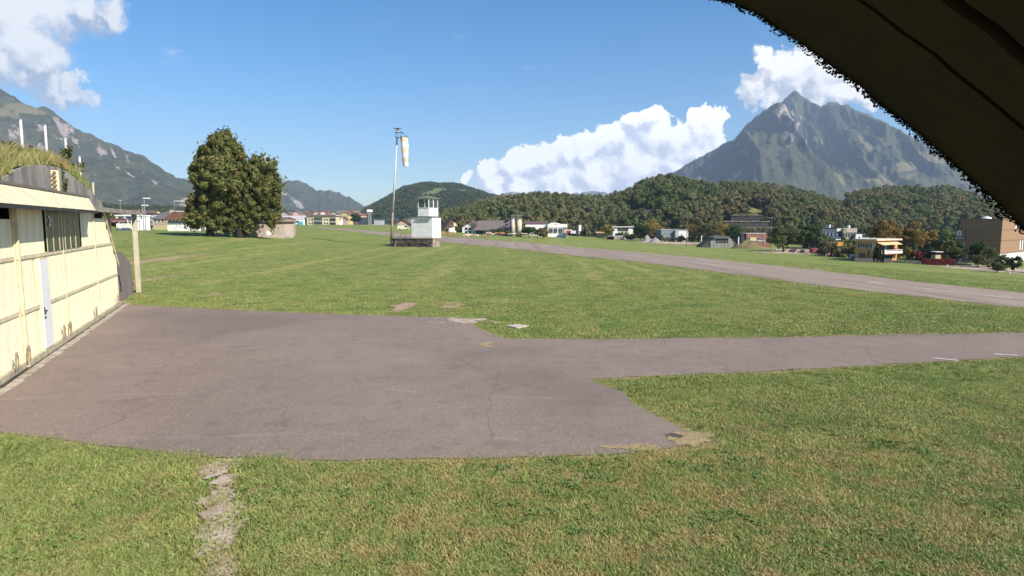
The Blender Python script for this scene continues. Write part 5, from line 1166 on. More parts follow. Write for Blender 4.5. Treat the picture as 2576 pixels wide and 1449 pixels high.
house(844, 856, 566, 543, 'house', 'narrow white house right of the apartment block', 'house', WHITE, ROOFG, 'side', 9, 0, 2, 1, Y=YF + 10); house(858, 872, 562, 545, 'house', 'small red framed chalet left of the round dark tree', 'house', ROSE, ROOFB, 'front', 9, 0, 2, 2, Y=YF + 30)
rc = random.Random(8); cc = [(.62, .50, .18), (.66, .64, .62), (.55, .34, .2), (.5, .42, .2), (.6, .5, .4), (.45, .2, .18), (.62, .56, .38)]
x = 846; i = 0
cn = ['yellow', 'white', 'orange', 'ochre', 'beige', 'red', 'cream']
while x < 985:
    w_ = rc.uniform(7, 14); k = rc.randrange(7); t, sc = simple('site_container', '%s site container %s' % (cn[k], ['in the row at the far end of the runway', 'at the far field edge left of the silo mast', 'at the far field edge near the silo mast', 'beside the grey box building at the far field edge', 'in the far row left of the windsock mast'][min(4, int((x - 846) / 28))]), 'container', x + w_ / 2, 574, YF - 60, 0, 'containers at the far field edge')
    hh = rc.uniform(5, 9) * sc; part('body', MB().box(-w_ * sc / 2, w_ * sc / 2 - .1, 0, 3, -.6, hh), mat('cont%d' % k, cc[k]), t); part('door', MB().box(-.5, .5, -.04, .0, 0, hh * .75), GLASS, t); part('lid', MB().box(-w_ * sc / 2 - .1, w_ * sc / 2, -.1, 3.1, hh, hh + .15), LG, t); x += w_
tree(893, 564, 539, 30, L_DARK, 'round very dark tree in front of the dark blue hall', Y=YF - 20, n=3500, leaf=.8)
t, w, H, sc = house(900, 990, 566, 547, 'dark_hall', 'long dark blue hall behind the silo mast', 'hall', mat('dark_blue_wall', (.05, .07, .09)), mat('dark_blue_roof', (.06, .075, .09)), 'flat', 30, 0, 1, 0, Y=YF + 30); part('door_panel', MB().box(-4, 3, -.05, 0, 0, 5), DARK, t)
house(941, 962, 569, 554, 'grey_box_building', 'grey box building in front of the dark blue hall', 'building', LG, LG, 'flat', 9, 0, 1, 1, Y=YF - 30)
t, sc = simple('silo_mast', 'slender twin pipe silo mast at the far field edge', 'mast', 930.5, 572, YF - 40); hh = 38 * sc
part('pipe', MB().tube((-.9, 0, -1), (-.9, 0, hh), .5), STEEL, t); part('pipe', MB().tube((.9, 0, -1), (.9, 0, hh), .5), STEEL, t); part('head_box', MB().box(-2.2, 2.6, -1, 1, hh, hh + 2.4), WHITE, t); part('platform', MB().box(-3, -.5, -1, 1, hh - 1.5, hh - 1), STEEL, t)
t, sc = simple('tower_crane', 'pale yellow tower crane far behind the village', 'crane', 890, 560, 1500); hh = 28 * sc
part('mast', MB().box(-1, 1, -1, 1, -6, hh), mat('crane_yellow', (.6, .5, .25)), t); part('jib', MB().box(-34, 16, -.8, .8, hh - 1.6, hh), MATS['crane_yellow'], t); part('counterweight', MB().box(12, 16, -1, 1, hh - 4, hh - 1.6), CONC, t)
for i in range(26):
    px = 730 + i * 10.5 + rc.uniform(-3, 3); tree(px, 562, 547 - rc.uniform(0, 9), 16 + rc.uniform(-3, 6), [L_DARK, L_GREEN, L_OLIVE][i % 3], ['dark', 'mid green', 'olive'][i % 3] + ' bushy tree behind the far building row, ' + ['left end', 'above the apartment block', 'middle', 'right end'][min(3, max(0, int((px - 765) / 40)) if px < 925 else 3)], Y=YF + 60 + rc.uniform(0, 60), n=700, leaf=1.3, group='trees behind the far buildings')
house(778, 796, 553, 537, 'village_house', 'red roofed house just behind the left part of the apartment block', 'house', WHITE, ROOFR, 'side', 9, 0, 2, 2, Y=760); house(840, 868, 550, 536, 'village_house', 'long house with brown roof behind the right end of the apartment block', 'house', WHITE, ROOFR, 'side', 9, 0, 1, 3, Y=760)
# chalets left of the tower
house(998, 1031, 575, 552, 'chalet', 'brown chalet with red roof and balcony left of the tower', 'house', ROSE, ROOFR, 'front', 11, R(6), 2, 3, Y=420, ov=1.2); house(1026, 1046, 575, 551, 'barn', 'dark barn partly hidden behind the tower box', 'barn', mat('dark_barn', (.06, .06, .07)), ROOFG, 'side', 11, 0, 1, 1, Y=425)
house(996, 1014, 575, 566, 'low_shed', 'low dark shed in front of the chalet', 'shed', WOOD, ROOFG, 'flat', 6, 0, 1, 0, Y=400)
t, sc = simple('garden_wall', 'long low cream wall behind the windsock mast', 'wall', 986, 573, 415); part('wall', MB().box(-5.5, 5.5, 0, .4, -1, 1.0), CREAM, t)
car(1015, 578.5, (.6, .6, .42), 'pale small van parked on the grass left of the tower', None, 5.2, R(8), van=True)
tree(984, 573, 558, 20, L_OLIVE, 'olive bush behind the windsock mast', Y=430, n=900, leaf=.6); tree(1104, 590, 566, 22, L_OLIVE, 'round olive tree right behind the tower box', Y=395, n=900, leaf=.6)
# ------------------------------------------------------------------ FARM
GF = gp(1240, 591); YG = GF.y
t, w, H, sc = house(1112, 1170, 589, 547, 'farmhouse', 'farmhouse with steep sweeping brown roof right of the tower', 'farmhouse', WOOD, mat('warm_brown_roof', (.27, .14, .10), (.19, .10, .075), 1, .9), 'front', 18, R(14), 1, 0, Y=YG + 6, eave=.16, ov=1.2)
part('hayloft_window', MB().box(w * .0, w * .17, -.15, .02, H * .48, H * .70), CREAM, t); part('white_silo', MB().tube((-w * .16, -1.2, -1), (-w * .16, -1.2, H * .36), 1.3, 1.3, 12), WHITE, t); part('white_silo', MB().tube((-w * .01, -1.2, -1), (-w * .01, -1.2, H * .42), 1.3, 1.3, 12), WHITE, t); part('open_bay', MB().box(w * .12, w * .38, -.1, .05, 0, H * .28), DARK, t)
t, w, H, sc = house(1162, 1206, 592, 557, 'white_house', 'white farmhouse with a gable balcony between farmhouse and dark barn', 'house', WHITE, ROOFB, 'front', 12, R(-10), 2, 0, Y=YG + 4, eave=.6, ov=1.0)
for z in (.12, .38): 
    for x in (-.34, -.12): window(t, w * x, H * z, 1.5, 1.3, -.02, DARK)
part('balcony', MB().box(w * .05, w * .45, -1.3, 0, H * .52, H * .58).box(w * .05, w * .45, -1.3, -1.2, H * .58, H * .68), WOOD, t); part('balcony_door', MB().box(-w * .06, w * .1, -.06, .02, H * .6, H * .8), CREAM, t)
t, w, H, sc = house(1196, 1278, 592.5, 556, 'timber_barn', 'big dark timber barn with wide grey brown tiled roof', 'barn', mat('dark_planks', (.045, .04, .04), (.03, .028, .028), 2, .9, .3), mat('barn_roof', (.17, .14, .13), (.11, .095, .09), 1.2, .9, .3), 'side', 15, R(-12), 1, 0, Y=YG - 2, eave=.42, ov=1.0)
nb = 13
for k in range(nb): part('plank_panel', MB().box(-w * .28 + w * .76 * k / nb, -w * .28 + w * .76 * (k + 1) / nb - .12, -.12, 0, H * .02, H * .36), GREYW, t)
part('barn_door', MB().box(-w * .46, -w * .34, -.14, 0, 0, H * .3), DARK, t)
t, w, H, sc = house(1270, 1296, 590, 565, 'small_barn', 'small grey brown roofed barn between timber barn and silos', 'barn', GREYW, MATS['barn_roof'], 'side', 10, R(-8), 1, 0, Y=YG + 5, eave=.6)
SL = mat('silo_cream', (.55, .46, .33), (.45, .37, .27), 1, .6, stretch=(1, 1, .2))
for px, lab in ((1290.5, 'left one of the two tall cream silos, nearer the barn'), (1306, 'right one of the two tall cream silos, wider and fully visible')):
    t, sc = simple('silo', lab, 'silo', px, 593, YG - 6, 0, 'twin farm silos'); r_ = (5 if px < 1300 else 6.4) * sc; hh = 39 * sc
    part('silo_drum', MB().tube((0, 0, -1), (0, 0, hh), r_, r_, 18), SL, t, smooth=True); part('silo_cap', MB().tube((0, 0, hh), (0, 0, hh + .5), r_ * 1.03, r_ * .8, 18), STEEL, t)
    part('railing', MB().box(-r_, r_, -r_, -r_ + .08, hh + 1.2, hh + 1.3).box(-r_, -r_ + .1, -r_, -r_ + .1, hh, hh + 1.9).box(r_ - .1, r_, -r_, -r_ + .1, hh, hh + 1.9).box(-r_ * 1.4, r_ * 1.6, 0, .3, hh + 2.2, hh + 2.4), STEEL, t)
    part('pipe', MB().tube((-r_ * 1.15, -r_ * .7, -1), (-r_ * 1.15, -r_ * .7, hh + .8), .22), DARK, t)
t, sc = simple('conveyor', 'slanted conveyor pipe rising from the small barn to the silo tops', 'conveyor', 1272, 566, YG - 2); part('tube', MB().tube((-1, 0, -.5), (22 * sc, 0, 18 * sc), .35), STEEL, t); part('support', MB().tube((12 * sc, 0, -27 * sc), (12 * sc, 0, 9 * sc), .12), STEEL, t)
t, sc = simple('loader_tower', 'dark loading tower directly left of the cream silos', 'tower', 1283, 592, YG + 1); part('shaft', MB().box(-1.2, 1.4, 0, 2.4, -1, 40 * sc), WOOD, t); part('shaft_roof', MB().box(-1.6, 1.8, -.4, 2.8, 40 * sc, 41 * sc), STEEL, t)
# white halls
RED = mat('crimson_stripe', (.30, .03, .07))
t, w, H, sc = house(1322, 1385, 590, 563, 'industrial_hall', 'white hall with a crimson roof edge behind the fruit trees', 'hall', WHITE, RED, 'flat', 25, R(-3), 1, 0, Y=YG + 60); part('roof_top', MB().box(-w * .55, w * .4, 4, 24, H + .01, H + 1.6), ROOFG, t)
for x in (.06, .26): window(t, w * x, H * .25, 3, 2.4, -.02, DARK)
part('stripe_end', MB().box(w * .36, w * .58, -.5, .05, H * .86, H * 1.04), mat('navy', (.04, .04, .09)), t)
t, w, H, sc = house(1378, 1427, 589, 564, 'industrial_hall', 'white hall with shallow arched roof and four dark gates', 'hall', WHITE, WHITE, 'flat', 25, 0, 1, 0, Y=YG + 56)
part('arched_roof', MB().prism([(-w / 2 + w * u, H * .9 + 1.5 * math.sin(math.pi * min(1, max(0, (u + .05) / .85)))) for u in np.linspace(0, 1, 12)] + [(w / 2, H * .7), (-w / 2, H * .7)], -.25, 24), WHITE, t); part('gable_mark', MB().box(-w * .18, w * .02, -.3, -.26, H * .98, H * 1.03), RED, t)
for x in (-.44, -.20, .06, .30): window(t, w * x, H * .12, 2.3, 2.9, -.26, LG)
part('sign_letters', MB().box(w * .27, w * .31, -.32, -.26, H * .56, H * .64).box(w * .33, w * .38, -.32, -.26, H * .56, H * .62).box(w * .40, w * .46, -.32, -.26, H * .56, H * .64), DARK, t)
car(1437, 589, (.42, .05, .08), 'crimson delivery van right of the white halls', YG + 50, 6, van=True); car(1447, 589, (.65, .68, .7), 'white delivery van beside the crimson one', YG + 48, 5.5, van=True)
t, sc = simple('parked_trailer', 'small white trailer between white hall and crimson van', 'trailer', 1429, 588, YG + 52); part('box_body', MB().box(-2.4, 2.4, 0, 2, .5, 2.6), CREAM, t); part('wheel', MB().tube((0, -.1, .4), (0, .1, .4), .4), DARK, t)
t, sc = simple('fuel_pump_sign', 'tall narrow black and white sign right of the white van', 'sign', 1456, 590.5, YG + 40); part('dark_board', MB().box(-1.6, 0, 0, .4, -1, 24 * sc), DARK, t); part('white_board', MB().box(.02, 1.5, 0, .4, 2, 24 * sc), WHITE, t)
for i, (px, yb, yt, w_, lm, lab) in enumerate([(1331, 594, 566, 34, L_GREEN, 'spreading green fruit tree just right of the silos'), (1352, 594, 572, 26, L_OLIVE, 'loose olive fruit tree in the middle of the orchard'), (1367, 596, 572, 22, L_BRN, 'rusty brown fruit tree at the right end of the orchard'), (1241, 592, 577, 16, L_GREEN, 'small green tree before the barn planks'), (1258, 592, 574, 18, L_GREEN, 'green bush tree at the right end of the timber barn'), (1275, 592, 577, 16, L_OLIVE, 'olive bush tree in front of the small barn'), (1150, 590, 572, 14, L_OLIVE, 'small tree in the farmhouse gateway')]):
    tree(px, yb, yt, w_, lm, lab, Y=YG - 10, n=1500, leaf=.42, trunk=.15)
tree(1186, 575, 549, 30, L_DARK, 'dark tree behind the white farmhouse, left of the pair', Y=YG + 40, n=1500, leaf=.7); tree(1208, 575, 552, 26, L_OLIVE, 'brownish tree behind the barn ridge, right of the pair', Y=YG + 42, n=1500, leaf=.7)
rc = random.Random(19)
it = [(1230, 591.5, 'pale pink farm trailer with drawbar below the barn planks'), (1252, 590, 'small pale red feed trough below the barn'), (1262, 592, 'orange crate shaped hay wagon below the barn'), (1292, 592, 'small white table like trough at the foot of the silos'), (1283, 593, 'rosy small farm cart left of the silo foot'), (1320, 592, 'low pale bench right of the silo foot')]
for i, (px, yb, lab) in enumerate(it):
    t, sc = simple('farm_cart', lab, 'cart', px, yb, YG - 16, 0); c_m = [ROSE, ROSE, mat('orange_cart', (.5, .2, .1)), WHITE, ROSE, CREAM][i]
    part('bed', MB().box(-1.5, 1.5, -.6, .6, .7, 1.6 if i in (0, 2) else 1.0), c_m, t); part('wheel', MB().tube((-.8, -.7, .35), (-.8, -.55, .35), .35).tube((.8, -.7, .35), (.8, -.55, .35), .35), DARK, t); part('drawbar', MB().box(1.5, 2.6, -.06, .06, .7, .8), STEEL, t)
# cows --------------------------------------------------------------
CW = mat('cow_patches', (.62, .52, .42), (.22, .10, .05), 1.1, .85); CB = mat('cow_brown', (.27, .14, .075), (.36, .2, .11), 1.2, .85)
def cowmesh(m, graze):
    bm = bmesh.new(); V_ = []; 
    def v(x, y, z): V_.append((x, y, z)); return len(V_) - 1
    E = []
    a = [v(-1.0, 0, 1.05), v(-.5, 0, 1.0), v(.1, 0, .97), v(.65, 0, 1.05), v(.95, 0, 1.15 if not graze else .95), v(1.25, 0, 1.35 if not graze else .55), v(1.55, 0, 1.28 if not graze else .2)]
    E += list(zip(a[:-1], a[1:])); rad = [.30, .38, .40, .36, .24, .17, .10]
    for x, b_, in ((-.95, 0), (.62, 3)):
        for sy in (-1, 1):
            h_ = v(x, sy * .2, .75); k = v(x + (-.06 if b_ == 0 else .04), sy * .22, .45); f_ = v(x, sy * .22, 0.02); E += [(a[b_], h_), (h_, k), (k, f_)]; rad += [.17, .085, .06]
    tl = v(-1.22, 0, 1.0); t2 = v(-1.28, 0, .5); E += [(a[0], tl), (tl, t2)]; rad += [.05, .035]
    e1 = v(1.2, .2, 1.42 if not graze else .62); e2 = v(1.2, -.2, 1.42 if not graze else .62); E += [(a[5], e1), (a[5], e2)]; rad += [.045, .045]
    me = bpy.data.meshes.new('cow'); me.from_pydata(V_, E, []); me.materials.append(m)
    o = bpy.data.objects.new('cow', me); sk = o.modifiers.new('skin', 'SKIN')
    for i, r_ in enumerate(rad): me.skin_vertices[0].data[i].radius = (r_, r_); 
    me.skin_vertices[0].data[2].use_root = True
    o.modifiers.new('sub', 'SUBSURF').levels = 1; o.modifiers['sub'].render_levels = 1; return o
kinds = [cowmesh(CW, True), cowmesh(CW, False), cowmesh(CB, True), cowmesh(CB, False)]
cows = [(1117, 593.5, 2, 20, 'brown cow right beside the tower box'), (1128, 592, 3, 160, 'small brown cow standing, second from the tower'), (1134, 595.5, 2, 10, 'large tan cow grazing below the farmhouse, third from the tower'), (1143, 594.5, 3, 95, 'dark brown cow seen end on below the farmhouse silos'), (1172, 598, 0, 185, 'white and brown patched cow grazing left of the pair before the white house'), (1180, 597, 1, 5, 'red brown and white cow standing right of the pair before the white house'), (1197, 598, 0, 170, 'black patched cow grazing before the barn door'), (1219, 598.5, 2, 15, 'dark brown cow alone below the barn planks'), (1239, 594, 1, 0, 'pale cow walking under the barn planks near the orange wagon'), (1346, 597.5, 3, 175, 'tan cow lying low before the orchard, far right of the herd')]
for px, yb, k, rz_, lab in cows:
    o = kinds[k].copy(); COL.objects.link(o); o.location = gp(px, yb); o.rotation_euler = (0, 0, R(rz_)); o.scale = (1.0,) * 3; setp(o, lab, 'cow', 'cows grazing beyond the runway')
    o.scale = (.85, .85, .85)

# ------------------------------------------------------------------ RIGHT CENTRE
t, sc = simple('white_container', 'white container left of the black shed at the field edge', 'container', 1492.5, 591); part('body', MB().box(-6.5 * sc, 6.5 * sc, 0, 2.4, -.4, 7 * sc), WHITE, t); part('lid', MB().box(-6.7 * sc, 6.7 * sc, -.1, 2.5, 7 * sc, 9.5 * sc), MATS['navy'], t)
def shed(px0, px1, yb, yt, label, wall, roof, open_=False):
    g_ = gp((px0 + px1) / 2, yb); sc = g_.y / F; w = (px1 - px0) * sc; h = (yb - yt) * sc; t = thing('field_shed', label, 'shed', g_)
    if open_:
        part('wall', MB().box(-w / 2, w / 2, 3.9, 4, -.5, h * .9).box(-w / 2, -w / 2 + .15, 0, 3.9, -.5, h * .9).box(w / 2 - .15, w / 2, 0, 3.9, -.5, h * .9), wall, t)
    else: part('wall', MB().box(-w / 2, w / 2, 0, 4, -.5, h * .72), wall, t)
    part('roof', MB().hexa([(-w / 2 - .2, -.3, h * .75), (w / 2 + .2, -.3, h * .75), (w / 2 + .2, 4.3, h * .98), (-w / 2 - .2, 4.3, h * .98), (-w / 2 - .2, -.3, h * .8), (w / 2 + .2, -.3, h * .8), (w / 2 + .2, 4.3, h), (-w / 2 - .2, 4.3, h)]), roof, t); return t, sc, w, h
shed(1500, 1520, 598, 583, 'black shed with an orange roof at the field edge', DARK, mat('orange_roof', (.5, .30, .15)))
t, sc, w, h = shed(1528, 1545, 603, 593, 'open black field shelter beside the plank fence', DARK, GREYW, True)
t, sc = simple('plank_fence', 'weathered plank fence right of the open field shelter', 'fence', 1560, 603.5)
for k in range(16): part('fence_plank', MB().box(-14 * sc + k * 1.6 * sc, -14 * sc + k * 1.6 * sc + 1.4 * sc, 0, .08, -.3, 9.5 * sc + rc.uniform(-.15, .15)), mat('fence_planks', (.30, .21, .17), (.2, .15, .12), 2, .9, isl=.25), t)
Yh = gp(1560, 603).y
t, w, H, sc = house(1543, 1597, 594, 570, 'modern_house', 'flat white modern house with overhanging roof behind the plank fence', 'house', WHITE, WHITE, 'flat', 12, R(-4), 2, 0, Y=Yh + 14, ov=2.5)
part('dark_glazing', MB().box(-w * .3, w * .2, -.1, .02, H * .52, H * .85).box(-w * .4, -w * .05, -.1, .02, H * .05, H * .3), GLASS, t); part('balcony', MB().box(-w * .2, w * .25, -1.4, 0, H * .34, H * .5), CREAM, t)
for x in (-.12, .05): window(t, w * x, H * .36, 1.2, .8, -1.42, DARK)
# mid trees (each its own)
mid = [(1446, 588, 560, 40, L_OLIVE, 'olive tree behind the vans', 60), (1478, 590, 555, 34, L_OLIVE, 'tall olive tree behind the white container', 50), (1505, 588, 551, 38, L_GREEN, 'green tree behind the black shed', 50), (1528, 596, 566, 34, L_YEL, 'yellowish bushy tree left of the modern house', 8), (1545, 590, 556, 34, L_OLIVE, 'olive tree behind the modern house, left', 60), (1575, 585, 552, 36, L_OLIVE, 'olive tree behind the modern house, right', 60), (1400, 575, 556, 24, L_OLIVE, 'rounded pale tree above the arched white hall', 120),
       (1585, 604, 588, 26, L_OLIVE, 'low olive shrub tree in front of the modern house', 0), (1641, 604, 552, 48, L_YEL, 'tall yellow brown willow right of the dark round tree', 14), (1611, 606, 563, 42, L_DARK, 'round dark green tree at the field edge', 0), (1700, 590, 566, 40, L_OLIVE, 'olive trees crown above the grey hall, left', 70), (1672, 588, 563, 34, L_GREEN, 'green crown above the grey hall beside the willow', 70), (1722, 592, 562, 34, L_OLIVE, 'olive crown behind the power pole', 70),
       (1750, 611, 563, 50, L_BRN, 'rusty brown tree left of the bunker hangar', 12), (1786, 612, 557, 46, L_OLIVE, 'big olive tree behind the bunker hangar, left', 16), (1812, 612, 556, 44, L_YEL, 'yellow tinged tree behind the bunker hangar, middle', 18), (1850, 618, 560, 46, L_GREEN, 'green tree behind the right side of the bunker hangar', 14), (1715, 606, 590, 40, L_OLIVE, 'low grey green bushes before the grey hall', 4), (1690, 606, 586, 34, L_OLIVE, 'pale willow bush beside the rubble heap', 6),
       (1970, 633, 564, 64, L_OLIVE, 'wide dark tree with drooping crown, left of two by the rubble', 0), (2040, 634, 570, 66, L_GREEN, 'wide dark tree with short trunk, right of two by the rubble', 0),
       (1925, 622, 598, 40, L_OLIVE, 'scrubby bushes in front of the brick red building', 10), (2095, 640, 605, 44, L_OLIVE, 'bushy tree below the glass fronted building, left', 8), (2125, 642, 600, 46, L_OLIVE, 'bushy tree left of the orange house', 8), (2075, 632, 590, 36, L_OLIVE, 'brownish bush right of the two wide trees', 14), (2148, 642, 602, 24, L_DARK, 'dark bush at the left wall of the orange house', 14)]
for px, yb, yt, w_, lm, lab, dY in mid:
    g_ = gp(px, max(yb, 606) if dY else yb); Y_ = g_.y + dY if dY else None
    if lab.startswith(('olive tree behind the vans', 'tall olive', 'green tree behind the black', 'olive tree behind the modern', 'rounded pale')): Y_ = Yh + 20 + dY
    if Y_:
        gg = gY(px, Y_); gg.z = pos(px, yb, Y_).z; tree(px, yb, yt, w_, lm, lab, loc=gg, n=3200, leaf=.40, trunk=.10, shape='skirt' if 'droop' in lab else 'round')
    else: tree(px, yb, yt, w_, lm, lab, n=6500, leaf=.34, trunk=.13, shape='skirt')
# filler scrub belts along the river and wood foot (uncountable)
def belt(pts, n, hmin, hmax, seed, lab, nm='scrub'):
    rs = np.random.RandomState(seed); L = []
    for _ in range(n):
        k = rs.randint(0, len(pts) - 1); f = rs.uniform(); a, b = pts[k], pts[k + 1]; px = a[0] + (b[0] - a[0]) * f; Y = a[1] + (b[1] - a[1]) * f + rs.uniform(0, a[2]); q = gY(px, Y); L.append((q.x, q.y, q.z - .4))
    h = rs.uniform(hmin, hmax, n)
    return scatter(nm, L, np.stack([h * rs.uniform(.8, 1.2, n)] * 2 + [h], 1), rs.uniform(0, 6.28, n), BP(), lab)
_b = [0]
def BP():
    _b[0] += 1; return [proto('scrub_crown_%s' % 'abcdefgh'[_b[0]], q.data) for q in FP[:4]]
belt([(1425, 500, 50), (1500, 490, 50), (1600, 480, 50), (1750, 440, 50), (1900, 360, 50), (2080, 310, 50), (2160, 290, 50)], 420, 5, 10, 3, 'scrub and trees along the foot of the wooded ridge')
belt([(1660, 392, 25), (1760, 372, 25), (1880, 325, 20)], 90, 3, 5, 7, 'low scrub between buildings and rubble')
belt([(2060, 225, 25), (2150, 205, 25), (2260, 225, 30), (2385, 215, 30)], 120, 3.5, 7, 8, 'garden trees behind the orange house'); belt([(2270, 262, 40), (2440, 262, 40)], 110, 6, 10, 9, 'trees between the orange house and the far wood')
t, w, H, sc = house(1664, 1700, 600, 577.5, 'grey_hall', 'blue grey corrugated hall left half between willow and brown tree', 'hall', mat('blue_grey_sheet', (.20, .24, .27), (.14, .17, .19), 2, .6, stretch=(6, 6, .2)), LG, 'flat', 14, 0, 2, 5, Y=gp(1690, 612).y + 35)
t, w, H, sc = house(1700, 1732, 601, 578.5, 'white_hall', 'white end of the low hall left of the brown tree', 'hall', WHITE, LG, 'flat', 14, 0, 1, 1, Y=gp(1690, 612).y + 33); part('grey_bay', MB().box(-w / 2, -w * .25, -.1, .02, 0, H * .9), LG, t)
# power poles
for px, yb, yt, lab, Y_ in ((1729, 600, 536, 'tall wooden power pole with three crossarms before the ridge', 300), (1941, 600, 543, 'power pole standing before the dark terraces', 270), (1476, 590, 563, 'pale power pole with one crossarm behind the white container', 420)):
    t, sc = simple('power_pole', lab, 'pole', px, yb, Y_, 0, 'power poles'); hh = (yb - yt) * sc; part('pole', MB().tube((0, 0, -7), (0, 0, hh), .2, .13), GREYW, t)
    for z, a in (((.96, 1.2), (.90, 1.7), (.84, 2.0)) if px == 1729 else ((.9, 1.6),)): part('crossarm', MB().box(-a, a, -.1, .1, hh * z - .1, hh * z + .1), GREYW, t)
# bunker hangar
g_ = gp(1813, 623); sc = g_.y / F; t = thing('bunker_hangar', 'grey green arched bunker hangar with a long dark window, beyond the runway', 'hangar', g_, R(-8)); 
pl = [(-50, -2), (-50, 1), (-30, 17), (-20, 26), (0, 30), (18, 29), (32, 18), (44, 2), (44, -2)]
pl = [(x * sc, z * sc) for x, z in pl]
ff = [(-25, -2), (-25, 17), (-17, 24), (22, 24), (30, 12), (32, -2)]; part('front_wall', MB().prism([(x * sc, z * sc) for x, z in pl and ff], -.25, .6), mat('bunker_front', (.30, .30, .26), (.24, .24, .20), 1, .8, stretch=(1, 1, .2)), t)
part('earth_shell', MB().prism(pl, .0, 14), mat('bunker_shell', (.09, .085, .075), (.06, .06, .04), 1, .95, .4), t)
part('canopy', MB().box(-18 * sc, 20 * sc, -1.0, .2, 23.5 * sc, 27.5 * sc), mat('bunker_canopy', (.17, .18, .16)), t)
part('window_band', MB().box(-12 * sc, 17 * sc, -.32, -.24, 12 * sc, 22 * sc), DARK, t)
for k in range(7): part('pane', MB().box((-9 + k * 3.6) * sc, (-9 + k * 3.6 + 1.6) * sc, -.36, -.30, 13.5 * sc, 20.5 * sc), mat('pane_grey', (.16, .17, .17)), t)
for k in range(6): part('leaf_joint', MB().box((-18 + k * 9) * sc, (-17.6 + k * 9) * sc, -.29, -.24, 0, 11.5 * sc), DARK, t)
for px, yb, yt, lab in ((1764, 615, 594, 'white gantry post at the left of the bunker hangar'), (1788, 604, 592, 'short white gantry post behind the left slope of the bunker hangar'), (1857, 625, 597, 'white gantry post at the right of the bunker hangar')):
    t, sc = simple('gantry_post', lab, 'post', px, yb); part('post', MB().box(-.2, .2, -.2, .2, -.5, (yb - yt) * sc), WHITE, t); part('cap_beam', MB().box(-.25, .9 if px < 1800 else .25, -.2, .2, (yb - yt) * sc, (yb - yt) * sc + .3), CONC, t)
# heaps and rubble
def heap(px, yb, w_, h_, mtl, label, seed, name='gravel_heap'):
    g_ = gp(px, yb); sc = g_.y / F; w = w_ * sc; h = h_ * sc; n = 26; X_, Y_ = np.meshgrid(np.linspace(-1, 1, n), np.linspace(-1, 1, n)); r_ = np.hypot(X_, Y_)
    Z_ = np.clip(1 - r_, 0, 1) ** .8 * h * (1 + (fbm(X_ * 2 + seed, Y_ * 2, 4, seed) - .5) * 1.2) - .15
    V = np.stack([X_ * w / 2, Y_ * w * .35 + w * .3, Z_], -1).reshape(-1, 3); i, j = np.meshgrid(np.arange(n - 1), np.arange(n - 1), indexing='ij'); q = (i * n + j).ravel(); o = ob(name, nmesh(name, V, np.stack([q, q + 1, q + n + 1, q + n], 1), mtl), None, g_); setp(o, label, 'heap'); return o
GRV = mat('grey_gravel', (.30, .27, .26), (.2, .18, .175), 1.5, 1, .8, 6); SAND = mat('pale_rubble', (.48, .36, .27), (.28, .21, .17), 1.2, 1, .9, 3)
heap(1630, 610, 30, 17, GRV, 'grey gravel heap at the field edge, left of two', 1); heap(1650, 611, 30, 17, GRV, 'grey gravel heap at the field edge, right of two', 2)
heap(1888, 626, 84, 26, mat('brown_mound', (.16, .12, .06), (.10, .11, .035), 1, 1, .5, 6), 'brown weedy earth mound right of the bunker hangar', 3, 'earth_heap')
def rocks(pts, n, smin, smax, seed, label, mtl, dY=5.):
    rs = np.random.RandomState(seed); L = []
    for _ in range(n):
        k = rs.randint(0, len(pts) - 1); f = rs.uniform(); a, b = pts[k], pts[k + 1]; q = gp(a[0] + (b[0] - a[0]) * f, a[1] + (b[1] - a[1]) * f); q.y += rs.uniform(0, dY); q.z = float(T(q.x, q.y)) + .1; L.append(tuple(q))
    pr = []
    for i in range(4):
        bm = bmesh.new(); bmesh.ops.create_icosphere(bm, subdivisions=1, radius=1)
        for v_ in bm.verts: v_.co *= random.uniform(.6, 1.1); v_.co.z *= .6
        me = bpy.data.meshes.new('rock'); bm.to_mesh(me); bm.free(); me.materials.append(mtl); pr.append(proto('rock_kind', me))
    s = rs.uniform(smin, smax, n); return scatter('rubble', L, s, rs.uniform(0, 6.28, n), pr, label)
RK = mat('rubble_pale_stone', (.50, .39, .31), (.30, .24, .2), 1, .95, .3, isl=.35)
rocks([(1618, 611), (1680, 612), (1740, 614), (1790, 616)], 260, .3, .9, 1, 'pale rubble and stones along the far field edge', RK, 6)
rocks([(1900, 624), (1960, 630), (2040, 633), (2100, 640), (2150, 646)], 320, .25, .8, 2, 'rubble, timber and stones below the two wide trees', RK, 7)
rocks([(2395, 664), (2450, 668), (2500, 677), (2540, 684), (2640, 692)], 420, .2, .7, 3, 'pale boulders of the river bank at the right', RK, 3)
ragged('gravel_strip', [(1700, 612, 90, 3)], SAND, .05, .8, .6, 3, .3); ragged('gravel_strip', [(2030, 635, 120, 4)], SAND, .05, .7, .6, 6, .3); ragged('gravel_strip', [(2500, 678, 90, 7)], SAND, .05, .35, .6, 8, .5)
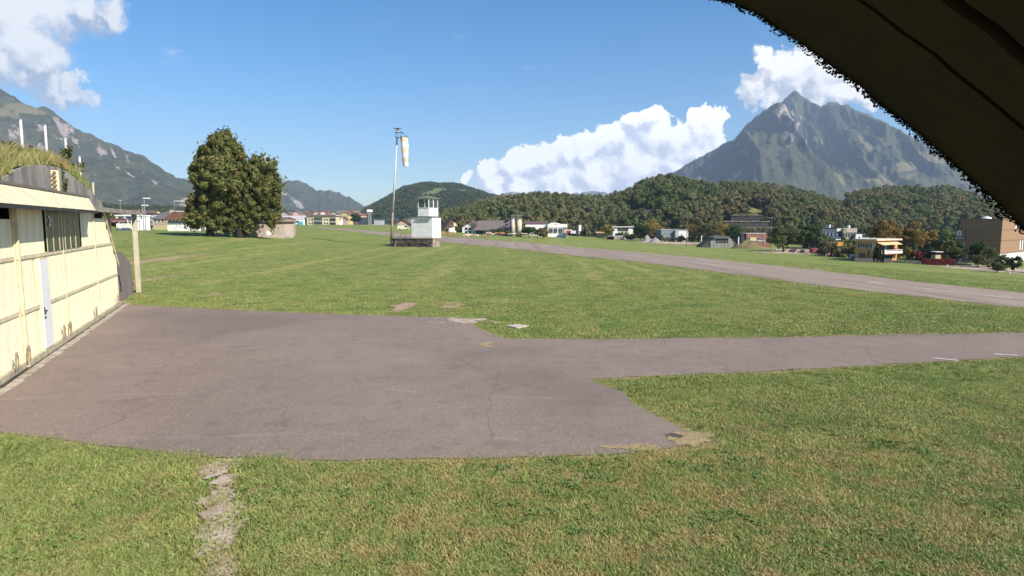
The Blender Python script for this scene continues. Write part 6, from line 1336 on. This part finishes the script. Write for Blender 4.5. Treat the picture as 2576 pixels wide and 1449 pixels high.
# terraces on the slope, with meadow and hut
YT = 500
tm = mat('terrace_wall', (.055, .052, .055), (.035, .035, .035), .5, .95, .3, 3); tl = mat('terrace_ledge', (.30, .27, .20), (.10, .10, .05), .5, .95, .4, 4)
TR = [(1850, 1900, 553, 533, 16), (1833, 1880, 0, 0, 0)]
for i, (x0, x1, yb, yt) in enumerate([(1838, 1912, 559, 541), (1818, 1932, 573, 557), (1812, 1945, 588, 573), (1850, 1948, 604, 588)]):
    a = hillpoint(x0, yb); b = hillpoint(x1, yb + 4); a.z -= 1; Y_ = (a.y + b.y) / 2; b.y = a.y + max(-12, min(4, b.y - a.y)); h = (yb - yt + 2) * Y_ / F; t = thing('terrace', ['topmost dark terrace wall on the ridge slope, shortest of four', 'second dark terrace wall from the top on the ridge slope', 'third dark terrace wall from the top, the longest', 'lowest dark terrace wall just above the brick red building'][i], 'terrace', a, math.atan2(b.y - a.y, b.x - a.x), 'terraces on the ridge slope'); L_ = (b - a).length
    part('wall', MB().box(0, L_, 0, 22, -5, h), tm, t); lg = MB(); x_ = 0
    while x_ < L_: w_ = rc.uniform(1.5, 4); lg.box(x_, x_ + w_ * .92, -.5 + rc.uniform(-.2, .2), 18, h, h + rc.uniform(.35, 1.0)); x_ += w_
    part('ledge', lg, tl, t)
t, sc = simple('white_hut', 'tiny white hut at the top of the terraces', 'hut', 1794 + 67, 528, YT + 12) if False else simple('white_hut', 'tiny white hut at the top of the terraces', 'hut', 1794.5 + .2252 / 1.4907 * 0 + 80, 532, YT + 12); t.location = hillpoint(1874.5, 524.5); part('wall', MB().box(-1.2, 1.2, 0, 3, -2, .7), WHITE, t); part('roof', MB().box(-1.4, 1.4, -.3, 3.3, .7, .9), DARK, t)
house(1946, 1982, 552, 541, 'chalet', 'small brown roofed chalet right of the terraces', 'house', WOOD, ROOFB, 'side', 7, R(-10), 1, 3, loc=hillpoint(1964, 552), eave=.45, ov=1); house(1978, 1996, 557, 547, 'small_house', 'small white house on the slope right of the chalet', 'house', WHITE, ROOFB, 'side', 6, 0, 1, 2, loc=hillpoint(1987, 557))
Yb = gp(1960, 632).y + 45
t, w, H, sc = house(1880, 1940, 611, 587, 'brick_building', 'low brick red building below the terraces', 'building', mat('brick_red', (.30, .14, .10), (.24, .11, .08), 1, .9), CONC_L, 'flat', 12, R(-4), 1, 0, Y=Yb)
part('end_wall', MB().box(-w / 2 - 2.4, -w / 2, .5, 10, -2, H), BLK, t)
for x in (-.42, -.08, .22): part('pilaster', MB().box(w * x, w * x + .35, -.15, .02, -1, H * .9), ROSE, t)
car(1900, 608, (.6, .55, .3), 'cream van parked in front of the brick red building', Yb - 4, 5, van=True); car(1914, 609, (.5, .5, .5), 'grey car beside the cream van', Yb - 5)
# glass fronted complex
Yc = gp(2120, 645).y + 60
t, w, H, sc = house(2070, 2122, 606, 573, 'glass_building', 'dark grey building with glazed upper floor, left of the white annex', 'building', mat('slate_facade', (.10, .11, .13)), BLK, 'flat', 14, R(-6), 2, 0, Y=Yc, sink=6)
for k in range(9): part('glazing', MB().box(-w * .44 + k * w * .088, -w * .44 + k * w * .088 + w * .07, -.12, .02, H * .34, H * .62), [GLASS, mat('curtain_blue', (.22, .28, .33), rough=.2)][k % 2], t)
part('balcony_band', MB().box(-w * .46, w * .4, -.8, 0, H * .2, H * .28), mat('blue_band', (.10, .16, .24)), t); part('roof_box', MB().box(-w * .05, w * .03, 3, 5, H, H + 1.4), WHITE, t); part('white_corner', MB().box(w * .18, w * .42, -.2, .05, H * .72, H * .94), WHITE, t); part('white_ledge', MB().box(-w * .4, -w * .2, -.9, -.2, H * .1, H * .16).box(w * .12, w * .36, -.9, -.2, H * .08, H * .15), WHITE, t)
t, w, H, sc = house(2124, 2156, 610, 574.5, 'rosy_block', 'block with a rosy blank top and long dark window band', 'building', mat('pale_ochre', (.45, .38, .22)), mat('rosy_panel', (.55, .42, .38)), 'flat', 12, R(-6), 1, 0, Y=Yc - 2, sink=6)
part('top_panel', MB().box(-w * .3, w / 2, -.15, .02, H * .72, H * .98), mat('rosy_panel', (.5, .4, .37)), t); part('window_band', MB().box(-w * .48, w * .46, -.12, .02, H * .42, H * .66), GLASS, t)
for k in range(5): part('window_mullion', MB().box(-w * .4 + k * w * .2, -w * .4 + k * w * .2 + .25, -.18, -.1, H * .42, H * .66), LG, t)
window(t, 0, H * .08, 2.6, 2.4, -.02); part('roof_box', MB().box(w * .1, w * .2, 3, 5, H, H + 1.4), WHITE, t)
t, w, H, sc = house(2156, 2188, 606, 587, 'white_annex', 'low white annex right of the rosy block', 'building', WHITE, BLK, 'flat', 12, R(-6), 1, 0, Y=Yc - 4, ov=.1, sink=6)
for x in (-.02, .2): window(t, w * x, H * .45, 1.8, 1.4, -.02, DARK)
part('door', MB().box(-w * .28, -w * .2, -.06, .02, H * .1, H * .6), GLASS, t)
# excavators, lumber, cars at the site
t, sc = simple('excavator', 'small yellow excavator under the left wide tree', 'excavator', 1982, 632.5); YL = mat('machine_yellow', (.55, .36, .05))
part('track', MB().box(-1.2, 1.2, -.9, -.5, 0, .5).box(-1.2, 1.2, .5, .9, 0, .5), DARK, t); part('cab', MB().box(-.8, .2, -.6, .6, .5, 1.9), YL, t); part('engine', MB().box(.2, 1.1, -.6, .6, .5, 1.2), YL, t); part('boom', MB().tube((-.6, 0, .9), (-1.7, 0, 1.9), .12).tube((-1.7, 0, 1.9), (-2.3, 0, .7), .1), YL, t); part('cab_window', MB().box(-.7, .1, -.62, .62, 1.2, 1.75), GLASS, t)
t, sc = simple('excavator', 'orange machine high behind the marker post', 'excavator', 2114, 619, 215); part('body', MB().box(-1, 1, -.8, .8, 0, 1.4), mat('machine_orange', (.6, .3, .06)), t); part('arm', MB().tube((-.8, 0, 1.0), (-3.4, 0, 1.3), .15), DARK, t); part('track', MB().box(-1.2, 1.2, -.9, .9, -.6, 0), DARK, t)
for i, (px, yb, lab) in enumerate([(2017, 636, 'stack of pale planks between the two wide trees'), (1997, 634, 'smaller stack of planks right of the yellow excavator')]):
    t, sc = simple('plank_stack', lab, 'stack', px, yb, group='plank stacks at the river bank')
    for k in range(5): part('plank', MB().box(-3.2 + .2 * k - i, 3.0 - .1 * k - i * 1.5, -.6 + .05 * k, .7, .28 * k, .28 * k + .22), mat('fresh_plank', (.50, .37, .28), (.38, .28, .22), 1, .9), t)
car(2052, 637, (.30, .08, .09), 'dark red small truck right of the right wide tree', None, 4.4, van=True); car(2094, 644, (.6, .2, .3), 'pink and white car right of the marker post', None, 4.2); car(2111, 646, (.62, .36, .36), 'pale pink car second right of the marker post', None, 4.2); car(2150, 655, (.1, .1, .11), 'charcoal car parked at the front of the orange house', None, 4.2, R(60)); car(2144, 652, (.6, .6, .62), 'white car half hidden behind the charcoal one', None, 4.2, R(60))
t, sc = simple('tent', 'small white tent shaped cover in the shade left of the orange house', 'tent', 2121, 640, gp(2121, 648).y + 6); part('cover', MB().prism([(-1.3, -.5), (1.3, -.5), (1.1, 1.4), (0, 2.3), (-1.1, 1.4)], 0, 1.5), WHITE, t); part('opening', MB().box(-.4, .4, -.03, .0, -.3, 1.2), DARK, t)
t, sc = simple('marker_post', 'thin dark topped marker post on the field right of the wide trees', 'post', 2077.5, 648); part('post', MB().box(-.09, .09, -.09, .09, -.2, 10 * sc), mat('post_yellow', (.4, .4, .2)), t); part('dark_sleeve', MB().box(-.2, .2, -.15, .15, 10 * sc, 24 * sc), DARK, t)
# ------------------------------------------------------------------ ORANGE HOUSE
g_ = gp(2199, 660); sc = g_.y / F; OR = mat('orange_render', (.56, .31, .12), (.50, .27, .10), .8, .9)
aO = R(58); t = thing('orange_house', 'orange two storey house with pale flat roof and open awnings', 'house', g_, -aO); ca, sa_ = math.cos(aO), math.sin(aO)
Lx = 51 * sc / (ca + .59 * sa_); Ly = 58 * sc / (sa_ - .59 * ca); Hh = 59 * sc
part('wall', MB().box(-Lx, 0, 0, Ly, -1, Hh * .92), OR, t); part('roof', MB().box(-Lx - .5, .9, -.9, Ly + .8, Hh * .92 + .003, Hh * .99), mat('roof_slab', (.62, .50, .40)), t)
for x in (-.76, -.38):
    for z in (.6, ): window(t, Lx * x, Hh * z, 1.5, 1.5, -.03)
part('shutter', MB().box(Lx * -.76 - .5, Lx * -.76 - .05, -.08, 0, Hh * .6, Hh * .6 + 1.5).box(Lx * -.38 - .5, Lx * -.38 - .05, -.08, 0, Hh * .6, Hh * .6 + 1.5), WOOD, t); part('garage_door', MB().box(-Lx * .8, -Lx * .45, -.06, .01, 0, Hh * .38), mat('brown_door', (.18, .14, .09)), t)
part('white_panel', MB().box(-Lx * .12, -Lx * .02, -.05, .01, Hh * .5, Hh * .8), CREAM, t)
part('glazed_front', MB().box(-.02, .08, Ly * .12, Ly * .8, Hh * .42, Hh * .76), GLASS, t); part('window_post', MB().box(.06, .14, Ly * .44, Ly * .47, Hh * .42, Hh * .76).box(.06, .14, Ly * .1, Ly * .12, Hh * .42, Hh * .76), WHITE, t)
AW = mat('awning_cloth', (.66, .44, .22), (.58, .38, .2), .5, .8)
for a, b in ((.02, .46), (.47, .92)): part('awning', MB().hexa([(.02, Ly * a, Hh * .84), (1.9, Ly * a, Hh * .74), (1.9, Ly * b, Hh * .74), (.02, Ly * b, Hh * .84), (.02, Ly * a, Hh * .87), (1.9, Ly * a, Hh * .76), (1.9, Ly * b, Hh * .76), (.02, Ly * b, Hh * .87)]), AW, t)
part('balcony', MB().box(.02, 1.7, Ly * .02, Ly * .98, Hh * .34, Hh * .39), mat('balcony_rose', (.55, .35, .27)), t); part('balcony_rail', MB().box(1.62, 1.68, Ly * .02, Ly * .98, Hh * .50, Hh * .52).box(1.62, 1.68, Ly * .02, Ly * .98, Hh * .39, Hh * .46), WHITE, t)
part('lower_glass', MB().box(-.01, .05, Ly * .3, Ly * .8, 0, Hh * .28), GLASS, t)
t, sc = simple('parasol', 'red parasol on the terrace right of the orange house', 'parasol', 2257, 646, g_.y + 6); part('canopy', MB().tube((0, 0, 2.2), (0, 0, 2.7), 1.1, .08, 10), mat('parasol_red', (.5, .15, .1)), t); part('pole', MB().tube((0, 0, -1), (0, 0, 2.3), .05), STEEL, t)
for i, (px, yb, yt, w_) in enumerate([(2185, 655, 621, 8), (2193, 655, 619, 7), (2199, 656, 615, 7), (2203, 656, 596, 8.5), (2208, 657, 612, 7), (2213, 657, 617, 8), (2220, 657, 619, 8)]):
    g2 = gp(px, yb + 4); t = thing('cypress', ['slim dark cypress, leftmost in the row before the orange house', 'slim dark cypress, second from the left before the orange house', 'dark cypress, third from the left, close to the tallest', 'tallest pointed cypress before the corner of the orange house', 'dark cypress just right of the tallest one', 'broad dark cypress, second from the right in the row', 'broad dark cypress, rightmost in the row before the orange house'][i], 'cypress', g2, 0, 'cypresses before the orange house'); sc = g2.y / F
    V, Fq, tp = crown_arrays(w_ * sc, w_ * sc, (yb - yt) * sc, 2000, .16, 22, 300 + i, shape='pear'); ob('foliage', nmesh('foliage', V, Fq, L_GREEN if i == 3 else L_DARK), t); part('stem', trunk_mb(2, .1, [tuple(c) for c in tp[:3]], .3, i), BARK, t)
# fences, hedge
def wallrun(name, label, cat, x0, y0, x1, y1, h_px, mtl, piece, pw, thick=.12, group=None, jit=0.0):
    a = gp(x0, y0); b = gp(x1, y1); t = thing(name, label, cat, a, math.atan2(b.y - a.y, b.x - a.x), group); L_ = Vector((b.x - a.x, b.y - a.y)).length; sc = a.y / F; n = max(1, int(L_ / pw))
    for k in range(n):
        x_ = L_ * k / n; z_ = (b.z - a.z) * k / n; part(piece, MB().box(x_, x_ + L_ / n - .03, 0, thick, z_ - .5, z_ + h_px * sc * (1 + rc.uniform(-jit, jit))), mtl, t)
    return t
wallrun('dark_fence', 'dark solid board fence in front of the cypresses', 'fence', 2150, 659, 2243, 661, 10, mat('dark_boards', (.07, .065, .06), (.045, .04, .038), 2, .9, .3), 'fence_panel', .9)
wallrun('garden_wall', 'low pale grey garden wall right of the dark fence', 'wall', 2244, 661, 2316, 664, 6, CONC, 'wall_block', 1.1, .2, None, .08)
wallrun('net_fence', 'light wire fence posts above the garden wall', 'fence', 2246, 658, 2314, 661, 13, STEEL, 'fence_post', 1.8, .05)
for c in [c for c in bpy.data.objects if c.name.startswith('fence_post') and c.parent and c.parent.name.startswith('net_fence')]: c.scale = (.06, 1, 1); c.location.x += random.uniform(0, 8)
hd = wallrun('red_hedge', 'dark red clipped hedge right of the garden wall', 'hedge', 2322, 666, 2402, 668, 14, mat('hedge_core', (.09, .02, .02)), 'hedge_block', 2.4, .8)
a = gp(2322, 666); b = gp(2402, 668); L_ = (b - a).length; rs = np.random.RandomState(4); n = 5200; V0 = np.stack([rs.uniform(0, L_, n), rs.uniform(-.25, 1.0, n), rs.uniform(-.1, 14 * a.y / F + .12, n)], 1); nr = rs.normal(size=(n, 3)); nr /= np.linalg.norm(nr, axis=1)[:, None]; b2 = np.cross(nr, rs.normal(size=(n, 3))); b2 /= np.linalg.norm(b2, axis=1)[:, None]; c2 = np.cross(nr, b2)
o = ob('hedge_leaves', nmesh('hedge_leaves', np.stack([V0 - b2 * .12, V0 + c2 * .09, V0 + b2 * .12, V0 - c2 * .09], 1).reshape(-1, 3), np.arange(n * 4).reshape(-1, 4), L_RED), hd); o['kind'] = 'stuff'
gar = [(2165, 652, 630, 18, L_OLIVE, 'olive bush at the garage of the orange house', 2), (2175, 652, 618, 20, L_YEL, 'yellow leaved bush tree before the orange house wall', 3), (2228, 657, 632, 16, L_GREEN, 'green bush at the right corner of the orange house', 2), (2252, 656, 622, 26, L_YEL, 'bright yellow green garden bush right of the awnings', 4), (2240, 656, 638, 24, L_BRN, 'rusty low bush behind the end of the dark fence', 1), (2262, 658, 626, 26, L_BRN, 'brown garden bush left of the dark slim conifer', 5), (2290, 658, 622, 30, L_YEL, 'yellow green garden tree behind the low wall', 4), (2301, 658, 610, 8, L_DARK, 'slim dark conifer in the garden right of the orange house', 3), (2318, 660, 628, 24, L_RED, 'reddish bush at the left end of the red hedge', 2), (2341, 660, 618, 16, L_DARK, 'dark narrow conifer behind the red hedge', 4), (2334, 660, 630, 26, L_OLIVE, 'olive bush behind the red hedge', 5), (2366, 658, 632, 30, L_OLIVE, 'pale shrub behind the right half of the red hedge', 7),
       (2226, 640, 560, 62, L_BRN, 'large rusty autumn tree directly behind the orange house', 26), (2292, 640, 567, 78, L_BRN, 'very large brown gold autumn tree right of the orange house', 22), (2335, 640, 585, 46, L_YEL, 'yellow brown tree between autumn tree and brown building', 24), (2258, 640, 572, 30, L_GREEN, 'green crown showing between the two autumn trees', 32), (2374, 630, 588, 24, L_GREEN, 'pale green birch at the left edge of the brown building', 40),
       (2395, 664, 612, 38, L_OLIVE, 'loose olive bush right behind the end of the red hedge', 3), (2415, 664, 612, 30, L_GREEN, 'green shrub before the dark facade, left', 3), (2440, 665, 622, 44, L_OLIVE, 'broad olive shrub before the dark facade, middle', 2), (2468, 668, 612, 34, L_GREEN, 'tall pale tipped shrub before the dark facade', 2), (2492, 672, 624, 40, L_OLIVE, 'brownish broad shrub before the building corner', 1), (2470, 672, 640, 40, L_OLIVE, 'low shrub above the river boulders', 0), (2530, 680, 640, 34, L_OLIVE, 'flowering pale shrub before the white basement', 1), (2562, 682, 640, 34, L_DARK, 'dark spiky shrub at the right picture edge', 1), (2520, 684, 660, 40, L_OLIVE, 'low brown bush between the river boulders', 0)]
for i, (px, yb, yt, w_, lm, lab, dY) in enumerate(gar):
    big = yb - yt > 50; g2 = gp(px, 664 if dY > 15 else yb + 2); Y_ = g2.y + dY; gg = gY(px, Y_); gg.z = pos(px, yb, Y_).z; slim = 'slim' in lab or 'narrow' in lab
    tree(px, yb, yt, w_, lm, lab, 'broadleaf_tree' if big else ('conifer' if slim else 'bush'), loc=gg, n=9000 if big else 2600, leaf=.30 if big else .17, trunk=.12 if big else .04, shape='pear' if slim else 'round', cat='tree' if (big or slim) else 'bush')
# ------------------------------------------------------------------ BROWN BUILDING
Yk = gp(2402, 668).y + 9; sc = Yk / F; cz = pos(2513, 664, Yk); aB = R(52)
BD = mat('brown_cladding', (.30, .185, .11), (.24, .145, .088), 1.5, .8, .1, stretch=(8, 8, .15)); FL = mat('cladding_trim', (.24, .15, .10)); 
t = thing('brown_building', 'large brown timber clad building with a white emblem on its shaded side', 'building', cz, 0)
ca, sa_ = math.cos(aB), math.sin(aB)
t.rotation_euler = (0, 0, -aB); Lx = 122 * sc / (ca + .79 * sa_); Ly = 40.0; Hh = (664 - 553) * sc; zb_ = (664 - 637) * sc
part('basement', MB().box(-Lx, 0, .25, Ly, -2, zb_), mat('basement_white', (.60, .56, .54), (.42, .40, .38), 1, .8), t)
nP = 34; pwid = Lx / nP; hs = [(zb_, zb_ + (Hh - zb_) * .38), (zb_ + (Hh - zb_) * .38, zb_ + (Hh - zb_) * .70), (zb_ + (Hh - zb_) * .70, Hh)]
part('core', MB().box(-Lx + .1, -.1, .1, Ly, zb_ - .1, Hh * .74).box(-Lx * .87, -.1, .1, 13.5, Hh * .74, Hh - .05), BD, t)
pmesh = {}
def clad(x0, y0, w_, z0, z1, rz):
    k = (round(w_, 2), round(z1 - z0, 2))
    if k not in pmesh: pmesh[k] = MB().box(.02, w_ - .02, -.06, .05, .06, z1 - z0 - .06).mesh('cladding_panel', BD)
    return ob('cladding_panel', pmesh[k], t, (x0, y0, z0), rz)
for r_, (z0, z1) in enumerate(hs):
    for k in range(nP):
        if r_ == 2 and k < nP * .13: continue
        clad(-Lx + k * pwid, 0, pwid, z0, z1, 0)
    for k in range(int(Ly / 1.2)):
        if r_ == 2 and k * 1.2 > 12.4: continue
        clad(0, k * 1.2, 1.2, z0, z1, math.pi / 2)
for z in (hs[0][0], hs[1][0], hs[2][0]): part('trim_band', MB().box(-Lx - .1, .12, -.14, .0, z - .16, z + .16).box(0, .14, 0, Ly, z - .16, z + .16), FL, t)
part('roof_edge', MB().box(-Lx * .87 - .1, .15, -.15, 13.6, Hh, Hh + .3), FL, t); part('roof_edge', MB().box(-Lx - .1, -Lx * .87 - .12, -.15, Ly, hs[2][0] + .17, hs[2][0] + .4).box(-.2, .15, 13.62, Ly, Hh * .76, Hh * .76 + .3), FL, t)
part('skylight', MB().ball((-Lx * .45, 5, Hh + .3), 1.4, 1.4, .7, 10, 6), WHITE, t); part('roof_unit', MB().box(-.9, -.1, 12.2, 13.2, Hh + .3, Hh + 1.6), WHITE, t); part('roof_unit', MB().box(-1.4, -.2, 14.4, 16, Hh * .76 + .3, Hh * .76 + 1.6), WHITE, t)
for k, yy_ in enumerate((20.5, 23.0)): part('slit_window', MB().box(.02, .16, yy_, yy_ + .8, hs[0][0] + .4, hs[0][1] - .4), GLASS, t); part('slit_frame', MB().box(.02, .14, yy_ - 1.0, yy_ - .05, hs[0][0] + .4, hs[0][1] - .4), WHITE, t)
part('side_slot', MB().box(-Lx * .755, -Lx * .735, -.1, .0, hs[1][0] + .3, hs[1][1] - .2), DARK, t); part('slot_frame', MB().box(-Lx * .73, -Lx * .722, -.16, -.06, hs[1][0] + .3, hs[1][1] - .2), LG, t)
# emblem ring and small script, white on the shaded facade
EM = mat('emblem_white', (.80, .80, .78), (.75, .75, .73)); ex = -Lx * .905; ez = hs[1][0] + (hs[1][1] - hs[1][0]) * .62; rr2 = (hs[1][1] - hs[1][0]) * .25; m_ = MB()
for k in range(22):
    if k in (15, 16): continue
    a0 = 2 * math.pi * k / 22; a1 = 2 * math.pi * (k + 1) / 22; ro, ri = rr2, rr2 * .62
    P_ = lambda a, r: (ex + r * .85 * math.cos(a), ez + r * 1.1 * math.sin(a))
    q = [P_(a0, ri), P_(a1, ri), P_(a1, ro), P_(a0, ro)]; m_.add([(x, -.2, z) for x, z in q] + [(x, -.1, z) for x, z in q], [(0, 1, 2, 3)[::-1], (4, 5, 6, 7), (0, 1, 5, 4), (2, 3, 7, 6)])
m_.box(ex - .18, ex + .02, -.2, -.1, ez - rr2 * .7, ez + rr2 * .35).box(ex - .18, ex + rr2 * .35, -.2, -.1, ez + rr2 * .15, ez + rr2 * .35)
part('emblem', m_, EM, t)
def textpart(s, x, z, size, parent, m, y=-.2, sx_=1):
    cu = bpy.data.curves.new('lettering', 'FONT'); cu.body = s; cu.size = size; cu.extrude = .03; cu.align_x = 'CENTER'
    o = bpy.data.objects.new('tmp', cu); COL.objects.link(o); dg = bpy.context.evaluated_depsgraph_get(); me = bpy.data.meshes.new_from_object(o.evaluated_get(dg)); bpy.data.objects.remove(o); me.materials.clear(); me.materials.append(m)
    p_ = ob('lettering', me, parent, (x, y, z)); p_.rotation_euler = (math.pi / 2, 0, 0); p_.scale = (sx_, 1, 1); return p_
textpart('Brent', ex + .1, hs[1][0] + .35, rr2 * .85, t, EM, -.16, 1.5)
# steel frame in the shade at the left foot
m_ = MB(); zf0, zf1 = zb_ * .9, hs[0][1] - .9; xa, xb = -Lx * .97, -Lx * .83
m_.box(xa, xa + .18, -2, -1.8, zf0 - 1, zf1).box(xa, xb, -2, -1.8, zf1 - .2, zf1).box(xa, xb, -2, -1.8, zf0, zf0 + .15); m_.tube((xa, -1.9, zf1 - 1.6), (xb - .8, -1.9, zf1 - .1), .1); part('steel_frame', m_, STEEL, t)
m_ = MB(); m_.box(-Lx * .735, -Lx * .722, -2, -1.8, zf0, zf1 + .6).box(-Lx * .79, -Lx * .735, -2, -1.8, zf1 - .5, zf1 - .3).tube((-Lx * .78, -1.9, zf1 - .4), (-Lx * .735, -1.9, zf1 - 1.5), .08); part('steel_frame', m_, STEEL, t)
t, sc = simple('red_white_kiosk', 'small red and white kiosk behind the red hedge', 'kiosk', 2368, 656, gp(2368, 668).y + 12); part('wall', MB().box(-1.0, .7, 0, 2, -1, 1.7), CREAM, t); part('red_column', MB().box(.7, 1.3, -.1, 1, -1, 2.5), mat('kiosk_red', (.5, .06, .08)), t); part('roof', MB().box(-1.2, 1.4, -.3, 2.3, 2.55, 2.7), WHITE, t)
for i, (px, yb, lab) in enumerate([(2406, 667, 'dark round post at the right end of the red hedge'), (2383, 671, 'short pale marker stone below the red hedge'), (2508, 684, 'small rusty stake among the river boulders'), (2540, 690, 'pale stake at the river bank near the right edge')]):
    t, sc = simple('stake', lab, 'post', px, yb); part('post', MB().tube((0, 0, -.2), (0, 0, (18, 5, 7, 7)[i] * sc), (.1, .15, .1, .1)[i]), (DARK, WHITE, ROOFR, WHITE)[i], t)
# shallow field ditch lines (grass banks)
def strip_line(name, pts, w_, mtl, dz):
    P_ = [gp(x, y) for x, y in pts]; poly = [p.to_2d() + Vector((0, w_ / 2)) for p in P_] + [p.to_2d() - Vector((0, w_ / 2)) for p in P_[::-1]]; return drape(name, subdiv(poly, 2, .25), mtl, dz, 3)
strip_line('field_line', [(2120, 649), (2000, 643.5), (1900, 637), (1800, 630), (1690, 620)], .7, mat('ditch_grass', (.035, .05, .014)), .03)
strip_line('field_line', [(2120, 652), (1990, 651), (1900, 649), (1780, 646), (1700, 641)], .5, mat('pale_grass_line', (.22, .19, .07)), .03)
strip_line('field_line', [(640, 586), (760, 596), (880, 604), (975, 605)], .8, MATS['pale_grass_line'], .03); strip_line('field_line', [(1110, 612), (1300, 633), (1420, 646)], .5, MATS['pale_grass_line'], .03)
